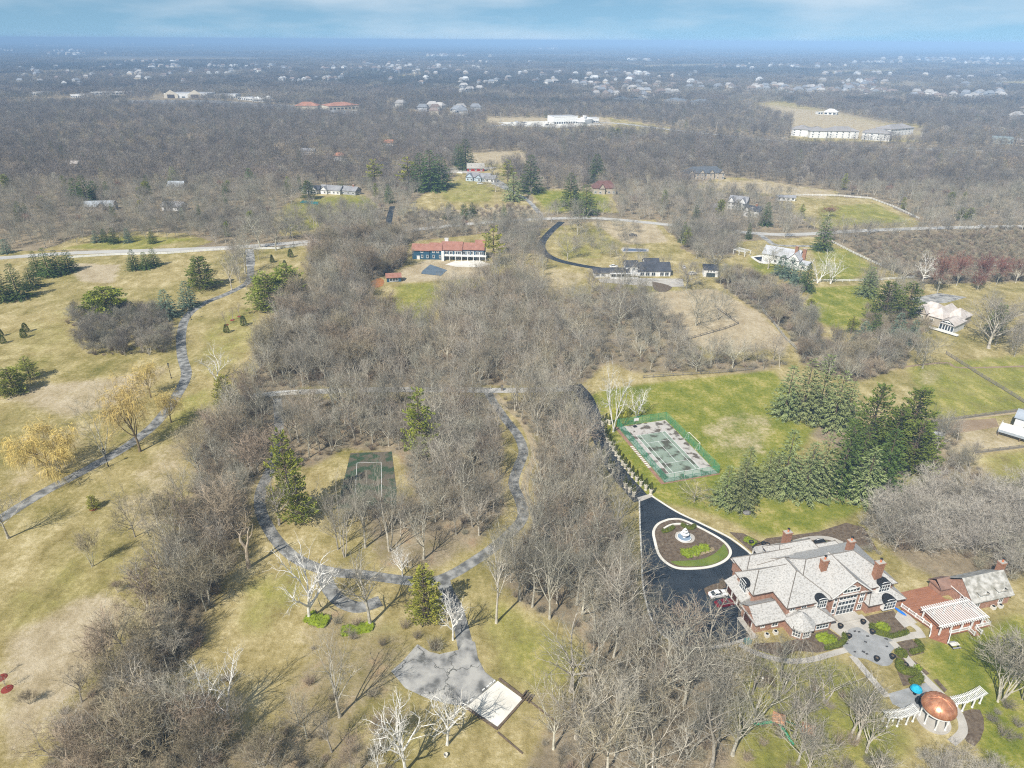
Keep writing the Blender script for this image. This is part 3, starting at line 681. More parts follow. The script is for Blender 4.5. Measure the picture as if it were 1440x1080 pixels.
def pine(seed, H, Rr, lo=.15, n=46, clump=26, top=.55, gap=.0):
    """irregular pine: limbs at uneven heights that each carry tufts of upturned needles"""
    q = random.Random(seed); tr, cr_ = MB(), MB()
    tr.tube([(0, 0, -.2), (q.uniform(-.3, .3), q.uniform(-.3, .3), H * .5), (0, 0, H * .95)], [H * .018, H * .011, H * .003], 6)
    for k in range(n):
        f = (k + q.random()) / n
        if q.random() < gap: continue
        z = H * (lo + (1 - lo) * f * .97); r = Rr * (math.sin(math.pi * (.30 + .70 * f)) ** top) * q.uniform(.6, 1.12) if f < .985 else .5
        az = k * 2.4 + q.uniform(-.5, .5); d = Vector((math.cos(az), math.sin(az), q.uniform(0, .22)))
        tr.tube([(0, 0, z), Vector((0, 0, z)) + d * r * .9], [.05 + .004 * H, .03], 4)
        for j in range(max(2, int(r / .8))):
            t = .35 + .65 * (j + q.random()) / max(2, int(r / .8)); c = Vector((0, 0, z)) + d * r * t + Vector((q.uniform(-.5, .5), q.uniform(-.5, .5), q.uniform(-.1, .35))) * (.5 + r * .16)
            cs = (.75 + .10 * r) * q.uniform(.8, 1.25)
            for _ in range(clump):
                dd = (rv(q) + Vector((d.x * .5, d.y * .5, .55))).normalized()
                leafy(cr_, c + Vector((dd.x * .5, dd.y * .5, dd.z * .22)) * cs * q.uniform(.2, .9), dd, cs * .62, cs * .2, q)
    return tr, cr_


def cone_shrub(seed, H, Rr, n=900, flat=1.0):
    """dense upright evergreen or clipped cone covered in small leaf sprays"""
    q = random.Random(seed); tr, cr_ = MB(), MB(); tr.tube([(0, 0, -.1), (0, 0, H * .8)], [.08 * Rr + .03, .02], 5)
    for _ in range(n):
        f = q.random() ** 1.1; z = H * (.03 + .95 * f); r = Rr * (min(1, f / .18 + .45)) * max(.02, 1 - f) ** (.62 * flat) * q.uniform(.62, 1.06); az = q.uniform(0, 6.283)
        p = Vector((r * math.cos(az), r * math.sin(az), z)); d = (Vector((math.cos(az), math.sin(az), 1.3)) + rv(q) * .5).normalized()
        leafy(cr_, p - d * .1, d, (.16 + .10 * H * .5) * q.uniform(.7, 1.2), (.07 + .035 * H) * q.uniform(.7, 1.2), q)
    return tr, cr_


def bushy(seed, H, Rr, n=260, w=.03, l_=.9):
    """leafless shrub: many stems fanning out of the ground, each splitting into thin twigs"""
    q = random.Random(seed); mb = MB()
    for k in range(n):
        az = q.uniform(0, 6.283); rr = Rr * .35 * q.random(); b = Vector((rr * math.cos(az), rr * math.sin(az), -.05)); az += q.uniform(-.8, .8)
        d = Vector((math.cos(az), math.sin(az), 0)) * q.uniform(.1, Rr / H * 1.05) + Vector((0, 0, 1)); hl = H * q.uniform(.55, 1.0)
        s = d.cross(rv(q)).normalized() * w * .8; e = b + d * hl; m = b + d * hl * .55 + rv(q) * .12
        mb.add([b - s, b + s, m - s * .7, m + s * .7, e], [(0, 1, 3, 2), (2, 3, 4)])
        for j in range(7):
            p = b.lerp(e, q.uniform(.3, 1)); dd = (d.normalized() * .7 + rv(q)).normalized(); s2 = dd.cross(rv(q)).normalized() * w * .5
            mb.add([p - s2, p + s2, p + dd * l_ * q.uniform(.5, 1.2)], [(0, 1, 2)])
    return mb


def fuzz(seed, H, Rr, n=340, w=.16, lo=.25, l_=1.5, trunk=True):
    """leafless crown as seen from afar: limbs fanning into a rounded cloud of thin sprays"""
    q = random.Random(seed); mb = MB(); c = Vector((0, 0, H * (lo + (1 - lo) * .45))); ax = (Rr, Rr, H * (1 - lo) * .55)
    if trunk: mb.tube([(0, 0, -.3), (0, 0, H * .45)], [H * .018, H * .012], 4)
    for k in range(n):
        d = rv(q)
        while d.length > 1 or d.length < .15: d = rv(q)
        d *= q.uniform(.75, 1.0) / max(d.length, .45) if q.random() < .6 else 1
        p = c + Vector((d.x * ax[0], d.y * ax[1], d.z * ax[2])); g = (Vector((d.x, d.y, d.z * .8 + .35)) + rv(q) * .55).normalized(); s = g.cross(rv(q)).normalized() * w * .5 * q.uniform(.6, 1.3)
        mb.add([p - s - g * l_ * .4, p + s - g * l_ * .4, p + g * l_ * q.uniform(.5, 1.0)], [(0, 1, 2)])
    for k in range(9):
        az = k * 2.4; d = Vector((math.cos(az) * Rr * .75, math.sin(az) * Rr * .75, H * q.uniform(.62, .95)))
        mb.tube([(0, 0, H * q.uniform(.2, .45)), d], [H * .007, .04], 3)
    return mb


PROTO = {}


def proto(kind, gen, wm, tm, variants):
    """meshes of each kind of tree, a few variants: list of (trunk mesh, crown mesh, height)"""
    L_ = []
    for i, (h, kw) in enumerate(variants):
        a, b = gen(1000 + hash_(kind) + i * 17, h, **kw)
        L_.append((a.mesh(kind + '_trunk', wm), b.mesh(kind + '_crown', tm), h))
    PROTO[kind] = L_


def hash_(s): return sum(ord(c) * (i + 3) for i, c in enumerate(s)) % 997


proto('forest', grow, bark, twig, [(18, dict(lt=.62, t0=.38, nl=11, ll=.27, up=.32, ang=(35, 55), nb=6, ns=5, nt_=4)), (17, dict(lt=.5, t0=.45, nl=9, ll=.36, up=.34, ang=(25, 45), nb=6, ns=5, nt_=4)),
                                   (16, dict(lt=.42, t0=.5, nl=8, ll=.42, up=.30, ang=(25, 48), nb=6, ns=6, nt_=4)), (19, dict(lt=.66, t0=.42, nl=12, ll=.24, up=.30, ang=(38, 62), nb=6, ns=5, nt_=4)),
                                   (15, dict(lt=.38, t0=.4, nl=9, ll=.45, up=.22, ang=(30, 58), nb=7, ns=5, nt_=4)), (17, dict(lt=.45, t0=.35, nl=9, ll=.40, up=.3, ang=(22, 44), nb=6, ns=5, nt_=4, stems=3)),
                                   (16, dict(lt=.48, t0=.4, nl=10, ll=.36, up=.28, ang=(25, 50), nb=6, ns=5, nt_=4, stems=2)), (18, dict(lt=.5, t0=.5, nl=9, ll=.38, up=.24, ang=(30, 55), nb=6, ns=6, nt_=4))])
proto('spread', grow, bark, twig, [(14, dict(lt=.36, t0=.45, nl=9, ll=.46, up=.18, ang=(35, 68), nb=7, ns=6, nt_=7, tw=.8)), (14, dict(lt=.40, t0=.4, nl=10, ll=.44, up=.2, ang=(35, 65), nb=7, ns=6, nt_=7, tw=.8)),
                                   (13, dict(lt=.3, t0=.5, nl=9, ll=.52, up=.14, ang=(35, 72), nb=7, ns=6, nt_=7, tw=.8)), (14, dict(lt=.5, t0=.3, nl=12, ll=.36, up=.2, ang=(40, 65), nb=7, ns=6, nt_=7, tw=.8))])
proto('vase', grow, bark, twig_warm, [(9, dict(lt=.42, t0=.25, nl=12, ll=.48, up=.35, ang=(15, 38), nb=6, ns=5, nt_=7, stems=4, r0=.16, tw=.8)), (8, dict(lt=.4, t0=.2, nl=14, ll=.46, up=.25, ang=(20, 50), nb=6, ns=5, nt_=7, stems=5, r0=.15, tw=.8))])
proto('white', grow, mat('bark_white', (.86, .84, .79), (.58, .56, .51), scale=1.0), twig_white, [(17, dict(lt=.55, t0=.30, nl=10, ll=.36, up=.28, ang=(28, 55), nb=5, ns=5, nt_=4, tw=.7, tww=.035, r0=.36, wig=.26, thick=1.45)), (16, dict(lt=.4, t0=.35, nl=8, ll=.46, up=.22, ang=(28, 60), nb=6, ns=5, nt_=4, tw=.7, tww=.035, r0=.38, wig=.26, thick=1.45)),
                                            (16, dict(lt=.45, t0=.3, nl=9, ll=.44, up=.3, ang=(20, 45), nb=5, ns=5, nt_=4, stems=2, r0=.36, wig=.26, thick=1.45))])
proto('pale', grow, mat('bark_light', (.56, .52, .43), (.33, .30, .24), scale=1.3, rand=.15), twig, [(18, dict(lt=.45, t0=.4, nl=9, ll=.42, up=.3, ang=(22, 45), nb=6, ns=5, nt_=5, r0=.32)), (18, dict(lt=.36, t0=.35, nl=9, ll=.5, up=.26, ang=(22, 50), nb=6, ns=5, nt_=6, stems=3, r0=.42)),
                                                                                             (19, dict(lt=.62, t0=.4, nl=11, ll=.28, up=.3, ang=(30, 52), nb=6, ns=5, nt_=5, r0=.3)), (17, dict(lt=.4, t0=.4, nl=8, ll=.46, up=.2, ang=(30, 62), nb=6, ns=5, nt_=6, r0=.36))])
proto('willow', grow, mat('bark_willow', (.26, .20, .11), (.16, .12, .07), scale=1.5), twig_gold, [(12, dict(lt=.42, t0=.35, nl=9, ll=.46, up=.14, ang=(30, 60), nb=7, ns=6, nt_=10, droop=.9, tw=2.0, tww=.045)), (14, dict(lt=.5, t0=.35, nl=9, ll=.40, up=.3, ang=(22, 45), nb=6, ns=5, nt_=8, droop=.8, tw=1.8, tww=.04))])
proto('vase_pale', grow, mat('bark_light', (.56, .52, .43), (.33, .30, .24), scale=1.3, rand=.15), twig_pale, [(8, dict(lt=.40, t0=.2, nl=14, ll=.48, up=.28, ang=(18, 50), nb=6, ns=5, nt_=7, stems=5, r0=.17, tw=.8)), (8, dict(lt=.36, t0=.15, nl=14, ll=.55, up=.12, ang=(25, 62), nb=6, ns=5, nt_=7, stems=4, r0=.17, tw=.8))])
proto('redbud', grow, bark, twig_red, [(10, dict(lt=.4, t0=.35, nl=10, ll=.42, up=.25, ang=(30, 60), nb=7, ns=6, nt_=9, tw=.6, tww=.045))])
proto('sapling', grow, mat('bark_sapling', (.42, .37, .33), (.3, .26, .23)), twig_warm, [(4, dict(lt=.75, t0=.35, nl=9, ll=.3, up=.4, ang=(25, 45), nb=3, ns=2, nt_=3, tw=.35, tww=.02, r0=.05))])
proto('spruce_pale', spruce, timber, needle_pale, [(14, dict(Rr=4.0, whorls=26)), (13, dict(Rr=4.3, whorls=24, power=.75)), (15, dict(Rr=3.9, whorls=28, droop=.32))])
proto('spruce_dark', spruce, timber, needle_dark, [(16, dict(Rr=4.2, whorls=28)), (15, dict(Rr=4.6, whorls=26, power=.7)), (17, dict(Rr=4.2, whorls=30, droop=.4))])
proto('spruce_blue', spruce, timber, needle_blue, [(11, dict(Rr=3.3, whorls=22))])
proto('pine', bough_pine, timber, needle_pine, [(15, dict(Rr=4.2, irr=.4)), (16, dict(Rr=4.4, lo=.15, gap=.25, irr=.5)), (14, dict(Rr=5.0, lo=.05, whorls=16, nb=7, power=.45))])
proto('pine_dark', bough_pine, timber, mat('needles_pine_dark', (.17, .21, .036), (.075, .105, .016), scale=.4, rand=.14), [(17, dict(Rr=4.8, whorls=17, nb=7, droop=.15)), (17, dict(Rr=5.2, whorls=15, nb=7, irr=.45, droop=.1))])
proto('pine_gold', bough_pine, timber, needle_gold, [(13, dict(Rr=3.4, whorls=14)), (14, dict(Rr=3.0, lo=.28, whorls=11, nb=5, gap=.3, irr=.5))])
proto('round_pine', pine, timber, needle_pine, [(10, dict(Rr=5.6, lo=.04, n=64, top=.5, clump=24))])
proto('arbor', cone_shrub, timber, mat('needles_arborvitae', (.17, .21, .035), (.085, .115, .02), scale=1.5, rand=.12), [(4, dict(Rr=1.3)), (4.5, dict(Rr=1.6, flat=.7))])

def recolour(kind, new, tm_):
    PROTO[new] = []
    for tm, cm, h in PROTO[kind]: c = cm.copy(); c.materials[0] = tm_; PROTO[new].append((tm, c, h))


recolour('vase', 'vase_grey', twig); recolour('forest', 'forest_warm', twig_warm); recolour('forest', 'forest_pale', mat('twig_light', (.46, .42, .34), (.32, .295, .235), scale=.3, rand=.25)); recolour('forest', 'forest_dark', mat('twig_dark', (.22, .205, .165), (.155, .145, .115), scale=.3, rand=.25))



def tree(name, kind, px, label, cat='tree', top=None, H=None, width=None, v=None, group=None, rz=None, z=0.0, world=None):
    """a tree of its own: Empty > trunk, crown (mesh data shared between trees of one variant)"""
    P = PROTO[kind]; v = rng.randrange(len(P)) if v is None else v % len(P); tm, cm, h0 = P[v]
    X, Y = world if world else at(px[0], px[1])[:2]
    if H is None: H = hgt(px[0], px[1], top)
    k = H / h0; kw = k
    if width:     # crown width in photo pixels
        d = math.hypot(X, Y) ; dist = math.sqrt(X * X + Y * Y + CAM_H ** 2); w0 = max(cm_ext(cm), .1)
        kw = width / FPX * (Y * cp + CAM_H * sp) / w0
        kw = min(max(kw, k * .5), k * 1.9)
    if world: kw = k * rng.uniform(.82, 1.28)
    e = empty(name, (X, Y, z), rng.uniform(0, 6.28) if rz is None else rz, label, cat, group, (kw, kw, k))
    link(bpy.data.objects.new('trunk', tm), e); link(bpy.data.objects.new('crown', cm), e)
    return e


_ext = {}


def cm_ext(me):
    if me.name not in _ext:
        a = np.empty(len(me.vertices) * 3, np.float32); me.vertices.foreach_get('co', a); a = a.reshape(-1, 3)
        _ext[me.name] = float(np.percentile(a[:, 0], 98) - np.percentile(a[:, 0], 2))
    return _ext[me.name]


T = tree
HAND = []            # ground spots of trees placed one by one


def TT(name, kind, px, label, **k):
    HAND.append(at(*px)[:2]); return T(name, kind, px, label, **k)


# open lawn on the left
TT('willow', 'willow', (68, 669), 'golden weeping willow with a wide drooping crown, left of the lawn path', top=598, width=92, v=0)
TT('willow', 'willow', (197, 635), 'tall golden willow with sparse strands, right beside the lawn path', top=535, width=66, v=1)
TT('willow', 'willow', (241, 594), 'small golden willow at the path end, behind the tall golden willow', top=545, width=36, v=1)
TT('willow', 'willow', (212, 559), 'thin yellowish willow furthest up the lawn, left of the path', top=508, width=36, v=1)
TT('bare_tree', 'forest', (148, 640), 'bare brown tree with upswept limbs beside the lamp post on the lawn path', top=532, width=66, v=5)
TT('bare_tree', 'spread', (190, 755), 'lone small bare tree with a rounded crown standing in the dry lawn', top=682, width=56)
TT('bare_tree', 'vase', (130, 797), 'slim vase shaped bare tree alone on the lower lawn', top=745, width=30)
TT('bare_tree', 'forest', (12, 757), 'dark bare tree at the left picture edge beside the lawn path', top=680, width=50, v=1)
TT('bare_tree', 'spread', (232, 775), 'bare tree at the wood edge to the right of the lone round tree', top=700, width=50)
TT('bare_shrub', 'vase', (42, 990), 'small shrub low on the dry lawn with dark twigs', top=968, width=24)
TT('bare_shrub', 'vase', (166, 833), 'low crooked dark shrub on the lower lawn', top=818, width=22)
TT('bare_tree', 'white', (305, 534), 'pale many stemmed bare tree on the lawn left of the strip of woods', top=488, width=46, v=2)
TT('round_pine', 'round_pine', (152, 445), 'wide rounded green pine in the middle of the upper lawn', cat='pine tree', top=405, width=50)
TT('blue_spruce', 'spruce_blue', (237, 446), 'blue green spruce with a pointed top by the thicket on the upper lawn', cat='spruce', top=407, width=30)
TT('blue_spruce', 'spruce_blue', (266, 432), 'grey green spruce beside the path, uphill of the blue green spruce', cat='spruce', top=395, width=27)
TT('pine_tree', 'pine_dark', (286, 405), 'broad dark green pine with layered boughs left of the lawn path', cat='pine tree', top=361, width=46)
TT('pine_tree', 'pine', (381, 433), 'wide green pine at the wood edge right of the path, front one of two', cat='pine tree', top=385, width=50, v=2)
TT('pine_tree', 'pine', (408, 424), 'green pine tucked behind the wide pine at the wood edge', cat='pine tree', top=374, width=42, v=2)
TT('pine_tree', 'pine', (20, 552), 'bushy dark pine near the left picture edge on the dry lawn', cat='pine tree', top=518, width=36, v=2)
TT('pine_tree', 'pine', (43, 533), 'small open pine just behind the bushy dark pine at the left edge', cat='pine tree', top=502, width=26, v=1)
TT('pine_tree', 'pine_gold', (318, 570), 'small yellow green pine against the left side of the woods', cat='pine tree', top=528, width=28, v=0)
TT('pine_sapling', 'pine_gold', (132, 715), 'tiny yellow green pine in a red mulch ring on the lawn', cat='pine tree', top=697, width=15, v=0)
for i, (x, y, tp, w, lb) in enumerate([(5, 423, 374, 26, 'dark spruce cut by the left picture edge'), (27, 420, 370, 30, 'dark spruce second from the left edge in the upper clump'), (46, 405, 376, 26, 'dark spruce at the right end of the clump by the left edge'),
                                       (54, 387, 353, 20, 'leftmost spruce of the row of four below the road'), (70, 389, 348, 24, 'tallest spruce of the row of four below the road'), (84, 386, 352, 22, 'third spruce from the left in the row of four below the road'),
                                       (99, 381, 351, 22, 'right end spruce of the row of four below the road'), (190, 379, 350, 19, 'left one of three dark spruces in front of the white fence'), (206, 378, 354, 19, 'middle one of three dark spruces in front of the white fence'),
                                       (218, 374, 348, 18, 'right one of three dark spruces in front of the white fence')]):
    TT('spruce', 'spruce_dark', (x, y), lb, top=tp, width=w)
for x, y, tp, w, lb in [(37, 467, 454, 12, 'small cone evergreen, upper one of a pair on the left lawn'), (34, 475, 462, 12, 'small cone evergreen, lower one of a pair on the left lawn'), (2, 473, 461, 10, 'small cone evergreen at the left picture edge, upper one'),
                        (5, 483, 471, 11, 'small cone evergreen at the left picture edge, lower one'), (343, 458, 444, 10, 'small dark cone evergreen right of three saplings'), (319, 468, 456, 10, 'small dark cone evergreen below three saplings'),
                        (383, 369, 358, 9, 'small evergreen below the white roadside fence, left of two'), (409, 362, 350, 9, 'small evergreen below the white roadside fence, right of two'), (401, 376, 366, 8, 'tiny evergreen between the fence and the wide pines')]:
    TT('cone_evergreen', 'arbor', (x, y), lb, cat='evergreen', top=tp)
for x, y, tp, lb in [(318, 457, 437, 'leafless sapling in red mulch, left of three by the path'), (327, 450, 432, 'leafless sapling in red mulch, middle of three by the path'), (337, 445, 425, 'leafless sapling in red mulch, right of three by the path'),
                     (10, 969, 945, 'leafless sapling in a large red mulch ring at the lower left'), (2, 953, 930, 'leafless sapling in red mulch cut by the left picture edge')]:
    TT('sapling', 'sapling', (x, y), lb, top=tp, width=11)
    X, Y, _ = at(x, y); o = MB().lathe([(1.15, 0), (1.0, .1), (.2, .22)], 14).build('mulch_ring', red_mulch); o.location = (X, Y, 0); o.rotation_euler.z = rng.uniform(0, 6); o['kind'] = 'structure'
X, Y, _ = at(132, 715); o = MB().lathe([(1.2, 0), (1.0, .1), (.2, .22)], 14).build('mulch_ring', red_mulch); o.location = (X, Y, 0); o['kind'] = 'structure'

# pale and white-barked trees of the middle and foreground
for kind, x, y, tp, w, v, lb in [('white', 435, 870, 768, 88, 1, 'chalk white bare tree with a wide crown in front of the old drive loop'), ('white', 318, 1010, 912, 84, 2, 'white barked bare tree with two trunks at the lower left'),
                                 ('white', 637, 900, 826, 34, 0, 'slim white barked tree behind the round shrub by the parking pad'), ('white', 571, 1085, 985, 60, 0, 'white barked tree in front of the parking pad, left of two'),
                                 ('white', 629, 1047, 964, 50, 0, 'white barked tree in front of the concrete pad corner'), ('white', 532, 1092, 1030, 34, 2, 'small white tree cut by the bottom picture edge'),
                                 ('white', 566, 810, 762, 36, 1, 'small white bare tree beside the top of the old drive loop'), ('white', 862, 607, 498, 44, 2, 'big pale tree with thick bleached limbs behind the urn row'),
                                 ('white', 895, 588, 540, 42, 2, 'white forked tree at the far corner of the tennis court'), ('white', 1150, 398, 352, 38, 2, 'white many stemmed tree by the white paddock fence, left one'),
                                 ('white', 1168, 399, 356, 32, 2, 'white many stemmed tree by the white paddock fence, right one'), ('white', 1297, 396, 355, 32, 1, 'round white barked tree in front of the red maples'),
                                 ('pale', 478, 1008, 898, 78, 3, 'big storm broken grey tree on the open slope left of the parking pad'), ('pale', 698, 876, 735, 44, 2, 'tall pale tree at the edge of the clearing right of the old drive'),
                                 ('pale', 521, 878, 770, 60, 2, 'thin pale dead tree in the triangle of the old drive'), ('pale', 803, 972, 858, 118, 3, 'large spreading grey tree on the olive clearing right of the concrete pad'),
                                 ('pale', 773, 870, 755, 60, 0, 'tall grey tree at the wood edge above the olive clearing'), ('vase_grey', 1405, 985, 888, 100, 0, 'leaning many stemmed grey tree on the green lawn at the lower right'),
                                 ('vase_grey', 1440, 985, 890, 80, 1, 'grey many stemmed tree cut by the right picture edge on the lawn'), ('pale', 485, 783, 655, 64, 1, 'tall many stemmed tree in front of the sunken court, left of three'),
                                 ('pale', 514, 770, 655, 54, 0, 'tall grey tree in front of the sunken court, middle of three'), ('pale', 548, 775, 640, 56, 1, 'tall grey tree in front of the sunken court, right of three'),
                                 ('pale', 596, 786, 700, 60, 3, 'grey tree standing alone on the litter slope right of the sunken court'), ('pale', 393, 738, 655, 64, 3, 'bare tree on the inside of the old drive bend, in front of the tall pine'),
                                 ('spread', 976, 706, 672, 44, 0, 'small grey rounded tree on the lawn below the tennis court'), ('spread', 1297, 518, 464, 56, 1, 'round crowned bare tree alone on the right hand field edge'),
                                 ('spread', 1390, 490, 415, 72, 3, 'wide bare tree right of the tan roofed house'), ('spread', 870, 463, 400, 62, 0, 'bare tree on the straw slope below the ranch house, left of two'),
                                 ('spread', 914, 470, 410, 44, 1, 'bare tree on the straw slope below the ranch house, right of two'), ('spread', 978, 458, 395, 56, 2, 'bare tree in the middle of the straw paddock'),
                                 ('spread', 1009, 450, 398, 36, 0, 'slim bare tree at the upper right corner of the straw paddock'), ('spread', 1002, 385, 332, 50, 1, 'bare tree overhanging the small white garage'),
                                 ('spread', 878, 400, 345, 50, 2, 'bare tree right in front of the ranch house'), ('spread', 965, 405, 360, 44, 3, 'bare tree over the ranch house terrace'),
                                 ('spread', 1080, 378, 335, 40, 0, 'reddish grey tree beside the dark covered pool'), ('spread', 812, 330, 285, 44, 1, 'bare tree on the hill inside the ranch drive curve'),
                                 ('spread', 798, 365, 318, 44, 2, 'bare tree inside the bend of the ranch drive'), ('spread', 408, 335, 300, 36, 3, 'bare tree on the lawn below the teal covered pool'),
                                 ('spread', 410, 287, 255, 34, 0, 'round bare tree left of the teal covered pool'), ('spread', 517, 300, 272, 34, 1, 'bare tree on the bright green yard by the wooded drive'),
                                 ('spread', 697, 270, 238, 34, 2, 'bare tree beside the farmhouse drive'), ('forest', 326, 408, 350, 38, 2, 'tall bare tree left of the lawn path where it climbs to the road'), ('forest', 338, 398, 345, 34, 4, 'bare tree close beside the lawn path, second below the road'), ('forest', 345, 385, 325, 36, 1, 'tallest bare tree at the top of the lawn path'), ('forest', 366, 350, 300, 34, 3, 'bare tree behind the country road at the lawn path gate'),
                                 ('forest', 388, 352, 312, 30, 0, 'bare tree beside the white fence right of the lawn path gate'), ('spread', 693, 248, 222, 40, 3, 'large round bare tree right of the red barn')]:
    TT('bare_tree', kind, (x, y), lb, top=tp, width=w, v=v)
for x, y, tp, w, lb in [(1318, 412, 350, 40, 'reddish budding maple, leftmost of the row by the paddock fence'), (1345, 402, 352, 32, 'reddish budding maple, second of the row by the paddock fence'), (1375, 406, 352, 34, 'reddish budding maple, third of the row by the paddock fence'),
                        (1401, 400, 356, 30, 'reddish budding maple, fourth of the row by the paddock fence'), (1428, 398, 358, 30, 'reddish budding maple at the right end of the row by the fence'), (1374, 408, 382, 24, 'low reddish maple in front of the red maple row'),
                        (1165, 305, 288, 22, 'rusty orange tree behind the country road')]:
    TT('red_maple', 'redbud', (x, y), lb, top=tp, width=w)

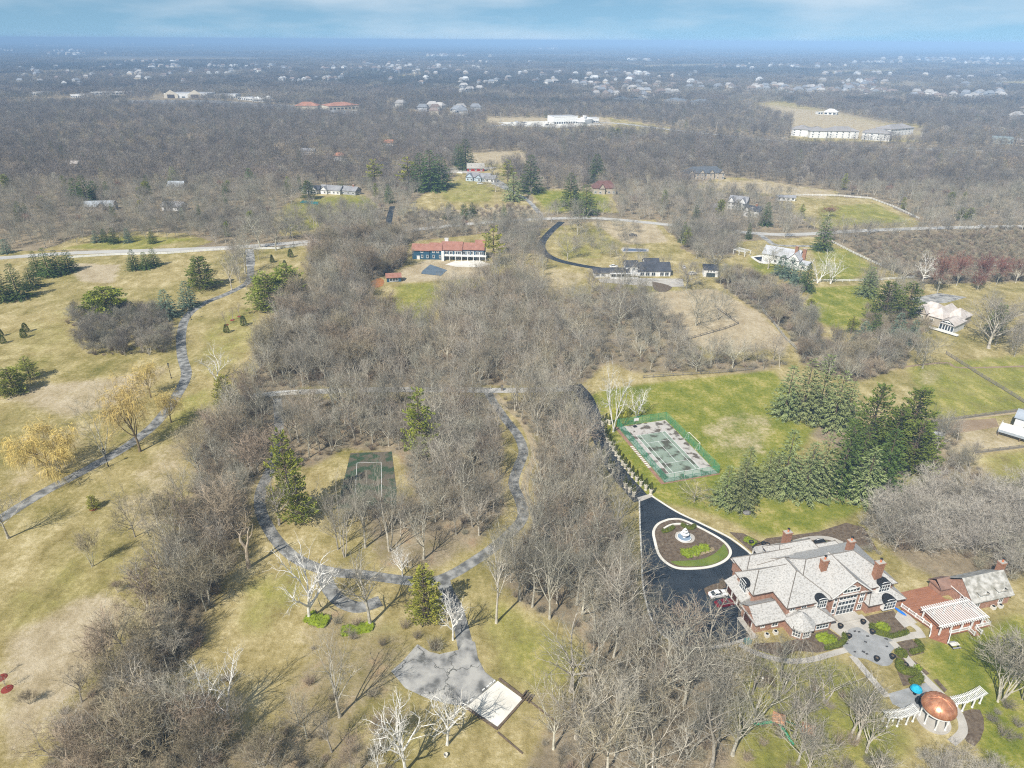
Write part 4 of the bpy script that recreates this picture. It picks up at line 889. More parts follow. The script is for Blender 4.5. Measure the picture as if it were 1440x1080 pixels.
# evergreens
for kind, x, y, tp, w, lb in [
    ('spruce_pale', 1103, 584, 514, 40, 'pale spruce at the left end of the clump above the court lawn'), ('spruce_pale', 1126, 588, 504, 42, 'pale spruce second from the left in the clump above the court lawn'),
    ('spruce_pale', 1148, 590, 498, 42, 'tallest pale spruce in the clump above the court lawn'), ('spruce_pale', 1170, 602, 520, 42, 'pale spruce in front at the right of the clump above the court lawn'),
    ('spruce_pale', 1187, 598, 536, 34, 'small pale spruce at the right end of the clump above the court lawn'),
    ('spruce_pale', 1018, 708, 655, 36, 'short pale spruce in front of the tennis court corner, leftmost'), ('spruce_pale', 1040, 713, 648, 40, 'pale spruce beside the boulder below the tennis court'),
    ('spruce_pale', 1046, 690, 628, 36, 'pale spruce right behind the boulder clump at the court corner'), ('spruce_pale', 1075, 690, 632, 36, 'pale spruce between the court corner clump and the big stand'),
    ('spruce_pale', 1099, 693, 604, 46, 'tall pale spruce at the left of the big stand'), ('spruce_pale', 1086, 694, 640, 32, 'low pale spruce at the left foot of the big stand'),
    ('spruce_pale', 1130, 698, 622, 46, 'pale spruce in front, left middle of the big stand'), ('spruce_pale', 1150, 692, 612, 44, 'grey green spruce in the middle of the big stand'),
    ('spruce_dark', 1178, 692, 588, 48, 'olive dark spruce rising in the middle of the big stand'), ('spruce_dark', 1200, 684, 600, 46, 'dark spruce behind the front pale spruce of the big stand'),
    ('spruce_pale', 1212, 704, 630, 48, 'pale spruce at the very front of the big stand'), ('spruce_dark', 1235, 698, 602, 54, 'very dark spruce at the right front of the big stand'),
    ('pine_dark', 1216, 640, 541, 50, 'tall layered pine at the back left of the big stand'), ('pine_dark', 1270, 640, 545, 56, 'tallest layered pine at the back right of the big stand'),
    ('pine_dark', 1278, 662, 594, 56, 'layered pine at the right edge of the big stand, lower one'), ('pine_dark', 1248, 650, 575, 50, 'layered pine in the inside of the big stand'),
    ('pine', 413, 728, 606, 44, 'tall yellow green pine inside the bend of the old drive'), ('pine', 424, 733, 662, 38, 'lower green pine leaning on the tall pine in the drive bend'),
    ('pine', 592, 645, 546, 40, 'tall yellow green pine in the middle of the woods'), ('pine_gold', 599, 872, 798, 44, 'sparse golden pine beside the drive to the parking pad'),
    ('pine_gold', 694, 372, 318, 30, 'golden pine at the right end of the blue house'), ('pine_gold', 528, 263, 225, 28, 'golden pine behind the wooded drive'), ('pine_gold', 575, 264, 222, 26, 'yellow green pine left of the wide dark spruces'),
    ('spruce_dark', 592, 266, 214, 34, 'left of three wide dark spruces by the farmhouse lawn'), ('spruce_dark', 606, 268, 210, 36, 'middle of three wide dark spruces by the farmhouse lawn'), ('spruce_dark', 619, 264, 217, 30, 'right of three wide dark spruces by the farmhouse lawn'),
    ('spruce_dark', 655, 238, 195, 28, 'dark spruce left behind the red barn'), ('spruce_dark', 645, 232, 203, 20, 'slim dark spruce behind the farmyard'),
    ('pine_gold', 714, 262, 226, 28, 'bronze green cedar right of the farmhouse'), ('spruce_pale', 722, 282, 242, 26, 'pale spruce beside the farm drive'), ('spruce_dark', 746, 271, 217, 32, 'tall dark spruce alone right of the farm drive'),
    ('spruce_dark', 838, 256, 216, 28, 'tall dark spruce behind the brown roofed house'), ('spruce_dark', 802, 290, 243, 28, 'dark spruce by the road left of the brown roofed house'), ('spruce_dark', 823, 302, 260, 32, 'dark spruce in front of the brown roofed house'),
    ('spruce_pale', 808, 288, 262, 16, 'small yellow green spruce between two dark spruces by the road'), ('spruce_dark', 631, 308, 284, 14, 'left of three small dark spruces by the road'), ('spruce_dark', 653, 308, 285, 13, 'middle of three small dark spruces by the road'),
    ('spruce_dark', 664, 306, 284, 14, 'right of three small dark spruces by the road'), ('spruce_pale', 709, 305, 288, 10, 'slim small spruce in the scrub below the farmhouse'),
    ('spruce_dark', 110, 287, 250, 24, 'dark evergreen by the grey roofed house in the left woods, left one'), ('spruce_dark', 123, 288, 247, 24, 'dark evergreen by the grey roofed house in the left woods, middle one'), ('spruce_dark', 136, 285, 254, 22, 'dark evergreen by the grey roofed house in the left woods, right one'),
    ('spruce_dark', 353, 262, 236, 22, 'dark evergreen deep in the left woods right of the yellow tree'), ('spruce_pale', 245, 258, 234, 16, 'slim evergreen in the left woods'), ('pine_dark', 435, 280, 254, 20, 'pine in front of the white house with the pool'),
    ('spruce_dark', 1155, 352, 304, 26, 'dark spruce behind the white house with brick chimneys'), ('spruce_dark', 1076, 317, 284, 18, 'dark spruce right of the white gabled house by the road'),
    ('spruce_blue', 1098, 388, 359, 24, 'blue green spruce, first of four in front of the white house'), ('spruce_blue', 1110, 393, 362, 22, 'blue green spruce, second of four in front of the white house'),
    ('spruce_blue', 1122, 402, 369, 24, 'blue green spruce, third of four in front of the white house'), ('spruce_dark', 1132, 409, 370, 22, 'dark green spruce, last of four in front of the white house'),
    ('spruce_pale', 1218, 416, 375, 28, 'pale spruce standing by the white paddock fence'), ('pine_dark', 1241, 450, 396, 40, 'broad layered pine left of the tan roofed house'), ('pine_dark', 1272, 447, 398, 34, 'layered pine touching the tan roofed house'),
    ('spruce_dark', 1229, 472, 442, 22, 'dark spruce below the broad layered pine'), ('spruce_blue', 1212, 482, 452, 24, 'blue grey spruce in the thicket below the broad pine'), ('pine_gold', 1196, 470, 444, 18, 'golden pine in the thicket left of the broad pine'),
    ('pine_gold', 1137, 445, 420, 20, 'golden pine on the fence line beyond the straw paddock'), ('spruce_blue', 1258, 482, 440, 26, 'blue grey spruce in front of the tan roofed house'), ('spruce_blue', 1280, 485, 450, 22, 'pale blue spruce right of the thicket below the tan roofed house'),
    ('pine_dark', 1398, 470, 428, 26, 'dark green pine tangled in the bare tree right of the tan roofed house'), ('pine', 1350, 310, 292, 12, 'small pine by the country road at the right, left one'), ('pine', 1362, 309, 292, 14, 'small pine by the country road at the right, right one'),
    ('spruce_blue', 136, 341, 324, 12, 'blue spruce on the far road verge, leftmost'), ('spruce_dark', 148, 340, 322, 13, 'dark spruce on the far road verge'), ('spruce_dark', 161, 342, 320, 15, 'largest dark spruce on the far road verge'), ('spruce_blue', 181, 341, 321, 12, 'pale blue spruce on the far road verge'),
    ('spruce_blue', 10, 356, 336, 16, 'blue green spruce on the far road verge by the left edge'), ('spruce_dark', 215, 342, 322, 12, 'small dark spruce on the far road verge, rightmost'), ('pine_gold', 200, 300, 282, 30, 'spreading golden evergreen by the houses in the left woods'),
    ('spruce_pale', 860, 195, 178, 30, 'evergreen hedge trees before the white commercial buildings, left part'), ('pine_gold', 868, 196, 180, 20, 'yellow green pine at the near edge of the commercial lot'), ('spruce_dark', 822, 186, 172, 40, 'long dark evergreen group beside the commercial lot')]:
    nm = {'spruce_pale': 'spruce', 'spruce_dark': 'spruce', 'spruce_blue': 'blue_spruce', 'pine': 'pine_tree', 'pine_dark': 'pine_tree', 'pine_gold': 'pine_tree'}[kind]
    TT(nm, kind, (x, y), lb, cat='spruce' if 'spruce' in nm else 'pine tree', top=tp, width=w)
# ------------------------------------------------------------------ building kit
def window(root, side, c, w, h, z, wall, panes=2, rows=1, name='window', arch=False, depth=.10, fm=None, gl=None):
    """framed window on a wall plane; side -y,+y,-x,+x; c = position along the wall; wall = coordinate of the wall plane"""
    fr, gm_ = MB(), MB(); f = .16

    def bx(mb, a0, a1, z0, z1, d0, d1):
        if side == '-y': mb.box(a0, a1, wall - d1, wall - d0, z0, z1)
        elif side == '+y': mb.box(a0, a1, wall + d0, wall + d1, z0, z1)
        elif side == '-x': mb.box(wall - d1, wall - d0, a0, a1, z0, z1)
        else: mb.box(wall + d0, wall + d1, a0, a1, z0, z1)
    a0, a1 = c - w / 2, c + w / 2
    bx(fr, a0 - f, a1 + f, z - f * 1.5, z, -.05, depth + .06); bx(fr, a0 - f, a1 + f, z + h, z + h + f, -.05, depth)
    bx(fr, a0 - f, a0, z, z + h, -.05, depth); bx(fr, a1, a1 + f, z, z + h, -.05, depth)
    for i in range(1, panes): x = a0 + w * i / panes; bx(fr, x - f * .4, x + f * .4, z, z + h, -.05, depth - .01)
    for i in range(1, rows): y = z + h * i / rows; bx(fr, a0, a1, y - f * .4, y + f * .4, -.05, depth - .02)
    bx(gm_, a0, a1, z, z + h, -.04, depth - .05)
    if arch:
        n = 10; v = []; 
        for k in range(n + 1):
            an = math.pi * k / n
            for rad in (1.0, .78): v.append((c + (w / 2 + f) * math.cos(an) * rad, z + h + f + (w / 2 + f) * .50 * math.sin(an) * rad))
        def p3(a, zz, d): return {'-y': (a, wall - d, zz), '+y': (a, wall + d, zz), '-x': (wall - d, a, zz), '+x': (wall + d, a, zz)}[side]
        vs = [p3(a, zz, depth) for a, zz in v] + [p3(a, zz, -.05) for a, zz in v]; m_ = len(v); fs = []
        for k in range(n):
            i = 2 * k; fs += [(i, i + 2, i + 3, i + 1), (m_ + i, m_ + i + 1, m_ + i + 3, m_ + i + 2), (i, m_ + i, m_ + i + 2, i + 2), (i + 1, i + 3, m_ + i + 3, m_ + i + 1)]
        fr.add(vs, fs)
        gv = [p3(c, z + h + f, depth - .05)] + [p3(v[2 * k + 1][0], v[2 * k + 1][1], depth - .05) for k in range(n + 1)]
        gm_.add(gv, [(0, k + 1, k + 2) for k in range(n)])
    o = fr.build(name, fm or white, root); gm_.build('pane', gl or glass, o); return o


def door(root, side, c, w, h, wall, m, z=0.0, name='door', panels=0):
    mb, fr = MB(), MB()

    def bx(b, a0, a1, z0, z1, d0, d1):
        if side == '-y': b.box(a0, a1, wall - d1, wall - d0, z0, z1)
        elif side == '+y': b.box(a0, a1, wall + d0, wall + d1, z0, z1)
        elif side == '-x': b.box(wall - d1, wall - d0, a0, a1, z0, z1)
        else: b.box(wall + d0, wall + d1, a0, a1, z0, z1)
    bx(mb, c - w / 2, c + w / 2, z, z + h, -.05, .05)
    for i in range(panels):
        for j in range(4): bx(mb, c - w / 2 + w * (i + .1) / panels, c - w / 2 + w * (i + .9) / panels, z + h * (j + .1) / 4, z + h * (j + .9) / 4, .05, .08)
    bx(fr, c - w / 2 - .15, c - w / 2, z, z + h, -.05, .12); bx(fr, c + w / 2, c + w / 2 + .15, z, z + h, -.05, .12); bx(fr, c - w / 2 - .15, c + w / 2 + .15, z + h, z + h + .18, -.05, .12)
    o = mb.build(name, m, root); fr.build('door_frame', white, o); return o


def chimney(root, x, y, z0, z1, w=1.3, d=.9, m=None, pots=True):
    mb = MB(); mb.box(x - w / 2, x + w / 2, y - d / 2, y + d / 2, z0, z1 - .35).box(x - w * .58, x + w * .58, y - d * .6, y + d * .6, z1 - .35, z1)
    o = mb.build('chimney', m or brick_chim, root)
    MB().box(x - w * .52, x + w * .52, y - d * .54, y + d * .54, z1, z1 + .12).build('cap_stone', concrete, o)
    if pots:
        MB().lathe([(.24, z1 + .12), (.2, z1 + .8), (.26, z1 + .95)], 10, (x, y)).build('chimney_pot', mat('terracotta', (.62, .22, .10), (.5, .17, .08)), o)
        MB().lathe([(.34, z1 + 1.0), (.34, z1 + 1.1), (.05, z1 + 1.3)], 10, (x, y)).build('pot_cowl', dark_metal, o)
    return o


def arch_dormer(root, side, c, wall, z, w, h, depth):
    """small dormer with a rounded black metal hood over a white window"""
    mb = MB(); n = 10; pr = []
    for k in range(n + 1):
        a = math.pi * k / n; pr.append((c + (w / 2 + .3) * math.cos(a), z + h + .08 + (w * .30) * math.sin(a)))
    def p3(a, zz, d): return {'-y': (a, wall - d, zz), '+y': (a, wall + d, zz), '-x': (wall - d, a, zz), '+x': (wall + d, a, zz)}[side]
    vs = [p3(a, zz, .35) for a, zz in pr] + [p3(a, zz, -depth) for a, zz in pr]; m_ = n + 1
    fs = [(k, k + 1, m_ + k + 1, m_ + k) for k in range(n)] + [tuple(range(m_, 2 * m_))[::-1]]
    hood = MB().add(vs, fs).build('dormer_hood', dark_metal, root)
    wl = MB(); q0, q1 = c - w / 2 - .15, c + w / 2 + .15
    if side == '-y': wl.box(q0, q1, wall - .02, wall + depth, z - .6, z + h + .1)
    elif side == '-x': wl.box(wall - .02, wall + depth, q0, q1, z - .6, z + h + .1)
    elif side == '+x': wl.box(wall - depth, wall + .02, q0, q1, z - .6, z + h + .1)
    else: wl.box(q0, q1, wall - depth, wall + .02, z - .6, z + h + .1)
    wl.build('dormer_wall', white, root)
    window(root, side, c, w, h + .35, z - .35, wall - .02 if side[0] == '-' else wall + .02, 4, 2, arch=True, name='arched_window')
    return hood


ANG = R(14.5)

# ------------------------------------------------------------------ the brick mansion
bm = empty('brick_mansion', (54.8, 113.0, 0), ANG, 'large red brick mansion with pale shake hip roofs and four chimneys', 'mansion')
EXCL_P.append([(50, 108), (100, 118), (94, 142), (46, 130)])
wl = lambda n, x0, x1, y0, y1, z1, z0=0: MB().box(x0, x1, y0, y1, z0 - .1, z1).build('wall', brick, bm)
cap_m = mat('roof_cap', (.20, .175, .15), (.14, .12, .10), scale=2)


def MBx(*a, **k):
    mb = MB().hip(*a, **k); o = mb.build('roof', shake, bm); c = MB()
    for p, q_ in mb.lines: c.tube([Vector(p) + Vector((0, 0, .02)), Vector(q_) + Vector((0, 0, .02))], .10, 4)
    c.build('ridge_cap', cap_m, o)
    g_ = MB(); x0, x1, y0, y1, z = a[:5]; t_ = k.get('t', .22)
    for A_, B_ in (((x0, y0), (x1, y0)), ((x1, y0), (x1, y1)), ((x1, y1), (x0, y1)), ((x0, y1), (x0, y0))): g_.tube([(A_[0], A_[1], z - t_ * .5), (B_[0], B_[1], z - t_ * .5)], .11, 4)
    g_.build('gutter', mat('gutter_brown', (.10, .075, .06)), o); return o
wl('', .5, 8.0, .1, 5.7, 3.1)                                                      # single storey garage wing with a street gable
MB().add([(.52, .1, 3.1), (.52, 5.7, 3.1), (.52, 2.9, 5.25), (.8, .1, 3.1), (.8, 5.7, 3.1), (.8, 2.9, 5.25)], [(0, 1, 2), (3, 5, 4), (0, 2, 5, 3), (1, 4, 5, 2), (0, 3, 4, 1)]).build('gable_wall', brick, bm)
MBx(-.1, 8.2, -.7, 6.5, 3.1, 2.6, 'x', 0, 1.5)
door(bm, '-x', 2.9, 3.0, 2.4, .5, mat('garage_door_brown', (.085, .030, .018), (.06, .022, .014)), name='garage_door', panels=4)
wl('', 1.45, 14, 6.2, 13.6, 3.0)                                                   # two storey garage block
MB().add([(.7, 6.6, 2.95), (.7, 14.2, 2.95), (3.4, 14.2, 4.3), (3.4, 6.6, 4.3), (.7, 6.6, 2.75), (.7, 14.2, 2.75), (3.4, 14.2, 2.75), (3.4, 6.6, 2.75)], [(0, 3, 2, 1), (0, 1, 5, 4), (1, 2, 6, 5), (0, 4, 7, 3), (4, 5, 6, 7)]).build('garage_eave_roof', shake, bm)
for c in (7.8, 10.2, 12.5): door(bm, '-x', c, 1.9, 2.3, 1.45, MATS['garage_door_brown'], name='garage_door', panels=3)
wl('', 3.0, 14, 5.9, 12.6, 6.0)
MBx(2.4, 15, 5.3, 13.2, 6.0, 3.6, 'x', 3.4, 0); arch_dormer(bm, '-x', 9.1, 2.3, 4.7, 2.6, 1.6, 3.0)
wl('', 8.2, 19.2, .35, 12, 6.0)                                                     # projecting south block
MBx(7.6, 19.8, -.25, 14, 6.0, 4.1, 'y', 6.6, 3.0)
arch_dormer(bm, '-y', 16.6, -.38, 4.7, 2.3, 1.6, 3.0); window(bm, '-y', 12.6, 1.1, 1.1, 4.4, .35, 2); window(bm, '-y', 9.6, 1.1, 1.1, 4.4, .35, 2)
wl('', 7.9, 18.1, -3.0, .5, 3.0); MBx(7.4, 18.7, -3.6, 3.2, 3.0, 1.75, 'x', 3.3, 3.3)     # single storey front with an eight sided bay
window(bm, '-y', 15.8, 3.0, 1.5, .8, -3.0, 4, 2); window(bm, '-y', 5.6, 1.3, 1.2, 1.0, .1, 2, 1); window(bm, '-y', 2.4, .8, .9, 1.4, .1, 2, 1)
oc = [(10.6 + 2.9 * math.cos(R(22.5 + 45 * k)), -1.7 + 2.9 * math.sin(R(22.5 + 45 * k))) for k in range(8)]
MB().prism(oc, -.1, 2.95).build('bay_wall', brick, bm)
oc2 = [(10.6 + 3.5 * math.cos(R(22.5 + 45 * k)), -1.7 + 3.5 * math.sin(R(22.5 + 45 * k))) for k in range(8)]
MB().add([(x, y, 3.03) for x, y in oc2] + [(10.6, -1.5, 5.6)] + [(x, y, 2.8) for x, y in oc2], [(k, (k + 1) % 8, 8) for k in range(8)] + [(9 + k, 9 + (k + 1) % 8, (k + 1) % 8, k) for k in range(8)] + [tuple(range(9, 17))[::-1]]).build('bay_roof', shake, bm)
for k, dx in ((0, -1.9), (1, 0), (2, 1.9)):
    w_ = window(bm, '-y', 0, 1.5, 1.5, .75, 0, 3, 2); an = R(-45 * (1 - k) * -1)
    w_.location = (10.6 + 2.68 * math.sin(R((k - 1) * 45)), -1.7 - 2.68 * math.cos(R((k - 1) * 45)), 0); w_.rotation_euler.z = R((k - 1) * 45)
wl('', 12, 37.4, 1.2, 15.6, 6.0)                                                    # main block
MBx(11, 38.0, .6, 16.2, 6.0, 4.9, 'x', 6.5, 7.5, t=.25)
MB().box(20.0, 29.2, .0, 3, -.1, 6.6).build('gable_wall', brick, bm)                    # tall entrance gable
MB().add([(20, 0, 6.6), (29.2, 0, 6.6), (24.6, 0, 10.3), (20, .4, 6.6), (29.2, .4, 6.6), (24.6, .4, 10.3)], [(0, 1, 2), (3, 5, 4), (0, 2, 5, 3), (1, 4, 5, 2)]).build('gable_wall', brick, bm)
MBx(19.2, 30.0, -.5, 9.5, 6.45, 4.35, 'y', 0, 0, t=.3)
fr_ = MB()
for sx in (-1, 1): fr_.add([(24.6 + sx * 5.45, -.56, 6.05), (24.6 + sx * 5.45, -.56, 6.42), (24.6, -.56, 10.85), (24.6, -.56, 10.45), (24.6 + sx * 5.45, -.50, 6.05), (24.6 + sx * 5.45, -.50, 6.42), (24.6, -.50, 10.85), (24.6, -.50, 10.45)],
                           [(0, 1, 2, 3), (4, 7, 6, 5), (0, 4, 5, 1), (1, 5, 6, 2), (3, 2, 6, 7), (0, 3, 7, 4)])
fr_.build('gable_trim', white, bm)
window(bm, '-y', 24.4, 4.2, .9, 7.0, 0, 5, 1, arch=False); window(bm, '-y', 24.4, 1.6, .25, 7.95, 0, 1, 1, arch=True, name='fan_light'); window(bm, '-y', 24.0, 4.6, 1.15, 5.0, 0, 5, 1); window(bm, '-y', 24.0, 4.6, 1.0, 3.3, 0, 5, 1)
d_ = window(bm, '-y', 24.0, 4.6, 2.4, .45, 0, 5, 2, name='glass_doors')
for z in (4.9, 3.1, .9): window(bm, '-y', 27.9, 1.0, 1.3, z, 0, 2, 1)
for z in (4.9, 3.1, 1.2): window(bm, '-y', 20.7, .7, 1.2, z, 0, 1, 1)
wl('', 29.2, 38.6, -1.1, 2.5, 3.0); MBx(28.8, 39.3, -1.75, 5.2, 3.0, 1.75, 'x', 3.2, 3.2)   # right hand front
arch_dormer(bm, '-y', 34.6, -1.9, 1.5, 3.0, 1.5, 2.6); arch_dormer(bm, '-y', 34.2, .45, 4.8, 2.7, 1.5, 3.2)
wl('', 38.2, 40.0, 4, 15, 3.0); MB().add([(37.2, 3.4, 4.6), (40.6, 3.4, 3.0), (40.6, 15.6, 3.0), (37.2, 15.6, 4.6), (37.2, 3.4, 2.8), (40.6, 3.4, 2.8), (40.6, 15.6, 2.8), (37.2, 15.6, 2.8)], [(0, 1, 2, 3), (1, 0, 4, 5), (3, 2, 6, 7), (2, 1, 5, 6), (7, 6, 5, 4), (0, 3, 7, 4)]).build('roof', shake, bm)
arch_dormer(bm, '+x', 9.5, 40.7, 1.8, 2.4, 1.4, 2.5)
wl('', 5.5, 17.5, 12.5, 18.0, 5.4); MBx(4.9, 19, 12.2, 18.6, 5.4, 2.9, 'x', 2.6, 0)       # north side roofs
wl('', 15.5, 27.5, 14, 20.2, 5.2); MBx(14.8, 28.2, 13.8, 20.8, 5.2, 3.0, 'x', 2.2, 2.5)
wl('', 26.5, 35, 14.5, 19, 4.0); MBx(26, 35.6, 14, 19.6, 4.0, 2.6, 'x', 0, 2.6); arch_dormer(bm, '+y', 31, 19.7, 2.9, 2.6, 1.4, 2.5)
wl('', 6.5, 12.5, 17.5, 20.0, 3.2); MBx(6, 13, 16, 20.6, 3.2, 2.0, 'x', 1.8, 1.8); wl('', 28, 31, 1.0, 1.6, 3.0)
chimney(bm, 20.6, 6.0, 8.0, 12.2, 1.5, 1.1); chimney(bm, 30.5, 9.6, 9.0, 12.9, 1.5, 1.1); chimney(bm, 33.2, 2.6, 6.6, 11.6, 1.9, 1.2); chimney(bm, 20.6, 19.6, 5.5, 9.6, 1.9, 1.2)
MB().box(21.2, 27.0, -2.3, -.02, 0, .42).box(20.8, 27.4, -2.9, -2.3, 0, .21).build('entrance_steps', concrete, bm)
MB().tube([(14.2 + 3.1 * 0, 23.0, 0), (14.2, 23, 3.0)], .16, 6).build('porch_column', white, bm); MB().tube([(18.4, 23.0, 0), (18.4, 23, 3.0)], .16, 6).build('porch_column', white, bm)
pa = [(16.3 + 2.6 * math.cos(math.pi * k / 12), 23.0, 3.0 + 1.3 * math.sin(math.pi * k / 12)) for k in range(13)]; MB().tube(pa, .16, 5).build('porch_arch', dark_metal, bm)
MB().box(13.8, 18.8, 20.2, 23.4, 2.85, 3.0).build('porch_roof', shake, bm)

# ------------------------------------------------------------------ pool house, deck, pergola
ph = empty('pool_house', (107.9, 120.1, 0), ANG, 'small brick house with a grey shake roof and two white dormers beside the red deck', 'house')
EXCL_P.append([(88, 108), (122, 116), (118, 142), (96, 140)])
MB().box(0, 11.6, 0, 7.8, -.1, 3.0).build('wall', brick, ph)
MB().add([(0, 0, 3), (0, 7.8, 3), (0, 3.9, 6.4), (.4, 0, 3), (.4, 7.8, 3), (.4, 3.9, 6.4)], [(0, 2, 1), (3, 4, 5), (0, 3, 5, 2), (1, 2, 5, 4)]).build('gable_wall', brick, ph)
MB().add([(11.6, 0, 3), (11.6, 7.8, 3), (11.6, 3.9, 6.4), (11.2, 0, 3), (11.2, 7.8, 3), (11.2, 3.9, 6.4)], [(0, 1, 2), (3, 5, 4), (0, 2, 5, 3), (1, 4, 5, 2)]).build('gable_wall', brick, ph)
MB().hip(-.2, 12.0, -.6, 8.4, 3.0, 3.85, 'x', 0, 0).build('roof', mat('grey_shake_roof', (.50, .485, .45), (.27, .26, .225), scale=.8, lo=.38, hi=.6, bump=.4), ph)
MB().box(-3.0, 0, 5.6, 8.9, -.1, 2.6).build('wall', brick, ph); MB().hip(-3.4, .5, 5.2, 9.3, 2.6, 1.7, 'x', 0, 0).build('roof', mat('brown_roof', (.30, .19, .145), (.22, .14, .11)), ph)
MB().box(-.34, -.2, -.7, 8.5, 2.86, 3.0).build('rake_trim', white, ph)
for c in (3.2, 8.4):
    dw = MB().box(c - .9, c + .9, .2, 3, 3.4, 4.9).build('dormer', white, ph); MB().hip(c - 1.3, c + 1.3, -.3, 3.8, 4.75, 1.1, 'y', 0, 0, t=.15).build('dormer_roof', MATS['grey_shake_roof'], dw)
    window(dw, '-y', c, .7, .7, 3.9, .2, 2)
for c in (2.2, 9.0): window(ph, '-y', c, 1.0, 1.4, .9, 0, 2)
door(ph, '-x', 1.6, 2.0, 2.1, 0, MATS['garage_door_brown'], .5, 'entrance_door', 2); chimney(ph, 12.3, 5.0, 0, 8.2, 1.5, 1.2)

dk = empty('garden_deck', (91.4, 114.8, 0), ANG, 'red stained timber deck with white railings and stairs between the two brick houses', 'deck')
DZ = .62
MB().prism([(4, 9.6), (14, 9.8), (14.8, 5.2), (18.2, 3.2), (18.2, -4.2), (7, -4.2), (4.4, -2.0), (2.3, 5.2)], DZ - .18, DZ).build('decking', deck_m, dk)
MB().prism([(4.2, 9.4), (13.8, 9.6), (14.6, 5.0), (18.0, 3.0), (18.0, -4.0), (7.2, -4.0), (4.6, -1.8), (2.5, 5.2)], -.05, DZ - .19).build('skirting', mat('deck_skirt', (.20, .09, .06), (.14, .065, .045)), dk)


def railing(par, pts, z0, h=1.0, step=1.7, nm='railing'):
    mb = MB(); a = [Vector((p[0], p[1], z0)) for p in pts]
    for p, q_ in zip(a, a[1:]):
        n = max(1, int((q_ - p).length / step)); dr = math.atan2(q_.y - p.y, q_.x - p.x); ln = (q_ - p).length
        for k in range(n + 1): c = p.lerp(q_, k / n); mb.rbox((c.x, c.y), .11, .11, z0, z0 + h + .15, dr)
        c = p.lerp(q_, .5); mb.rbox((c.x, c.y), ln / 2, .07, z0 + h - .1, z0 + h, dr); mb.rbox((c.x, c.y), ln / 2, .05, z0 + .12, z0 + .24, dr)
        for k in range(int(ln / .28)): c = p.lerp(q_, (k + .5) / int(ln / .28)); mb.rbox((c.x, c.y), .035, .035, z0 + .24, z0 + h - .1, dr)
    return mb.build(nm, white, par)


railing(dk, [(2.5, 5.6), (4.2, -1.4)], DZ); railing(dk, [(7.2, -4.05), (12.2, -4.05)], DZ); railing(dk, [(14.2, -4.05), (18.1, -4.05), (18.1, 2.6)], DZ)
st = MB()
for k in range(5): st.prism([(4.3 - .42 * k, -1.75 - .35 * k), (6.8 - .42 * k, -4.2 - .35 * k), (6.38 - .42 * k, -4.55 - .35 * k), (3.88 - .42 * k, -2.1 - .35 * k)], 0, DZ - .1 * (k + 1))
st.build('stairs', deck_m, dk)
railing(dk, [(4.1, -1.7), (2.2, -3.4)], .45); railing(dk, [(6.9, -4.3), (4.7, -6.0)], .45)
st = MB()
for k in range(4): st.box(12.3, 14.1, -4.2 - .35 * (k + 1), -4.2 - .35 * k, 0, DZ - .13 * (k + 1))
st.build('stairs', deck_m, dk); railing(dk, [(12.25, -4.2), (12.25, -5.6)], .4, step=.9); railing(dk, [(14.2, -4.2), (14.2, -5.6)], .4, step=.9)
pg = empty('white_pergola', (91.4, 114.8, 0), ANG, 'white slatted pergola standing on the red deck', 'pergola')
for x in (4.4, 7.4, 10.4, 13.2, 16.0):
    for y in (-3.7, 1.3): MB().box(x - .13, x + .13, y - .13, y + .13, DZ, DZ + 2.7).build('post', white, pg)
for y in (-3.7, 1.3): MB().box(3.5, 16.9, y - .1, y + .1, DZ + 2.7, DZ + 2.95).build('beam', white, pg)
for k in range(22): MB().box(3.8 + k * .6, 3.98 + k * .6, -4.5, 2.1, DZ + 2.953, DZ + 3.15).build('slat', white, pg)
kay = MB(); kay.add([(-1.7, 0, .35), (-.9, -.36, .34), (0, -.42, .32), (.9, -.36, .34), (1.7, 0, .35), (.9, .36, .34), (0, .42, .32), (-.9, .36, .34), (0, 0, .02), (-1.1, 0, .06), (1.1, 0, .06), (0, 0, .50), (-1.1, 0, .45), (1.1, 0, .45)],
                   [(0, 1, 9), (1, 2, 8, 9), (2, 3, 10, 8), (3, 4, 10), (4, 5, 10), (5, 6, 8, 10), (6, 7, 9, 8), (7, 0, 9), (1, 0, 12), (2, 1, 12, 11), (3, 2, 11, 13), (4, 3, 13), (5, 4, 13), (6, 5, 13, 11), (7, 6, 11, 12), (0, 7, 12)])
o = kay.build('kayak', mat('blue_plastic', (.02, .20, .75), (.02, .16, .62), rough=.4)); X, Y, _ = at(1262, 860); o.location = (X + .4, Y - .3, .07); o.rotation_euler = (0, 0, R(-62)); tag(o, 'bright blue kayak shaped cover lying on the side patio by the deck', 'boat')

# ------------------------------------------------------------------ copper pavilion and the two arbours
gz = empty('copper_pavilion', (83.8, 91.0, 0), 0, 'round garden pavilion with a shiny copper dome on white columns', 'pavilion', None, (.78, .78, .98))
EXCL_P.append([(74, 84), (95, 84), (95, 100), (74, 100)])
MB().lathe([(4.0, 0), (4.0, .2), (3.7, .2), (3.7, .36)], 28).build('floor_slab', concrete, gz)
for k in range(8):
    a = R(22 + 45 * k); MB().lathe([(.26, .36), (.26, .55), (.18, .6), (.16, 3.2), (.25, 3.3), (.25, 3.42)], 10, (3.2 * math.cos(a), 3.2 * math.sin(a))).build('column', white, gz)
MB().lathe([(3.0, 3.42), (3.6, 3.42), (3.6, 3.85), (3.9, 3.9), (3.9, 4.05), (3.0, 4.05)], 32).build('entablature', white, gz)
pr = [(4.0 * math.cos(R(a)), 4.06 + 2.5 * math.sin(R(a))) for a in range(0, 90, 8)] + [(.12, 6.57), (.1, 6.8)]
MB().lathe(pr, 36).build('dome', copper, gz, smooth=True)
rb = MB()
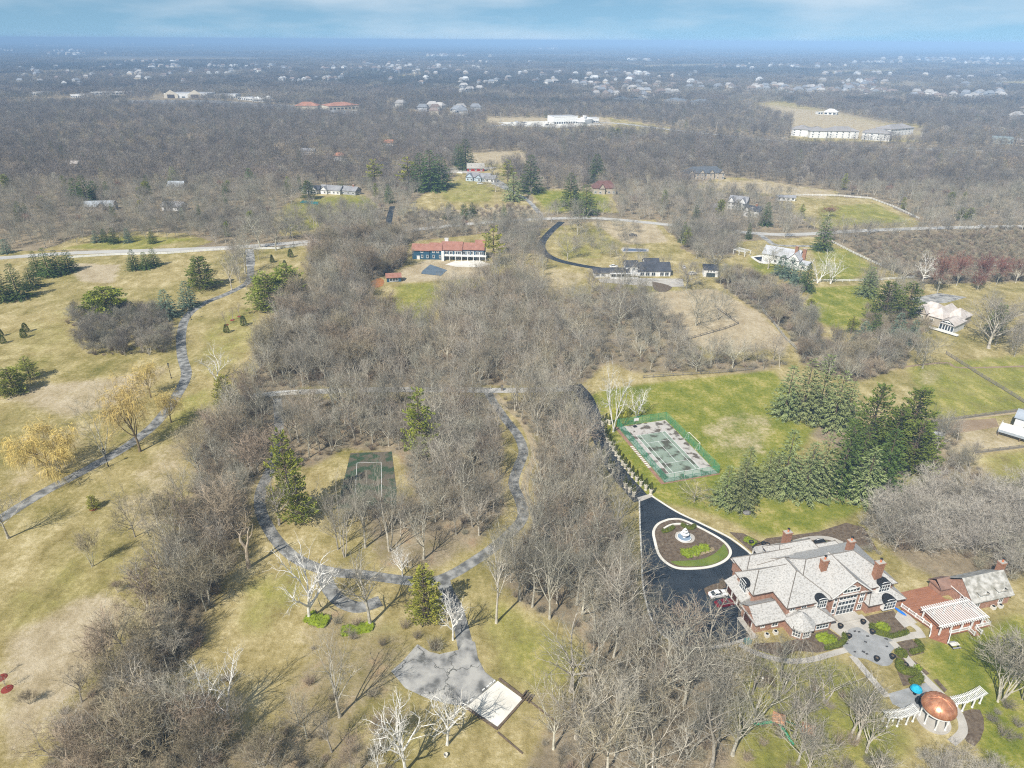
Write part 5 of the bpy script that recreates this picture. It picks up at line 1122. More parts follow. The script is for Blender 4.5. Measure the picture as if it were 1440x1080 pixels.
for k in range(18):
    a = R(20 * k); rb.tube([(4.02 * math.cos(R(b)) * math.cos(a), 4.02 * math.cos(R(b)) * math.sin(a), 4.07 + 2.52 * math.sin(R(b))) for b in range(0, 89, 11)], .035, 4)
rb.build('dome_seams', copper, gz)


def arbour(p0, p1, sag, label):
    n = 24; pts = [Vector(p0).lerp(Vector(p1), k / n) for k in range(n + 1)]; dv = (Vector(p1) - Vector(p0)).normalized(); nv = Vector((-dv.y, dv.x, 0))
    pts = [p + nv * sag * math.sin(math.pi * k / n) for k, p in enumerate(pts)]
    root = empty('curved_arbour', pts[n // 2] * 1.0, 0, label, 'pergola'); o0 = pts[n // 2].copy(); q_ = [p - o0 for p in pts]
    for s in (-1, 1):
        MB().tube([p + nv * s * .6 + Vector((0, 0, 2.75)) for p in q_], .11, 4).build('beam', white, root)
        for k in (2, 9, 16, 22): c = q_[k] + nv * s * .6; MB().lathe([(.22, 0), (.22, .2), (.15, .25), (.14, 2.5), (.2, 2.62)], 8, (c.x, c.y)).build('column', white, root)
    for k in range(24):
        t_ = k / 23 * n; i = min(int(t_), n - 1); c = q_[i].lerp(q_[i + 1], t_ - i); a = math.atan2(nv.y, nv.x); MB().rbox((c.x, c.y), 1.0, .055, 2.875, 3.0, a).build('slat', white, root)


a0 = at(1322, 1000); arbour((73.2, 90.2, 0), (80.0, 91.6, 0), -.5, 'white slatted arbour running to the left of the copper dome'); arbour((87.3, 93.1, 0), (95.9, 95.9, 0), -.4, 'white slatted arbour running to the right of the copper dome')
um = empty('closed_parasol', at(1286, 976), 0, 'turquoise folded parasol on the pavilion terrace', 'parasol')
MB().lathe([(.35, 0.03), (.35, .12), (.04, .14), (.04, 2.3)], 8).build('pole', dark_metal, um); MB().lathe([(.95, 1.25), (1.15, 1.45), (.95, 1.9), (.45, 2.25), (.08, 2.5)], 14).build('canopy', mat('turquoise_cloth', (.02, .42, .62), (.02, .33, .5), scale=2), um)
gr = empty('garden_grill', at(1293, 988), 0, 'dark grill cabinet beside the copper dome', 'grill'); MB().box(-.8, .8, -.4, .4, .03, 1.0).build('cabinet', dark_metal, gr); MB().lathe([(.7, 1.0), (.68, 1.25), (.4, 1.5), (.1, 1.55)], 12).build('lid', dark_metal, gr)

# ------------------------------------------------------------------ fountain, urns, hedges, garden things
fo = empty('tiered_fountain', at(962, 757, .15), 0, 'white three tiered fountain in the round island bed', 'fountain')
MB().lathe([(1.9, 0), (1.9, .55), (1.75, .6), (1.7, .3), (.5, .3)], 28).build('basin', white, fo); MB().lathe([(.5, .3), (.32, .7), (.3, 1.3), (1.15, 1.55), (1.2, 1.68), (.3, 1.6), (.24, 2.2), (.75, 2.4), (.78, 2.5), (.2, 2.45), (.16, 2.9), (.42, 3.02), (.44, 3.1), (.1, 3.1), (.12, 3.45), (.02, 3.6)], 20).build('tiers', white, fo)
MB().lathe([(1.0, 0), (1.7, .02), (1.7, .45), (.3, .46)], 24).build('water', MATS['pond_water'], fo)
urn_m = mat('urn_stone', (.72, .67, .56), (.58, .53, .43), scale=2); topi = [cone_shrub(60 + i, 1.5, .48, 300)[1].mesh('topiary_leaves', mat('topiary_green', (.15, .17, .02), (.075, .09, .01), scale=2)) for i in range(2)]
urn_me = MB().lathe([(.34, 0), (.34, .12), (.26, .2), (.36, .5), (.42, .9), (.50, .95), (.50, 1.05), (.38, 1.0)], 12).mesh('planter_urn', urn_m)


def urn(px, label, group):
    e = empty('topiary_urn', at(*px), rng.uniform(0, 6), label, 'planter', group, (1.35, 1.35, 1.75)); link(bpy.data.objects.new('urn', urn_me), e); c = link(bpy.data.objects.new('topiary', rng.choice(topi)), e); c.location = (0, 0, 1.0)


right_row = [(847, 599), (851, 610), (852, 617), (854, 622), (858, 627), (862, 634), (866, 641), (870, 647), (875, 654), (879, 659), (884, 665), (889, 671), (895, 677), (901, 683), (908, 689), (915, 695)]
names_ = ['at the far end of the driveway', 'second from the far end', 'third from the far end', 'fourth from the far end', 'fifth from the far end', 'sixth from the far end', 'seventh from the far end', 'eighth from the far end', 'eighth from the near end', 'seventh from the near end', 'sixth from the near end', 'fifth from the near end', 'fourth from the near end', 'third from the near end', 'second from the near end', 'at the near end by the forecourt']
for p_, n_ in zip(right_row, names_): urn(p_, 'cream urn with clipped cone, court side row, ' + n_, 'topiary urns on the court side of the driveway')
for p_, n_ in zip([(841, 637), (849, 647), (857, 659), (862, 665), (879, 686), (885, 692), (891, 698)], ['far end', 'second from the far end', 'third from the far end', 'middle one', 'third from the near end', 'second from the near end', 'near end']):
    urn(p_, 'cream stone urn half hidden by twigs, woods side row, ' + n_, 'topiary urns on the wood side of the driveway')
for p_, n_ in [((852, 596), 'left of two'), ((857, 597), 'right of two')]: urn(p_, 'cream stone urn behind the row beside the big pale tree, ' + n_, 'urns by the pale tree')


def hedge(px, w, h, label, m=None, z=0.0, name='clipped_hedge'):
    """clipped hedge: a rounded, slightly uneven strip with leaf sprays on its skin"""
    pts = smooth_line(G(px), 6); q = random.Random(len(px) * 31 + int(px[0][0])); mb = MB(); o = at(*px[len(px) // 2]); n = len(pts); vs = []; fs = []; pf = [(-1, 0), (-1.04, .55), (-.85, .92), (-.3, 1.0), (.3, 1.0), (.85, .92), (1.04, .55), (1, 0)]
    for i, p in enumerate(pts):
        a, b = pts[max(i - 1, 0)], pts[min(i + 1, n - 1)]; L_ = math.hypot(b[0] - a[0], b[1] - a[1]) or 1; nx_, ny_ = -(b[1] - a[1]) / L_, (b[0] - a[0]) / L_; e = .6 if i in (0, n - 1) else 1
        for s, t_ in pf: j = 1 + q.uniform(-.08, .08) * (3.2 if name in ('juniper_bed', 'golden_bush') else 1); vs.append((p[0] - o[0] + nx_ * s * w / 2 * e * j, p[1] - o[1] + ny_ * s * w / 2 * e * j, h * t_ * j * (.9 + .1 * e)))
    for i in range(n - 1): fs += [(i * 8 + k, i * 8 + k + 1, (i + 1) * 8 + k + 1, (i + 1) * 8 + k) for k in range(7)]
    fs += [tuple(range(8))[::-1], tuple(range((n - 1) * 8, n * 8))]; mb.add(vs, fs)
    for v in vs * 5:
        if v[2] > .1: leafy(mb, Vector(v) + rv(q) * .18, (rv(q) + Vector((0, 0, .5))).normalized(), .26, .14, q)
    ob = mb.build(name, m or hedge_m); ob.location = (o[0], o[1], z); return tag(ob, label, 'hedge')


hedge([(1225, 880), (1227, 887), (1234, 891), (1245, 894), (1256, 897)], 1.0, .8, 'curved clipped hedge round the bed left of the deck stairs, front run'); hedge([(1256, 896), (1267, 893), (1276, 890)], .9, .8, 'short clipped hedge end beside the deck stairs walk')
hedge([(1280, 919), (1290, 916), (1297, 913)], 1.0, .7, 'clipped hedge along the near edge of the square bed'); hedge([(1297, 912), (1292, 906), (1288, 902)], .8, .7, 'clipped hedge on the lawn side of the square bed')
hedge([(1262, 922), (1267, 920), (1269, 925)], 1.8, 1.2, 'rounded dark yew mound at the corner of the flagstone terrace'); hedge([(1266, 932), (1264, 938), (1269, 944), (1278, 946), (1287, 948), (1292, 955), (1288, 960), (1280, 962)], 1.6, 1.0, 'snaking dark yew hedge above the pavilion terrace')
hedge([(1187, 893), (1188, 899), (1184, 905), (1175, 909), (1160, 913)], 1.0, .8, 'curved clipped hedge round the bed left of the terrace'); hedge([(1153, 893), (1160, 900), (1168, 902), (1176, 903)], 2.6, .7, 'bright yellow green juniper spread left of the terrace', hedge_l, name='juniper_bed')
hedge([(1236, 878), (1241, 884), (1250, 889)], 2.4, .7, 'bright yellow green juniper inside the bed left of the deck', hedge_l, name='juniper_bed'); hedge([(1288, 938), (1294, 944)], 1.0, .6, 'small bright juniper beside the walk above the pavilion', hedge_l, name='juniper_bed')
hedge([(958, 739), (966, 743), (974, 744), (976, 740)], 1.0, .7, 'clipped yew curve behind the fountain', z=.12); hedge([(931, 749), (940, 747), (947, 742)], 1.1, .6, 'low yew clump at the back left of the island', z=.12)
hedge([(963, 775), (966, 780), (972, 780), (985, 774), (996, 772)], 2.6, .8, 'bright green juniper sweep in front of the fountain', hedge_l, z=.12, name='juniper_bed'); hedge([(972, 783), (984, 780), (997, 776), (1003, 774)], 1.0, .45, 'tan dormant grass border on the island lawn', straw, z=.12, name='ornamental_grass')
hedge([(1048, 758), (1055, 762), (1062, 766)], 2.0, .6, 'bright green juniper beside the forecourt kerb', hedge_l, name='juniper_bed'); hedge([(1088, 778), (1095, 770), (1115, 766), (1130, 763)], 1.4, .8, 'clipped hedge along the entry lawn behind the mansion')
hedge([(480, 888), (500, 886), (525, 880)], 2.8, .6, 'bright green ground juniper in the clearing below the drive triangle', hedge_l, name='juniper_bed'); hedge([(432, 868), (446, 873), (462, 876)], 3.2, .8, 'yellow green juniper at the foot of the chalk white tree', hedge_l, name='juniper_bed')
hedge([(860, 584), (876, 583), (885, 586)], 2.4, 2.6, 'golden leafed bush behind the tennis court fence', needle_gold, name='golden_bush')
for (x, y), lb in [((1181, 883), 'black pot on the upper terrace left side'), ((1213, 877), 'black pot on the upper terrace right side'), ((1193, 897), 'black pot on the left rim of the flagstones'), ((1226, 891), 'black pot at the right rim of the flagstones'), ((1254, 926), 'large black pot by the yew mound'),
                   ((1232, 929), 'black pot at the near rim of the flagstones'), ((1272, 938), 'black pot inside the snaking hedge'), ((1056, 765), 'black pot by the entry terrace, left one'), ((1073, 767), 'black pot by the entry terrace, right one'), ((1072, 774), 'black pot by the entry terrace, nearest one')]:
    e = empty('garden_pot', (*at(x, y)[:2], .05), 0, lb, 'planter'); MB().lathe([(.38, 0), (.55, .4), (.6, .75), (.66, .8), (.66, .9), (.52, .86)], 14).build('pot', dark_metal, e); MB().lathe([(.5, .80), (.3, .86), (.05, .88)], 12).build('soil', mulch, e)
for k, ((x, y), w_, d_, rz, lb) in enumerate([((1202, 888), .55, .3, .3, 'leftmost'), ((1208, 889), .55, .3, .1, 'right of the leftmost')] + [((1220, 895), .6, .3, 0, 'near the right rim'), ((1246, 899), .7, .3, -.4, 'furthest right'), ((1217, 903), .6, .3, -.5, 'in the centre'), ((1191, 905.5), .5, .3, .2, 'at the left rim'), ((1247, 909.5), .5, .3, 0, 'below the furthest right'), ((1214, 917), .7, .4, -.6, 'in the front row'), ((1219, 920), .5, .3, 0, 'at the front edge'), ((1202, 917), .5, .3, 0, 'front left')]):
    o = MB().box(-w_ / 2, w_ / 2, -d_ / 2, d_ / 2, 0, .14).box(-w_ / 2 + .08, w_ / 2 - .08, -d_ / 2 + .06, d_ / 2 - .06, .14, .2).build('stepping_stone', mat('dark_stone', (.05, .05, .05), (.08, .08, .08))); o.location = (*at(x, y)[:2], .052); o.rotation_euler.z = rz; tag(o, 'small dark stone on the flagstone terrace, ' + lb, 'stone', 'dark stones on the flagstones')
tb = empty('picnic_table', at(1341, 909), R(10), 'grey white picnic table on the green lawn below the pergola', 'table'); MB().box(-1, 1, -.45, .45, .7, .78).build('table_top', concrete_w, tb)
for s in (-1, 1): MB().box(-1, 1, s * .85 - .15, s * .85 + .15, .42, .48).build('bench', mat('table_grey', (.3, .3, .34)), tb); MB().box(s * .75 - .05, s * .75 + .05, -.85, .85, 0, .42).box(s * .75 - .06, s * .75 + .06, -.1, .1, .42, .7).build('leg', dark_metal, tb)
bo = MB(); bo.lathe([(.9, -.2), (1.3, .2), (1.2, .7), (.7, 1.05), (.2, 1.15)], 9); o = bo.build('boulder', mat('boulder_grey', (.25, .24, .23), (.16, .155, .15), scale=1.5, bump=.8), smooth=True); o.location = at(1050, 722); o.scale = (1.0, .75, .8); tag(o, 'grey boulder on the court lawn below the pale spruces', 'boulder')
uc = mat('utility_green', (.12, .26, .25), (.1, .22, .2))
o = MB().box(-.7, .7, -.5, .5, 0, .9).box(-.74, .74, -.54, .54, .9, 1.0).box(-.5, -.1, -.52, -.5, .2, .8).build('utility_box', uc); o.location = at(1051, 904); o.rotation_euler.z = ANG; tag(o, 'green utility box by the forecourt corner', 'utility box')
for (x, y), lb in [((1063, 883), 'left one by the garage wing'), ((1071, 880), 'second one by the garage wing'), ((1078, 896), 'nearest one under the kitchen wall'), ((1090, 892), 'right one by the bay'), ((1414 - 18, 857), 'left one by the pool house'), ((1406, 855), 'right one by the pool house')]:
    e = empty('air_conditioner', at(x, y - 1), ANG, 'pale air conditioning unit on the ground, ' + lb, 'air conditioner'); MB().box(-.45, .45, -.45, .45, .02, .85).build('case', concrete_w, e); MB().lathe([(.36, .85), (.36, .9), (.1, .92)], 12).build('fan_guard', dark_metal, e)
st_ = empty('garden_statue', at(1071, 960), .4, 'pale statue on a plinth in the mulch bed below the garage', 'statue'); MB().box(-.3, .3, -.3, .3, 0, .5).build('plinth', concrete, st_); MB().lathe([(.24, .5), (.28, .8), (.2, 1.1), (.27, 1.4), (.10, 1.6), (.15, 1.75), (.12, 1.9), (.02, 1.98)], 10).build('figure', concrete_w, st_)

# timber edging round the concrete pad
for i, (a, b, lb) in enumerate([((736, 985), (700.5, 1025), 'right front'), ((700, 1026), (656, 996), 'left front'), ((738, 983), (702, 955), 'far right')]):
    A, B_ = Vector(at(*a)), Vector(at(*b)); c = (A + B_) / 2; o = MB().box(-(A - B_).length / 2, (A - B_).length / 2, -.22, .22, -.05, .34).build('timber_beam', timber); o.location = c; o.rotation_euler.z = math.atan2(A.y - B_.y, A.x - B_.x); tag(o, 'weathered timber edging the white concrete pad, %s side' % lb, 'beam')
for a, b, lb in [((742, 984), (790, 1022), 'long edging running from the pad corner across the clearing'), ((700, 1030), (735, 1060), 'edging running down from the near pad corner')]:
    A, B_ = Vector(at(*a)), Vector(at(*b)); o = MB().box(-(A - B_).length / 2, (A - B_).length / 2, -.14, .14, -.05, .2).build('timber_beam', timber); o.location = (A + B_) / 2; o.rotation_euler.z = math.atan2(A.y - B_.y, A.x - B_.x); tag(o, 'weathered timber ' + lb, 'beam')
for k, (x, y) in enumerate([(658, 988), (663, 984), (680, 970), (686, 965.5), (690, 961.5), (695, 958)]):
    o = MB().box(-.32, .32, -.12, .12, 0, .14).box(-.30, .30, -.09, .09, .14, .16).build('parking_block', white); o.location = (*at(x, y)[:2], .05); o.rotation_euler.z = R(46); tag(o, 'short white block between parking pad and concrete pad, number %s from the left' % ['one', 'two', 'three', 'four', 'five', 'six'][k], 'parking block', 'white blocks at the pad edge')
lp_ = empty('log_pile', at(741, 982), R(-30), 'heap of cut logs at the right corner of the concrete pad', 'log pile')
for k in range(9): q_ = Vector((-.8 + .55 * (k % 4), .1 * (k % 3), .17 + .3 * (k // 4))); MB().tube([q_ + Vector((0, -.9, 0)), q_ + Vector((.1, .9, 0))], .16, 7).build('log', timber, lp_)
for (x, y), sz, c, lb in [((627, 1064), .35, 'white', 'white and grey bucket lying on the lawn below the concrete pad')]:
    e = empty('bucket', (*at(x, y)[:2], 0), .5, lb, 'bucket'); MB().lathe([(.3, 0), (.36, .7), (.4, .72), (.34, .1)], 12).build('body', concrete_w, e)

# broken white snag at the old drive
sn = MB(); B0 = Vector((0, 0, -.1))
sn.tube([B0, (.1, 0, 3), (.4, .1, 6.5)], [.62, .5, .42], 8).tube([(.4, .1, 6.3), (1.2, .2, 8.5), (1.5, .1, 11), (2.1, .3, 12.5)], [.4, .3, .2, .06], 6).tube([(.35, .1, 6.2), (-.6, -.1, 8.5), (-.5, 0, 10.5), (-1.4, .2, 11.6)], [.4, .32, .2, .05], 6).tube([(-.5, 0, 10), (.1, .2, 11.8)], [.18, .04], 5).tube([(1.3, .2, 9), (2.4, .2, 10.5), (3.3, 0, 14)], [.2, .12, .03], 5)
e = empty('dead_snag', at(350, 798), 0, 'broken bleached dead trunk with stub limbs beside the old drive', 'tree'); sn.build('trunk', mat('bleached_wood', (.55, .47, .36), (.33, .26, .19), scale=.9, detail=8), e)

# ------------------------------------------------------------------ tennis court
CA = [at(873, 601), at(940, 589.5), at(1007, 666), at(935, 678)]
ca_, cb_, cc_, cd_ = [Vector((p[0], p[1], 0)) for p in CA]
c_o = cd_; cux = (cc_ - cd_).normalized(); c_len = ((ca_ - cd_).length + (cb_ - cc_).length) / 2; c_w = ((cc_ - cd_).length + (cb_ - ca_).length) / 2; c_rot = math.atan2(cux.y, cux.x) + R(.5)
cl_ = lambda x, y: tuple((c_o + Matrix.Rotation(c_rot, 3, 'Z') @ Vector((x, y, 0)))[:2])
EXCL_P.append([cl_(-3, -3), cl_(c_w + 3, -3), cl_(c_w + 3, c_len + 3), cl_(-3, c_len + 3)])
court_grey = mat('court_paint_grey', (.47, .44, .41), (.12, .10, .08), scale=.33, detail=10, lo=.42, hi=.52, c3=(.38, .355, .325)); court_green = mat('court_paint_green', (.25, .305, .245), (.085, .085, .06), scale=.30, detail=10, lo=.40, hi=.54, c3=(.20, .25, .195))


def flat(name, x0, x1, y0, y1, z, m): return area(name, [cl_(x0, y0), cl_(x1, y0), cl_(x1, y1), cl_(x0, y1)], m, z, clear=False, world=True)


flat('tennis_court', 0, c_w, 0, c_len, .03, court_grey); m0 = (c_w - 10.97) / 2 - .2; y0 = (c_len - 23.77) / 2 - 1.6
flat('court_green', m0, m0 + 10.97, y0, y0 + 23.77, .04, court_green)
for x0, x1, ya, yb in [(0, .14, 0, 23.77), (10.83, 10.97, 0, 23.77), (1.37, 1.51, 0, 23.77), (9.46, 9.6, 0, 23.77), (.14, 10.83, 0, .16), (.14, 10.83, 23.61, 23.77), (1.51, 9.46, 5.4, 5.53), (1.51, 9.46, 18.2, 18.33), (5.42, 5.55, 5.53, 18.2)]: flat('court_line', m0 + x0, m0 + x1, y0 + ya, y0 + yb, .05, white)
ribbon('court_edging', [cl_(-.5, -.5), cl_(c_w + .5, -.5)], .7, mat('edging_brick', (.34, .19, .13), (.24, .14, .1)), .03, clear=None, world=True, n=1); ribbon('court_edging', [cl_(-.9, -.8), cl_(-.9, c_len)], 1.3, MATS['edging_brick'], .034, clear=None, world=True, n=1)
for k in range(13):
    o = flat('paving_strip', -1.5, -.4, 8.5 + k * 1.05, 9.1 + k * 1.05, .042, concrete_w)
tf = empty('tennis_court_fence', (c_o.x, c_o.y, 0), c_rot, 'green chain link fence round the tennis court', 'fence'); FH = 3.0
fm_ = mat('fence_green', (.03, .24, .13), (.025, .20, .11), rough=.5)
mm = bpy.data.materials.new('chain_link_green'); mm.use_nodes = True; tt = mm.node_tree; pb = tt.nodes['Principled BSDF']; pb.inputs['Base Color'].default_value = (.05, .40, .22, 1); pb.inputs['Alpha'].default_value = .19; pb.inputs['Roughness'].default_value = .6
for nm, x0, x1, ya, yb in [('s', -.3, c_w + .3, -.3, -.3), ('n', -.3, c_w + .3, c_len + .3, c_len + .3), ('w', -.3, -.3, -.3, c_len + .3), ('e', c_w + .3, c_w + .3, -.3, c_len + .3)]:
    ln = math.hypot(x1 - x0, yb - ya); n = round(ln / 3.3)
    for k in range(n):
        px_, py_ = x0 + (x1 - x0) * k / n, ya + (yb - ya) * k / n
        if nm in 'we' and k == 0: continue
        MB().tube([(px_, py_, 0), (px_, py_, FH + .1)], .06, 5).build('post', fm_, tf)
    if nm in 'n': MB().tube([(x1, yb, 0), (x1, yb, FH + .1)], .06, 5).build('post', fm_, tf)
    MB().tube([(x0, ya, FH), (x1, yb, FH)], .045, 4).build('top_rail', fm_, tf); MB().tube([(x0, ya, FH * .5), (x1, yb, FH * .5)], .035, 4).build('mid_rail', fm_, tf)
    h = .012; MB().box(min(x0, x1) - (h if nm in 'we' else 0), max(x0, x1) + (h if nm in 'we' else 0), min(ya, yb) - (h if nm in 'sn' else 0), max(ya, yb) + (h if nm in 'sn' else 0), .05, FH - .06).build('mesh_panel', mm, tf)
bh = empty('basketball_hoop', (*cl_(5.6, c_len - 1.6), 0), c_rot, 'portable basketball hoop at the far end of the tennis court', 'basketball hoop')
MB().box(-.6, .6, -.4, .7, .05, .35).build('base', dark_metal, bh); MB().tube([(0, .4, .3), (0, .3, 2.4), (0, -.3, 3.0)], .08, 6).build('pole', dark_metal, bh); MB().box(-.9, .9, -.38, -.32, 2.6, 3.7).build('backboard', white, bh); MB().tube([(.23 * math.cos(R(a)), -.62 + .23 * math.sin(R(a)), 2.95) for a in range(0, 361, 30)], .025, 4).build('rim', mat('rim_orange', (.6, .14, .03)), bh)
X, Y, _ = at(1066, 643)
sg = empty('soccer_goal', (*cl_(c_w + 1.6, 17.5), 0), c_rot, 'white soccer goal frame against the court fence on the lawn side', 'goal')
for s in (-3.6, 3.6): MB().tube([(0, s, 0), (0, s, 2.4)], .075, 6).build('post', white, sg); MB().tube([(0, s, 2.4), (-.6, s, 2.3), (-1.5, s, .04), (0, s, .04)], .05, 5).build('side_frame', white, sg)
MB().tube([(0, -3.6, 2.4), (0, 3.6, 2.4)], .075, 6).build('crossbar', white, sg)
# ------------------------------------------------------------------ houses further off
def frame_of(a, b):
    """placement of a building whose front wall runs between two ground pixels: (x, y), angle, length"""
    A, B_ = at(*a), at(*b); return (A[0], A[1], 0), math.atan2(B_[1] - A[1], B_[0] - A[0]), math.hypot(B_[0] - A[0], B_[1] - A[1])


def keep_clear(o, w, d, m=4):
    c, s = math.cos(o.rotation_euler.z), math.sin(o.rotation_euler.z)
    EXCL_P.append([(o.location.x + c * x - s * y, o.location.y + s * x + c * y) for x, y in ((-m, -m), (w + m, -m), (w + m, d + m), (-m, d + m))])


def wall_part(root, m, x0, x1, y0, y1, h): return MB().box(x0, x1, y0, y1, -.1, h).build('wall', m, root)


def gable_house(root, m, rm, x0, x1, y0, y1, h, rh, along='x', e0=0, e1=0, ov=.5, tri=True):
    wall_part(root, m, x0, x1, y0, y1, h)
    if tri and (e0 == 0 or e1 == 0):
        mb = MB()
        for end, e in ((0, e0), (1, e1)):
            if e: continue
            if along == 'x': x = x1 if end else x0; s = -.15 if end else .15; v = [(x, y0, h), (x, y1, h), (x, (y0 + y1) / 2, h + rh * .97)]; v += [(p[0] + s, p[1], p[2]) for p in v]
            else: y = y1 if end else y0; s = -.15 if end else .15; v = [(x0, y, h), (x1, y, h), ((x0 + x1) / 2, y, h + rh * .97)]; v += [(p[0], p[1] + s, p[2]) for p in v]
            mb.add(v, [(0, 1, 2), (3, 5, 4), (0, 2, 5, 3), (1, 4, 5, 2), (0, 3, 4, 1)])
        mb.build('gable_wall', m, root)
    k = ov if along == 'x' else ov
    return MB().hip(x0 - k, x1 + k, y0 - k, y1 + k, h + .06, rh, along, e0, e1).build('roof', rm, root)


blue_w = mat('blue_siding', (.035, .105, .17), (.028, .085, .14), scale=.4); red_roof = mat('red_brown_shingles', (.36, .18, .135), (.28, .135, .10), scale=.4, detail=7)
white_w = mat('white_siding', (.78, .78, .77), (.68, .68, .67), scale=.3); grey_roof = mat('grey_shingles', (.30, .30, .31), (.22, .22, .23), scale=.3, detail=7); dark_roof = mat('dark_shingles', (.075, .08, .095), (.05, .055, .065), scale=.3, detail=7)
tan_roof = mat('tan_shake', (.62, .57, .53), (.46, .41, .37), scale=.5, detail=7); brown_roof = mat('brown_shingles', (.19, .10, .085), (.14, .075, .065), scale=.3); tan_w = mat('tan_siding', (.48, .42, .34), (.4, .35, .28), scale=.3); barn_red = mat('barn_red', (.36, .045, .035), (.28, .035, .03), scale=.4)

# long blue house with red roofs
loc, an, ln = frame_of((580, 364.5), (684, 367))
h = empty('blue_house', loc, an, 'long dark blue house with red brown roofs and a white two level balcony', 'house'); keep_clear(h, ln, 12); k = ln / 104
X = lambda px: (px - 580) * k
gable_house(h, blue_w, red_roof, X(580), X(604), 0, 9, 5.6, 3.0); gable_house(h, blue_w, red_roof, X(604.2), X(621), .4, 9.5, 5.8, 3.5); gable_house(h, blue_w, red_roof, X(621.2), X(649), 1.4, 11, 5.9, 4.0); gable_house(h, blue_w, red_roof, X(649.2), X(668), 2.4, 11, 6.1, 3.2); gable_house(h, blue_w, red_roof, X(668.2), X(680), 1.6, 13.5, 6.3, 4.6)
MB().box(X(624), X(684), -1.8, 1.4, 2.85, 3.0).build('balcony_floor', white, h); MB().box(X(624), X(684), -1.85, -1.78, 3.1, 4.0).build('balcony_rail', white, h)
for i in range(8): x = X(625 + i * 8.3); MB().box(x - .16, x + .16, -1.75, -1.45, 0, 5.9).build('balcony_post', white, h)
MB().box(X(622), X(625.5), -2.4, -1.0, 0, 5.9).build('white_pier', white, h)
for i, x in enumerate((628, 634.5, 641, 646, 652, 658, 664, 671, 677)):
    wy = 1.4 if x < 649 else (2.4 if x < 668 else 1.6)
    window(h, '-y', X(x), 1.7, 2.0, .3, wy, 2); window(h, '-y', X(x), 1.7, 1.7, 3.3, wy, 2)
for x, wy in ((594, 0), (601.5, 0), (610, .4), (619, .4)): window(h, '-y', X(x), .9, 1.5, 1.2, wy, 1)
for x, wy in ((594, 0), (610, .4), (616, .4)): window(h, '-y', X(x), 1.2, .7, 4.4, wy, 1)
door(h, '-y', X(588.5), 1.5, 2.2, 0, white); chimney(h, X(626), 9.0, 6, 11.2, 2.2, 1.2, white, pots=False)
loc, an, ln = frame_of((544, 397), (564, 396)); s_ = empty('blue_shed', loc, an, 'small blue shed with a red roof beside orange clay in the yard', 'shed'); keep_clear(s_, ln, 6); gable_house(s_, blue_w, red_roof, 0, ln, 0, 5, 2.6, 1.8); window(s_, '-y', ln * .5, 4.5, 1.5, .6, 0, 3)

# ranch house and white garage
loc, an, ln = frame_of((832, 391), (945, 391)); k = ln / 113; X = lambda px: (px - 832) * k
h = empty('ranch_house', loc, an, 'low white ranch house with dark roofs under bare trees', 'house'); keep_clear(h, ln, 14); gable_house(h, white_w, dark_roof, X(836), X(884), 1, 10, 2.8, 1.6, e0=3); gable_house(h, white_w, dark_roof, X(881), X(898), 4, 12, 5.6, 2.4); gable_house(h, white_w, dark_roof, X(898.3), X(944), 3, 14, 3.2, 3.6); gable_house(h, white_w, dark_roof, X(912), X(932), 12, 20, 4.6, 2.4)
MB().box(X(857), X(897), -1.5, 1, 2.7, 2.85).build('porch_roof', white, h)
for i in range(6): x = X(858 + i * 7.6); MB().box(x - .12, x + .12, -1.4, -1.2, 0, 2.7).build('porch_post', white, h)
MB().box(X(857), X(897), -1.55, -1.42, 0, .9).build('porch_wall', white, h)
for x in (841, 848, 863, 870, 877): window(h, '-y', X(x), 1.8, 1.3, .9, 1, 2)
for x in (885, 892): window(h, '-y', X(x), 1.4, 1.2, 3.6, 4, 2)
for x in (904, 912, 920, 932, 939): window(h, '-y', X(x), 2.0, 2.0, .4, 3, 2)
loc, an, ln = frame_of((989, 389), (1009, 390)); s_ = empty('white_garage', loc, an, 'small white garage with a dark shed roof and one wide dark door', 'garage'); keep_clear(s_, ln, 7)
wall_part(s_, white_w, 0, ln, 0, 6.5, 4.2); MB().add([(-.4, -.4, 4.3), (ln + .4, -.4, 4.3), (ln + .4, 7, 5.6), (-.4, 7, 5.6), (-.4, -.4, 4.1), (ln + .4, -.4, 4.1), (ln + .4, 7, 4.15), (-.4, 7, 4.15)], [(0, 1, 2, 3), (0, 4, 5, 1), (1, 5, 6, 2), (2, 6, 7, 3), (3, 7, 4, 0), (4, 7, 6, 5)]).build('roof', dark_roof, s_)
door(s_, '-y', ln * .5, ln * .62, 2.4, 0, mat('dark_door', (.05, .07, .07)), name='garage_door', panels=3)
for x in (.3, .5, .7): window(s_, '-y', ln * x, .7, .7, 3.0, 0, 1)

# white house with brick chimneys behind spruces
loc, an, ln = frame_of((1082, 372), (1131, 381)); h = empty('white_gabled_house', loc, an, 'white house with tall brick chimneys behind four spruces', 'house'); keep_clear(h, ln, 14); k = ln
gable_house(h, white_w, mat('pale_grey_roof', (.48, .49, .51), (.4, .41, .43), scale=.3), -6, k * .72, 3, 13, 5.2, 4.2); gable_house(h, white_w, MATS['pale_grey_roof'], k * .5, k * .82, -.5, 10, 5.4, 4.0, 'y'); gable_house(h, white_w, MATS['pale_grey_roof'], k * .82 + .05, k * 1.06, 1, 8, 3.2, 1.6)
chimney(h, k * .62, 5, 6, 12.4, 1.6, 1.2, pots=False); chimney(h, k * .84, 6, 0, 11.2, 1.9, 1.2, pots=False)
for x in (.1, .25, .4): window(h, '-y', k * x, 1.2, 1.5, 1, 3, 2); window(h, '-y', k * x, 1.2, 1.4, 3.4, 3, 2)
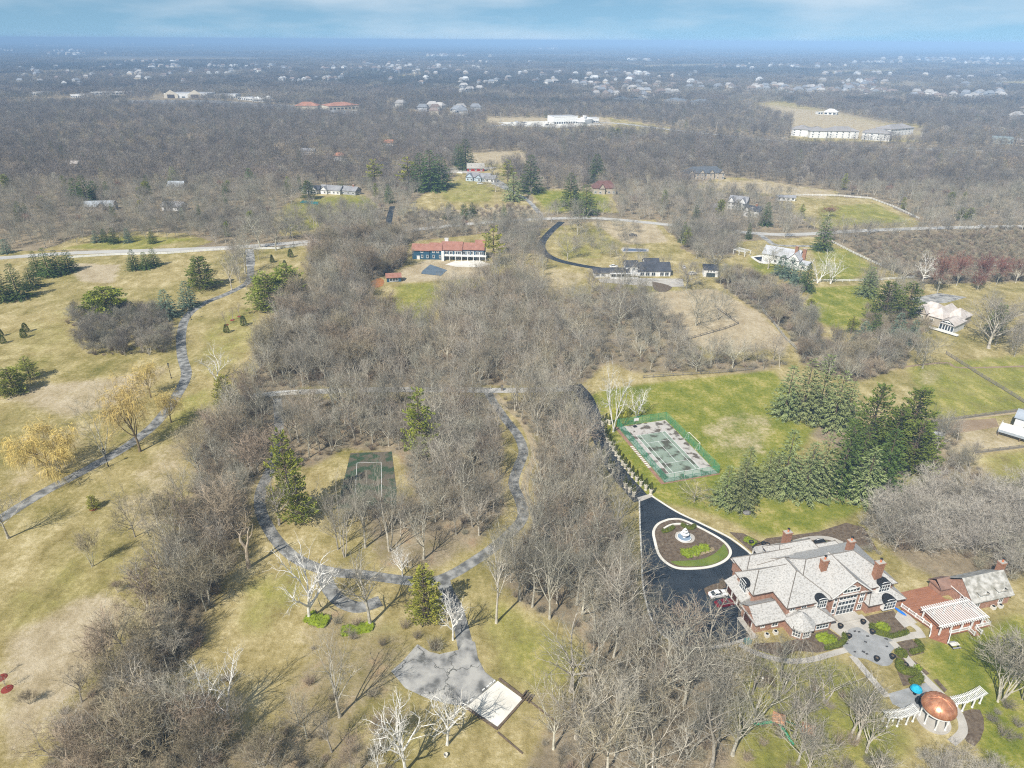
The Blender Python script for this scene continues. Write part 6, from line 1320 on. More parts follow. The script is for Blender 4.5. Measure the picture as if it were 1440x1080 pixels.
window(h, '-y', k * .66, 1.4, 1.6, 3.2, -.5, 2); window(h, '-y', k * .94, 1.6, 1.4, 1, 1, 2)
loc, an, ln = frame_of((1031, 357), (1047, 361)); pq = empty('pool_pergola', loc, an, 'white pergola frame beside the dark covered pool', 'pergola')
for x in (0, ln * .5, ln):
    for y in (0, 6): MB().box(x - .15, x + .15, y - .15, y + .15, 0, 2.7).build('post', white, pq)
for y in (0, 6): MB().box(-.5, ln + .5, y - .15, y + .15, 2.7, 3.0).build('beam', white, pq)
for k_ in range(10): MB().box(ln * k_ / 9 - .09, ln * k_ / 9 + .09, -.7, 6.7, 3.003, 3.15).build('slat', white, pq)

# house with tan roofs and a glazed sun room
loc, an, ln = frame_of((1284, 446), (1345, 461)); h = empty('tan_roofed_house', loc, an - R(8), 'house with spreading tan roofs and a white glazed sun room on a deck', 'house'); keep_clear(h, ln + 10, 18, 2); k = ln
gable_house(h, tan_w, tan_roof, 0, k * .55, 0, 12, 4.4, 3.6, e0=4, e1=4); gable_house(h, tan_w, tan_roof, k * .42, k * .74, -3, 14, 4.2, 4.2, 'y', e0=4, e1=4); gable_house(h, tan_w, tan_roof, k * .68, k * 1.02, 3, 15, 4.0, 3.6, e0=3, e1=4); gable_house(h, white_w, tan_roof, k * .80, k * 1.12, -7.5, 4, 4.0, 2.2, 'y', e0=0, e1=3); gable_house(h, tan_w, tan_roof, k * .16, k * .32, -2.2, 3, 4.2, 3.0, 'y', e0=0, e1=2)
for i in range(5): window(h, '-y', k * (.835 + .0625 * i), 1.25, 2.4, 1.0, -7.5, 1); window(h, '-x', -6.6 + i * 1.7, 1.3, 2.4, 1.0, k * .80, 1)
window(h, '-y', k * .96, 4.6, .6, 4.25, -7.5, 4, name='gable_window'); MB().box(k * .62, k * 1.28, -9.6, -7.55, .5, .75).build('deck', white, h); MB().box(k * .62, k * 1.28, -9.6, -9.5, .75, 1.6).build('deck_rail', white, h)
for x in (.05, .12, .24, .5): window(h, '-y', k * x, 1.3, 1.6, 1.2, 0 if x not in (.24, .5) else (-2.2 if x == .24 else -3), 2)
# white house cut by the right edge
loc, an, ln = frame_of((1415, 612), (1475, 628)); h = empty('white_deck_house', loc, an - R(6), 'white house with a raised deck and grey roof at the right picture edge', 'house'); keep_clear(h, 24, 14); gable_house(h, white_w, mat('blue_grey_roof', (.36, .40, .45), (.3, .34, .38)), 4.5, 22, 3.5, 14, 5.4, 3.8, 'y'); gable_house(h, white_w, MATS['blue_grey_roof'], .5, 4.4, 6.5, 13, 4.6, 2.0)
MB().box(-2.5, 16, -2.5, 3.4, 2.5, 2.75).build('deck', white, h); MB().box(-2.5, 16, -2.56, -2.44, 1.6, 2.5).build('deck_skirt', mat('grey_blue_board', (.38, .42, .46)), h); MB().box(-2.5, 16, -2.5, -2.42, 2.75, 3.6).box(-2.5, -2.42, -2.4, 3.4, 2.75, 3.6).build('deck_rail', white, h)
for x in (-2.2, 4, 9, 14): MB().box(x - .14, x + .14, -2.3, -2.0, 0, 2.5).build('deck_post', timber, h)
for x in (6.5, 9, 11, 13.5): window(h, '-y', x, .9, 2.2, 2.9, 3.5, 1)
tr_ = empty('work_trailer', at(1316, 616), R(10), 'small white utility trailer parked on the bare yard', 'trailer'); MB().box(-2, 2, -.9, .9, .6, 2.1).build('body', white, tr_)
for x in (-.7, .7):
    for y in (-.95, .95): w_ = MB().lathe([(.38, -.12), (.38, .12)], 12).build('wheel', dark_metal, tr_); w_.rotation_euler = (R(90), 0, 0); w_.location = (x, y, .38)

# generic houses: wall, roofs, windows, chimney
def far_house(a, b, d, hw, hr, wm, rm, label, cat='house', rows=1, n=4, gab=None, chim=False, e=0, name='house', tw=0.0, group=None, nopart=False):
    loc, an, ln = frame_of(a, b); h = empty(name, loc, an + tw, label, cat, group); keep_clear(h, ln, d)
    gable_house(h, wm, rm, 0, ln, 0, d, hw, hr, e0=e, e1=e)
    if gab:
        for g0, g1, gh in gab: gable_house(h, wm, rm, ln * g0, ln * g1, -1.8, d * .6, hw, gh, 'y', e0=0, e1=2)
    for r_ in range(rows):
        for i in range(n):
            u = (i + .5) / n; yy = -1.8 if gab and any(g0 < u < g1 for g0, g1, _ in gab) else 0
            window(h, '-y', ln * u, min(1.6, ln / n * .5), 1.5, .9 + r_ * 2.8, yy, 2)
    if chim: chimney(h, ln * .7, d * .5, hw, hw + hr + 1.6, 1.4, 1.0, pots=False)
    return h


far_house((966, 253), (1018, 252), 14, 6.2, 5, tan_w, mat('slate_roof', (.12, .13, .145), (.09, .10, .11)), 'large pale house with a slate blue hip roof at the far wood edge', rows=2, n=9, gab=[(.02, .16, 3), (.3, .44, 3.4), (.56, .7, 3.4), (.84, .98, 3)], e=7)
far_house((1023, 293), (1048, 296), 10, 5.6, 4.2, white_w, grey_roof, 'white house with two steep gables by the country road, left part', rows=2, n=5, gab=[(.0, .35, 4), (.62, .98, 4)])
far_house((1044, 303), (1066, 306), 9, 4.4, 3.2, white_w, dark_roof, 'white house with a dark roof and brick chimney nearest the country road', rows=1, n=5, gab=[(.1, .4, 3)], chim=True); far_house((1000, 297), (1012, 298), 7, 3, 2.4, tan_w, grey_roof, 'small tan garage left of the white steep gabled house', n=2)
far_house((834, 273), (866, 273), 12, 5, 5.5, tan_w, brown_roof, 'brown roofed house with one white trimmed gable among the trees', n=5, gab=[(.26, .5, 4)], e=5)
far_house((656, 254), (688, 256), 9, 3.6, 3.6, mat('pale_blue_siding', (.50, .60, .68), (.44, .52, .6)), grey_roof, 'pale blue farmhouse with grey gabled roofs on the hill lawn', n=6, gab=[(.0, .3, 3.6), (.42, .66, 2.6)]); far_house((682, 256), (695, 257), 9, 3, 3.2, white_w, grey_roof, 'white farm garage attached right of the pale blue farmhouse', 'garage', n=2)
far_house((657, 241), (681, 241), 9, 3.0, 4.4, barn_red, mat('barn_roof', (.42, .40, .36), (.34, .32, .29)), 'red barn with a pale grey roof behind the farmhouse', 'barn', n=3, name='barn')
far_house((426, 272), (448, 273), 9, 3.6, 3, white_w, dark_roof, 'white house with dark roof and carport beside the teal covered pool', n=4, gab=[(.6, .95, 2.6)]); far_house((450, 272), (478, 274), 10, 3.4, 3.4, white_w, grey_roof, 'white house with stone gable half hidden by a pine', n=5, gab=[(.1, .4, 3)]); far_house((480, 273), (500, 275), 9, 3.4, 3.2, mat('stone_grey_wall', (.40, .40, .41)), grey_roof, 'grey stone house at the end of the pool yard', n=3, chim=True)
far_house((469, 226), (485, 226), 9, 5, 3, white_w, mat('orange_tile', (.42, .20, .12), (.34, .16, .1)), 'white house with an orange roof deep in the woods', rows=2, n=3, e=4); far_house((424, 218), (442, 218), 9, 4, 3, white_w, grey_roof, 'white house glimpsed behind an evergreen in the far woods', n=3)
far_house((118, 297), (160, 296), 10, 3.2, 3.6, tan_w, mat('pale_shingle', (.40, .43, .46), (.33, .36, .39)), 'long house with a pale grey roof in the left woods', n=5, gab=[(.5, .75, 3)]); far_house((236, 268), (258, 268), 9, 3.5, 4, tan_w, MATS['pale_shingle'], 'house with a pale grey roof under trees in the left woods', n=3); far_house((228, 296), (256, 297), 9, 3.2, 3.2, white_w, grey_roof, 'grey roofed house behind the verge trees at the left', n=3)
far_house((100, 236), (110, 236), 7, 4, 2.5, tan_w, tan_roof, 'tiny tan house deep in the left woods', n=2); far_house((540, 207), (553, 207), 9, 5, 3.4, white_w, MATS['orange_tile'], 'pinkish roofed house in the woods above the golden pine', n=3)
far_house((1092, 282), (1118, 283), 6, 2.8, 1.6, white_w, grey_roof, 'low white stable by the green paddock', 'stable', n=4, name='stable')
# town across the woods
flat_grey = mat('flat_roof_grey', (.42, .42, .43), (.34, .34, .35), scale=.05); cream = mat('cream_wall', (.62, .56, .45), (.54, .48, .38), scale=.05); orange_roof = mat('terracotta_roof', (.42, .21, .14), (.34, .165, .11), scale=.1)


def shop(a, b, d, hh, label, wm=None, rm=None, arches=(), wins=8, name='shop_building', hip=0.0, cat='shop'):
    loc, an, ln = frame_of(a, b); h = empty(name, loc, an, label, cat); keep_clear(h, ln, d, 8)
    wall_part(h, wm or white_w, 0, ln, 0, d, hh)
    if hip: MB().hip(-.8, ln + .8, -.8, d + .8, hh + .05, hip, 'x').build('roof', rm or orange_roof, h)
    else: MB().box(.6, ln - .6, .6, d - .6, hh, hh + .3).build('roof', rm or flat_grey, h); MB().box(-.3, ln + .3, -.3, .3, hh + .003, hh + 1.2).build('parapet', wm or white_w, h)
    for u in arches:
        c = ln * u; w = 15; MB().add([(c - w, -3, 0), (c - w, -3, hh * .9), (c, -3, hh * 1.9), (c + w, -3, hh * .9), (c + w, -3, 0)] + [(c - w, .2, 0), (c - w, .2, hh * .9), (c, .2, hh * 1.9), (c + w, .2, hh * .9), (c + w, .2, 0)], [(0, 4, 3, 2, 1), (5, 6, 7, 8, 9), (0, 1, 6, 5), (1, 2, 7, 6), (2, 3, 8, 7), (3, 4, 9, 8)]).build('entrance_gable', cream, h)
        MB().box(c - 8, c + 8, -3.2, -3.02, .2, hh * .85).build('entrance_opening', mat('shop_dark', (.08, .06, .05)), h)
    for i in range(wins):
        x = ln * (i + .5) / wins
        if any(abs(x - ln * u) < 16 for u in arches): continue
        MB().box(x - ln / wins * .32, x + ln / wins * .32, -.12, -.02, .8, 3.4).build('window', glass, h)
    return h


shop((232, 138), (292, 138), 60, 9, 'big pale store with two cream entrance gables in the far shopping strip', arches=(.16, .72)); shop((100, 137.5), (124, 137.5), 40, 6, 'white flat shop at the left of the far shopping strip'); shop((130, 138), (170, 137), 30, 5, 'long low white shop row left of the big pale store', cream); shop((128, 133), (185, 132.5), 25, 5, 'long white roofed shop row behind the low one', wins=10)
shop((302, 138), (332, 138), 40, 7, 'white shop block right of the big pale store'); shop((334, 140), (358, 142), 30, 5, 'low pale shop with dark awning in the far strip'); shop((355, 143), (368, 143), 20, 6, 'small white shop with a pointed gable in the far strip', hip=4, rm=white_w); shop((368, 143.5), (380, 144), 20, 6, 'white gabled shop beside the pointed one', hip=6, rm=white_w); shop((382, 144), (400, 145), 22, 5, 'pale shop at the right end of the white strip', cream)
shop((415, 157), (447, 157), 26, 10, 'two storey building with an orange hipped roof by the far strip', cream, orange_roof, hip=6, wins=6); shop((463, 155), (505, 153), 40, 7, 'long building with an orange roof at the right of the far strip', cream, orange_roof, hip=5); shop((44, 134), (60, 134), 30, 6, 'small white shop at the far left of the strip'); shop((60, 128), (70, 128), 20, 6, 'small bright shed behind the far strip')
shop((779, 175), (812, 174), 30, 11, 'long white commercial hall with windows beside a pale lot', wins=10); shop((810, 174), (822, 175), 24, 7, 'white gabled hall right of the long commercial hall', hip=5, rm=white_w); shop((822, 173), (842, 173), 24, 7, 'low white hall at the right end of the commercial lot')
for i, (a, b) in enumerate([((866, 144), (889, 144)), ((891, 144.5), (912, 144.5)), ((933, 145), (962, 146)), ((964, 147), (997, 149))]):
    shop(a, b, 45, 5, ['first', 'second', 'third', 'longest, fourth'][i] + ' of four low halls with wide grey roofs, from the left', white_w, mat('blue_grey_shingle', (.20, .22, .25), (.16, .18, .2), scale=.1), hip=6)
shop((1393, 201), (1424, 203), 22, 7, 'low green grey hall by the parkway at the right', mat('grey_green_wall', (.34, .40, .40)), mat('grey_green_roof', (.28, .34, .35))); shop((1428, 204), (1460, 206), 22, 6, 'brownish hall by the parkway cut by the right edge', cream)
# white apartment block in five angled wings
for i, (a, b, lb) in enumerate([((1112, 191), (1137, 192.5), 'leftmost'), ((1138, 194), (1162, 194.5), 'second from the left'), ((1163, 194), (1206, 195), 'long middle'), ((1211, 196.5), (1250, 199), 'front right'), ((1251, 192), (1283, 189), 'rightmost')]):
    loc, an, ln = frame_of(a, b); h = empty('apartment_wing', loc, an, 'white apartment wing with a tan grey roof, ' + lb + ' of the block', 'apartments'); keep_clear(h, ln, 26, 6)
    wall_part(h, white_w, 0, ln, 0, 24, 9.5); MB().hip(-1, ln + 1, -1, 25, 9.6, 5, 'x').build('roof', mat('apartment_roof', (.33, .31, .30), (.27, .255, .245), scale=.05), h)
    for r_ in range(3):
        for j in range(int(ln / 8)): window(h, '-y', 4 + j * 8, 1.7, 1.4, 1 + r_ * 3, 0, 2)
shop((1158, 161), (1176, 162), 14, 5, 'white farm house with a gable on the far field', hip=5, rm=white_w, wins=3, name='farm_house', cat='house'); shop((1150, 161), (1157, 161), 10, 4, 'grey shed beside the far field farm house', wins=2, cat='shed', name='shed')

# far suburb houses: two meshes, a wall and a hip roof
sub_w = [mat('suburb_wall_%s' % n, c, rand=.15) for n, c in (('white', (.72, .71, .68)), ('cream', (.60, .53, .43)), ('grey', (.45, .47, .50)))]; sub_r = [mat('suburb_roof_%s' % n, c, rand=.2) for n, c in (('grey', (.26, .27, .29)), ('brown', (.24, .19, .16)), ('pale', (.42, .40, .38)))]
protoH = [(MB().box(-7, 7, -5, 5, -.1, 6).box(-9.5, -7, -6.5, 3, -.1, 4).mesh('far_house_wall', white_w), MB().hip(-7.6, 7.6, -5.6, 5.6, 6, 4, 'x', 3, 3).hip(-10, -6.5, -7, 3.5, 4, 2.4, 'y', 0, 2).mesh('far_house_roof', grey_roof))]
q5 = random.Random(55); nH = 0
hp = {}
for a in range(3):
    for b in range(3):
        w = protoH[0][0].copy(); w.materials[0] = sub_w[a]; r_ = protoH[0][1].copy(); r_.materials[0] = sub_r[b]; hp[a, b] = (w, r_)
wn_, rn_ = ['white', 'cream', 'grey'], ['dark grey', 'brown', 'pale']
for reg, cnt, place in [([(965, 126), (965, 116), (1120, 121), (1250, 121), (1260, 131), (1330, 134), (1410, 128), (1410, 138), (1320, 142), (1240, 135), (1080, 130)], 92, 'in the suburb behind the white apartments'), ([(810, 118), (950, 120), (950, 138), (930, 140), (830, 135)], 34, 'in the suburb left of the tan field'),
                        ([(500, 85), (620, 85), (680, 95), (640, 105), (520, 105)], 38, 'near the horizon in the middle'), ([(20, 95), (200, 92), (420, 96), (430, 104), (200, 108), (40, 115)], 48, 'near the horizon at the left'), ([(640, 124), (700, 124), (700, 130), (640, 132)], 6, 'in the small clearing beyond the woods'),
                        ([(560, 150), (700, 152), (700, 162), (560, 162)], 12, 'at the near edge of the town woods'), ([(1280, 78), (1400, 84), (1400, 90), (1290, 86)], 34, 'near the horizon at the right'), ([(1330, 110), (1420, 105), (1430, 128), (1340, 130)], 12, 'on the wooded slope at the right'), ([(1415, 158), (1455, 155), (1455, 168), (1420, 170)], 3, 'among trees at the right picture edge')]:
    xs, ys = [p[0] for p in reg], [p[1] for p in reg]; c_ = 0; tries = 0
    while c_ < cnt and tries < 4000:
        tries += 1; x, y = q5.uniform(min(xs), max(xs)), q5.uniform(min(ys), max(ys))
        if not inpoly(np.array([x]), np.array([y]), reg)[0]: continue
        a, b = q5.choice((0, 0, 1, 1, 2)), q5.randrange(3); X_, Y_, _ = at(x, y); k = q5.uniform(1.1, 1.5); c_ += 1
        e = empty('suburban_house', (X_, Y_, 0), q5.choice((0, R(20), R(-25), R(90), R(180))) + q5.uniform(-.2, .2), '%s walled house with a %s roof %s' % (wn_[a], rn_[b], place), 'house', '%s houses with %s roofs %s' % (wn_[a], rn_[b], place), k)
        link(bpy.data.objects.new('wall', hp[a, b][0]), e); link(bpy.data.objects.new('roof', hp[a, b][1]), e)
        EXCL_P.append([(X_ - 15, Y_ - 48), (X_ + 15, Y_ - 48), (X_ + 13, Y_ + 10), (X_ - 13, Y_ + 10)])

# ------------------------------------------------------------------ fences
def fence(px, h, label, m=white, rails=2, gap=4.0, name='board_fence', pw=.12, rh=.14):
    P_ = G(px); o0 = P_[0]; root = empty(name, (o0[0], o0[1], 0), 0, label, 'fence'); L_ = [Vector((p[0] - o0[0], p[1] - o0[1], 0)) for p in P_]
    tot = sum((b - a).length for a, b in zip(L_, L_[1:])); gap = max(gap, tot / 60); pm = MB().box(-pw, pw, -pw, pw, -.1, h + .1).mesh('fence_post', m)
    rl = [MB() for _ in range(rails)]
    for a, b in zip(L_, L_[1:]):
        n = max(1, round((b - a).length / gap)); dr = math.atan2(b.y - a.y, b.x - a.x); c = a.lerp(b, .5)
        for k in range(n): p = link(bpy.data.objects.new('post', pm), root); p.location = a.lerp(b, k / n); p.rotation_euler.z = dr
        for i in range(rails): z = h * (i + 1) / rails - .12; rl[i].rbox((c.x, c.y), (b - a).length / 2, .05, z - rh, z + rh * .6, dr)
    p = link(bpy.data.objects.new('post', pm), root); p.location = L_[-1]
    for r_ in rl: r_.build('rail', m, root)
    return root


fence([(96, 363), (160, 359), (235, 357), (290, 353), (340, 350)], 1.3, 'white board fence along the country road, left stretch above the lawn', rh=.24, rails=3); fence([(356, 351), (392, 350), (432, 345)], 1.3, 'white board fence along the country road right of the lawn path gate', rh=.24, rails=3)
fence([(1143, 396), (1185, 396), (1240, 394), (1285, 391)], 1.3, 'white board fence in front of the white many stemmed trees', rh=.18); fence([(1284, 384), (1330, 378), (1380, 376), (1445, 374)], 1.3, 'white board fence behind the red maple row', rh=.18); fence([(1170, 341), (1195, 354), (1220, 366), (1240, 375)], 1.3, 'white board fence along the slope right of the dark spruce', rh=.18)
fence([(1095, 279), (1130, 275), (1180, 276), (1225, 280), (1260, 293), (1292, 308)], 1.4, 'pale board fence curving round the far green paddock', rh=.2); fence([(1025, 385), (1040, 405), (1062, 427), (1085, 452), (1105, 478), (1120, 492)], 1.4, 'grey paddock fence along the fence line thicket', mat('grey_rail', (.42, .42, .40)), rh=.16)
rail_w = mat('weathered_rail', (.27, .24, .20), (.2, .18, .15))
fence([(1005, 432), (1038, 456), (1020, 463), (985, 473), (960, 480)], 1.3, 'weathered rail fence across the straw paddock', rail_w); fence([(835, 483), (870, 480), (905, 477), (912, 486), (930, 500)], 1.3, 'weathered rail fence below the straw slope', rail_w); fence([(905, 532), (960, 528), (1010, 525), (1060, 520)], 1.3, 'weathered rail fence along the top of the court lawn', rail_w)
fence([(1330, 498), (1352, 512), (1380, 530), (1410, 548), (1445, 570)], 1.4, 'weathered rail fence running down the right hand field', rail_w, rails=3); fence([(1300, 597), (1340, 591), (1385, 585), (1440, 578)], 1.3, 'weathered rail fence above the bare yard', rail_w, rails=3); fence([(1372, 638), (1405, 634), (1445, 629)], 1.3, 'weathered rail fence below the white deck house', rail_w, rails=3)
fence([(535, 548), (580, 548), (640, 548), (690, 547)], 1.0, 'low rail fence along the cross drive in the woods', mat('pale_rail', (.45, .42, .37)), rh=.1); fence([(622, 243), (635, 243), (650, 244)], 1.3, 'white board fence by the farmyard', rh=.3, rails=3)
gp = empty('stone_pier_wall', at(388, 556), 0, 'short white wall at the left end of the cross drive', 'wall'); A_, B_ = Vector(at(388, 556)), Vector(at(420, 553)); gp.rotation_euler.z = math.atan2(B_.y - A_.y, B_.x - A_.x); MB().box(0, (B_ - A_).length, -.2, .2, 0, 1.1).build('wall', concrete_w, gp); MB().box(-.05, (B_ - A_).length + .05, -.28, .28, 1.1, 1.25).build('coping', white, gp)
for x, lb in ((706, 'left'), (811, 'right')):
    e = empty('gate_pillar', at(x, 549), 0, 'small gate pillar with a lantern at the %s end of the cross drive' % ('middle' if x == 706 else 'right'), 'gate pillar'); MB().box(-.45, .45, -.45, .45, 0, 1.7).box(-.55, .55, -.55, .55, 1.7, 1.85).build('pillar', concrete_w if x == 811 else rail_w, e); MB().lathe([(.15, 1.85), (.22, 2.3), (.05, 2.5)], 8).build('lantern', dark_metal, e)

# ------------------------------------------------------------------ lamp posts, poles, cars
for (x, y), tp, lb in [((152.5, 656), 631, 'black lamp post with a square lantern beside the bare brown tree'), ((241, 532), 511, 'black lamp post standing by the worn bend of the lawn path'), ((269, 450), 433, 'black lamp post next to the grey green spruce on the path')]:
    e = empty('lamp_post', at(x, y), .4, lb, 'street lamp'); H_ = min(hgt(x, y, tp), 6.5); MB().lathe([(.22, 0), (.22, .5), (.12, .6), (.09, H_ - .9), (.14, H_ - .85), (.05, H_ - .8)], 8).build('pole', dark_metal, e); MB().box(-.3, .3, -.3, .3, H_ - .8, H_ - .72).box(-.26, -.2, -.26, -.2, H_ - .72, H_ - .15).box(.2, .26, -.26, -.2, H_ - .72, H_ - .15).box(-.26, -.2, .2, .26, H_ - .72, H_ - .15).box(.2, .26, .2, .26, H_ - .72, H_ - .15).lathe([(.45, H_ - .15), (.12, H_ + .15)], 4).build('lantern', dark_metal, e); MB().box(-.19, .19, -.19, .19, H_ - .71, H_ - .16).build('lantern_glass', mat('lamp_glass', (.5, .5, .45), rough=.2), e)
pole_m = mat('pole_wood', (.46, .42, .36), (.36, .33, .28))
for (x, y), tp, lb in [((215, 257 + 78), 322, 'utility pole on the far verge of the country road at the left'), ((775, 309), 289, 'utility pole where the farm drive meets the country road'), ((678, 305), 291, 'utility pole in the scrub above the blue house'), ((1054, 320), 290, 'tall utility pole in front of the white house by the road'), ((1199, 322), 306, 'thin utility pole by the road beyond the dark spruce'),
                       ((1306, 321), 303, 'utility pole at the left end of the right hand roadside'), ((1365, 315), 300, 'middle utility pole on the right hand roadside'), ((1394, 316), 297, 'leaning utility pole on the right hand roadside'), ((1413, 330), 311, 'utility pole with crossarm in the shrub field'), ((413, 345), 318, 'utility pole by the white fence right of the lawn path'),
                       ((1191, 207), 179, 'tall pole in front of the white apartments'), ((1293, 202), 186, 'pole at the right end of the white apartments'), ((704, 178), 158, 'tall pole beside the pale commercial lot'), ((1007, 186), 172, 'pole in the far woods left of the tan field'), ((559, 178), 166, 'pole in the woods below the orange roofs')]:
    e = empty('utility_pole', at(x, y), rng.uniform(-.4, .4), lb, 'utility pole'); H_ = hgt(x, y, tp); r_ = .16 if y > 250 else .45; MB().tube([(0, 0, -.2), (0, 0, H_)], [r_, r_ * .7], 6).build('pole', pole_m, e); MB().box(-1.2 * r_ / .16, 1.2 * r_ / .16, -r_ * .5, r_ * .5, H_ - 1.2, H_ - .95).build('crossarm', pole_m, e)


def car(px, rz, m, label, k=1.0, name='parked_car', z=.05):
    e = empty(name, (*at(*px)[:2], z), rz, label, 'car', None, k); pr = [(-2.3, .45), (-2.32, .75), (-2.15, .95), (-1.5, 1.02), (1.05, .98), (2.1, .82), (2.3, .62), (2.28, .35), (-2.2, .35)]; ys = [(-.90, 1.0), (-.60, 1.03), (.60, 1.03), (.90, 1.0)]
    vs = []; n = len(pr)
    for y, s in ys: vs += [(x * (1 if abs(y) < .8 else .965), y, zz * (1 if abs(y) < .8 else .97)) for x, zz in pr]
    fs = [(i * n + j, i * n + (j + 1) % n, (i + 1) * n + (j + 1) % n, (i + 1) * n + j) for i in range(3) for j in range(n)] + [tuple(range(n)), tuple(range(3 * n, 4 * n))[::-1]]
    MB().add(vs, fs).build('body', m, e)
    cb = [(-1.75, 1.0), (-1.05, 1.42), (.25, 1.45), (1.05, .98)]; MB().add([(x, -.76 if i in (0, 3) else -.62, zz) for i, (x, zz) in enumerate(cb)] + [(x, .76 if i in (0, 3) else .62, zz) for i, (x, zz) in enumerate(cb)], [(0, 3, 2, 1), (4, 5, 6, 7), (0, 1, 5, 4), (2, 3, 7, 6), (1, 2, 6, 5)]).build('cabin_glass', glass, e)
    MB().box(-1.0, .2, -.64, .64, 1.425, 1.485).build('car_roof', m, e)
    for s in (-1, 1): MB().tube([(-1.78, s * .745, .99), (-1.06, s * .63, 1.43)], .05, 4).tube([(.24, s * .63, 1.45), (1.06, s * .75, .98)], .045, 4).tube([(-.35, s * .69, 1.0), (-.35, s * .65, 1.44)], .045, 4).build('pillar', m, e)
    for x in (-1.4, 1.42):
        for y in (-.82, .82): w = MB().lathe([(.2, -.115), (.33, -.12), (.34, 0), (.33, .12), (.2, .115)], 16).build('wheel', dark_metal, e); w.rotation_euler = (R(90), 0, 0); w.location = (x, y, .33); r_ = MB().lathe([(.19, -.125), (.19, .125)], 12).build('rim', mat('rim_silver', (.5, .5, .52), rough=.4), w)
    for y in (-.68, .68): MB().box(2.12, 2.3, y - .17, y + .17, .62, .76).build('headlight', mat('headlight_glass', (.7, .7, .7), rough=.2), e); MB().box(-2.34, -2.26, y - .17, y + .17, .7, .85).build('tail_light', mat('tail_red', (.4, .02, .02)), e)
    return e


paint_w = mat('car_paint_white', (.82, .82, .82), (.80, .80, .80), rough=.25, spec=.5); paint_r = mat('car_paint_maroon', (.16, .006, .016), (.14, .005, .014), rough=.22, spec=.6); paint_k = mat('car_paint_black', (.015, .016, .02), rough=.25, spec=.5)
car((1009, 838), ANG, paint_w, 'white saloon car parked in front of the brick garage', z=.045); car((1018.5, 851), ANG, paint_r, 'dark maroon car parked beside the white saloon', z=.045); car((863, 376), R(5), paint_w, 'white car on the ranch drive left of the dark roof', 1.1); car((974, 386), R(20), paint_w, 'white car behind the ranch house, nearest the white garage', 1.1); car((962, 377), R(80), paint_w, 'white car at the back of the ranch forecourt', 1.0)
car((675, 259), R(10), paint_w, 'white car in front of the farm garage', 1.2); car((890, 332), R(5), paint_k, 'black car alone on the straw hill', 1.2); car((1380, 319), R(3), paint_w, 'white car on the country road at the right', 1.0, z=.07)
cl = mat('car_far_mixed', (.5, .5, .52), rand=.9); cme = MB().box(-2.3, 2.3, -.9, .9, .3, .95).add([(-1.6, -.75, .95), (1.1, -.75, .95), (1.1, .75, .95), (-1.6, .75, .95), (-1, -.62, 1.5), (.3, -.62, 1.5), (.3, .62, 1.5), (-1, .62, 1.5)], [(4, 5, 6, 7), (0, 1, 5, 4), (1, 2, 6, 5), (2, 3, 7, 6), (3, 0, 4, 7)]).mesh('far_car', cl)
for k in range(70):
    x, y = (q5.uniform(100, 400), q5.uniform(144, 156)) if k < 55 else (q5.uniform(705, 775), q5.uniform(171, 177))
    o = link(bpy.data.objects.new('distant_car', cme)); o.location = (*at(x, y)[:2], .15); o.rotation_euler.z = q5.choice((0, R(90))) + R(10); o.scale = (1.2,) * 3; pl = 'in the far shopping strip car park' if k < 55 else 'on the pale lot by the white commercial hall'; tag(o, 'tiny parked car ' + pl, 'car', 'tiny cars ' + pl)
ps = empty('play_set', at(1092, 1022), R(-25), 'wooden play tower with green slides and swing frame under the trees', 'play set'); pgm = mat('play_green', (.02, .30, .14), (.02, .24, .11), rough=.4)
for x in (-.8, .8):
    for y in (-.8, .8): MB().box(x - .06, x + .06, y - .06, y + .06, 0, 2.6).build('post', timber, ps)
MB().box(-.85, .85, -.85, .85, 1.2, 1.3).build('platform', timber, ps); MB().hip(-1.2, 1.2, -1.2, 1.2, 2.6, 1.1, 'x').build('roof', mat('cedar_orange', (.62, .33, .18), (.5, .26, .14)), ps)
for x in (4.6, 6.2):
    for y in (-.8, .8): MB().box(x - .06, x + .06, y - .06, y + .06, 0, 2.6).build('post', timber, ps)
MB().box(4.55, 6.25, -.85, .85, 1.2, 1.3).build('platform', timber, ps); MB().hip(4.2, 6.6, -1.2, 1.2, 2.6, 1.1, 'x').build('roof', mat('cedar_orange', (.62, .33, .18)), ps)
for a in (200, 320): MB().tube([(0, 0, 1.4)] + [(math.cos(R(a)) * d, math.sin(R(a)) * d, 1.4 - .34 * (d - .8)) for d in (.8, 2, 3.2, 4.4)], .28, 6).build('slide', pgm, ps)
MB().tube([(.9, 0, 2.4), (6, 0, 2.4)], .09, 6).tube([(6, 0, 2.4), (6.2, 1.2, 0)], .08, 5).tube([(6, 0, 2.4), (6.2, -1.2, 0)], .08, 5).build('swing_frame', pgm, ps)
for x in (2.4, 4.2): MB().tube([(x, 0, 2.4), (x, -.1, .6)], .02, 4).tube([(x + .5, 0, 2.4), (x + .5, -.1, .6)], .02, 4).box(x - .05, x + .55, -.25, .05, .55, .62).build('swing', dark_metal, ps)
# ------------------------------------------------------------------ woods
nr = np.random.default_rng(11)


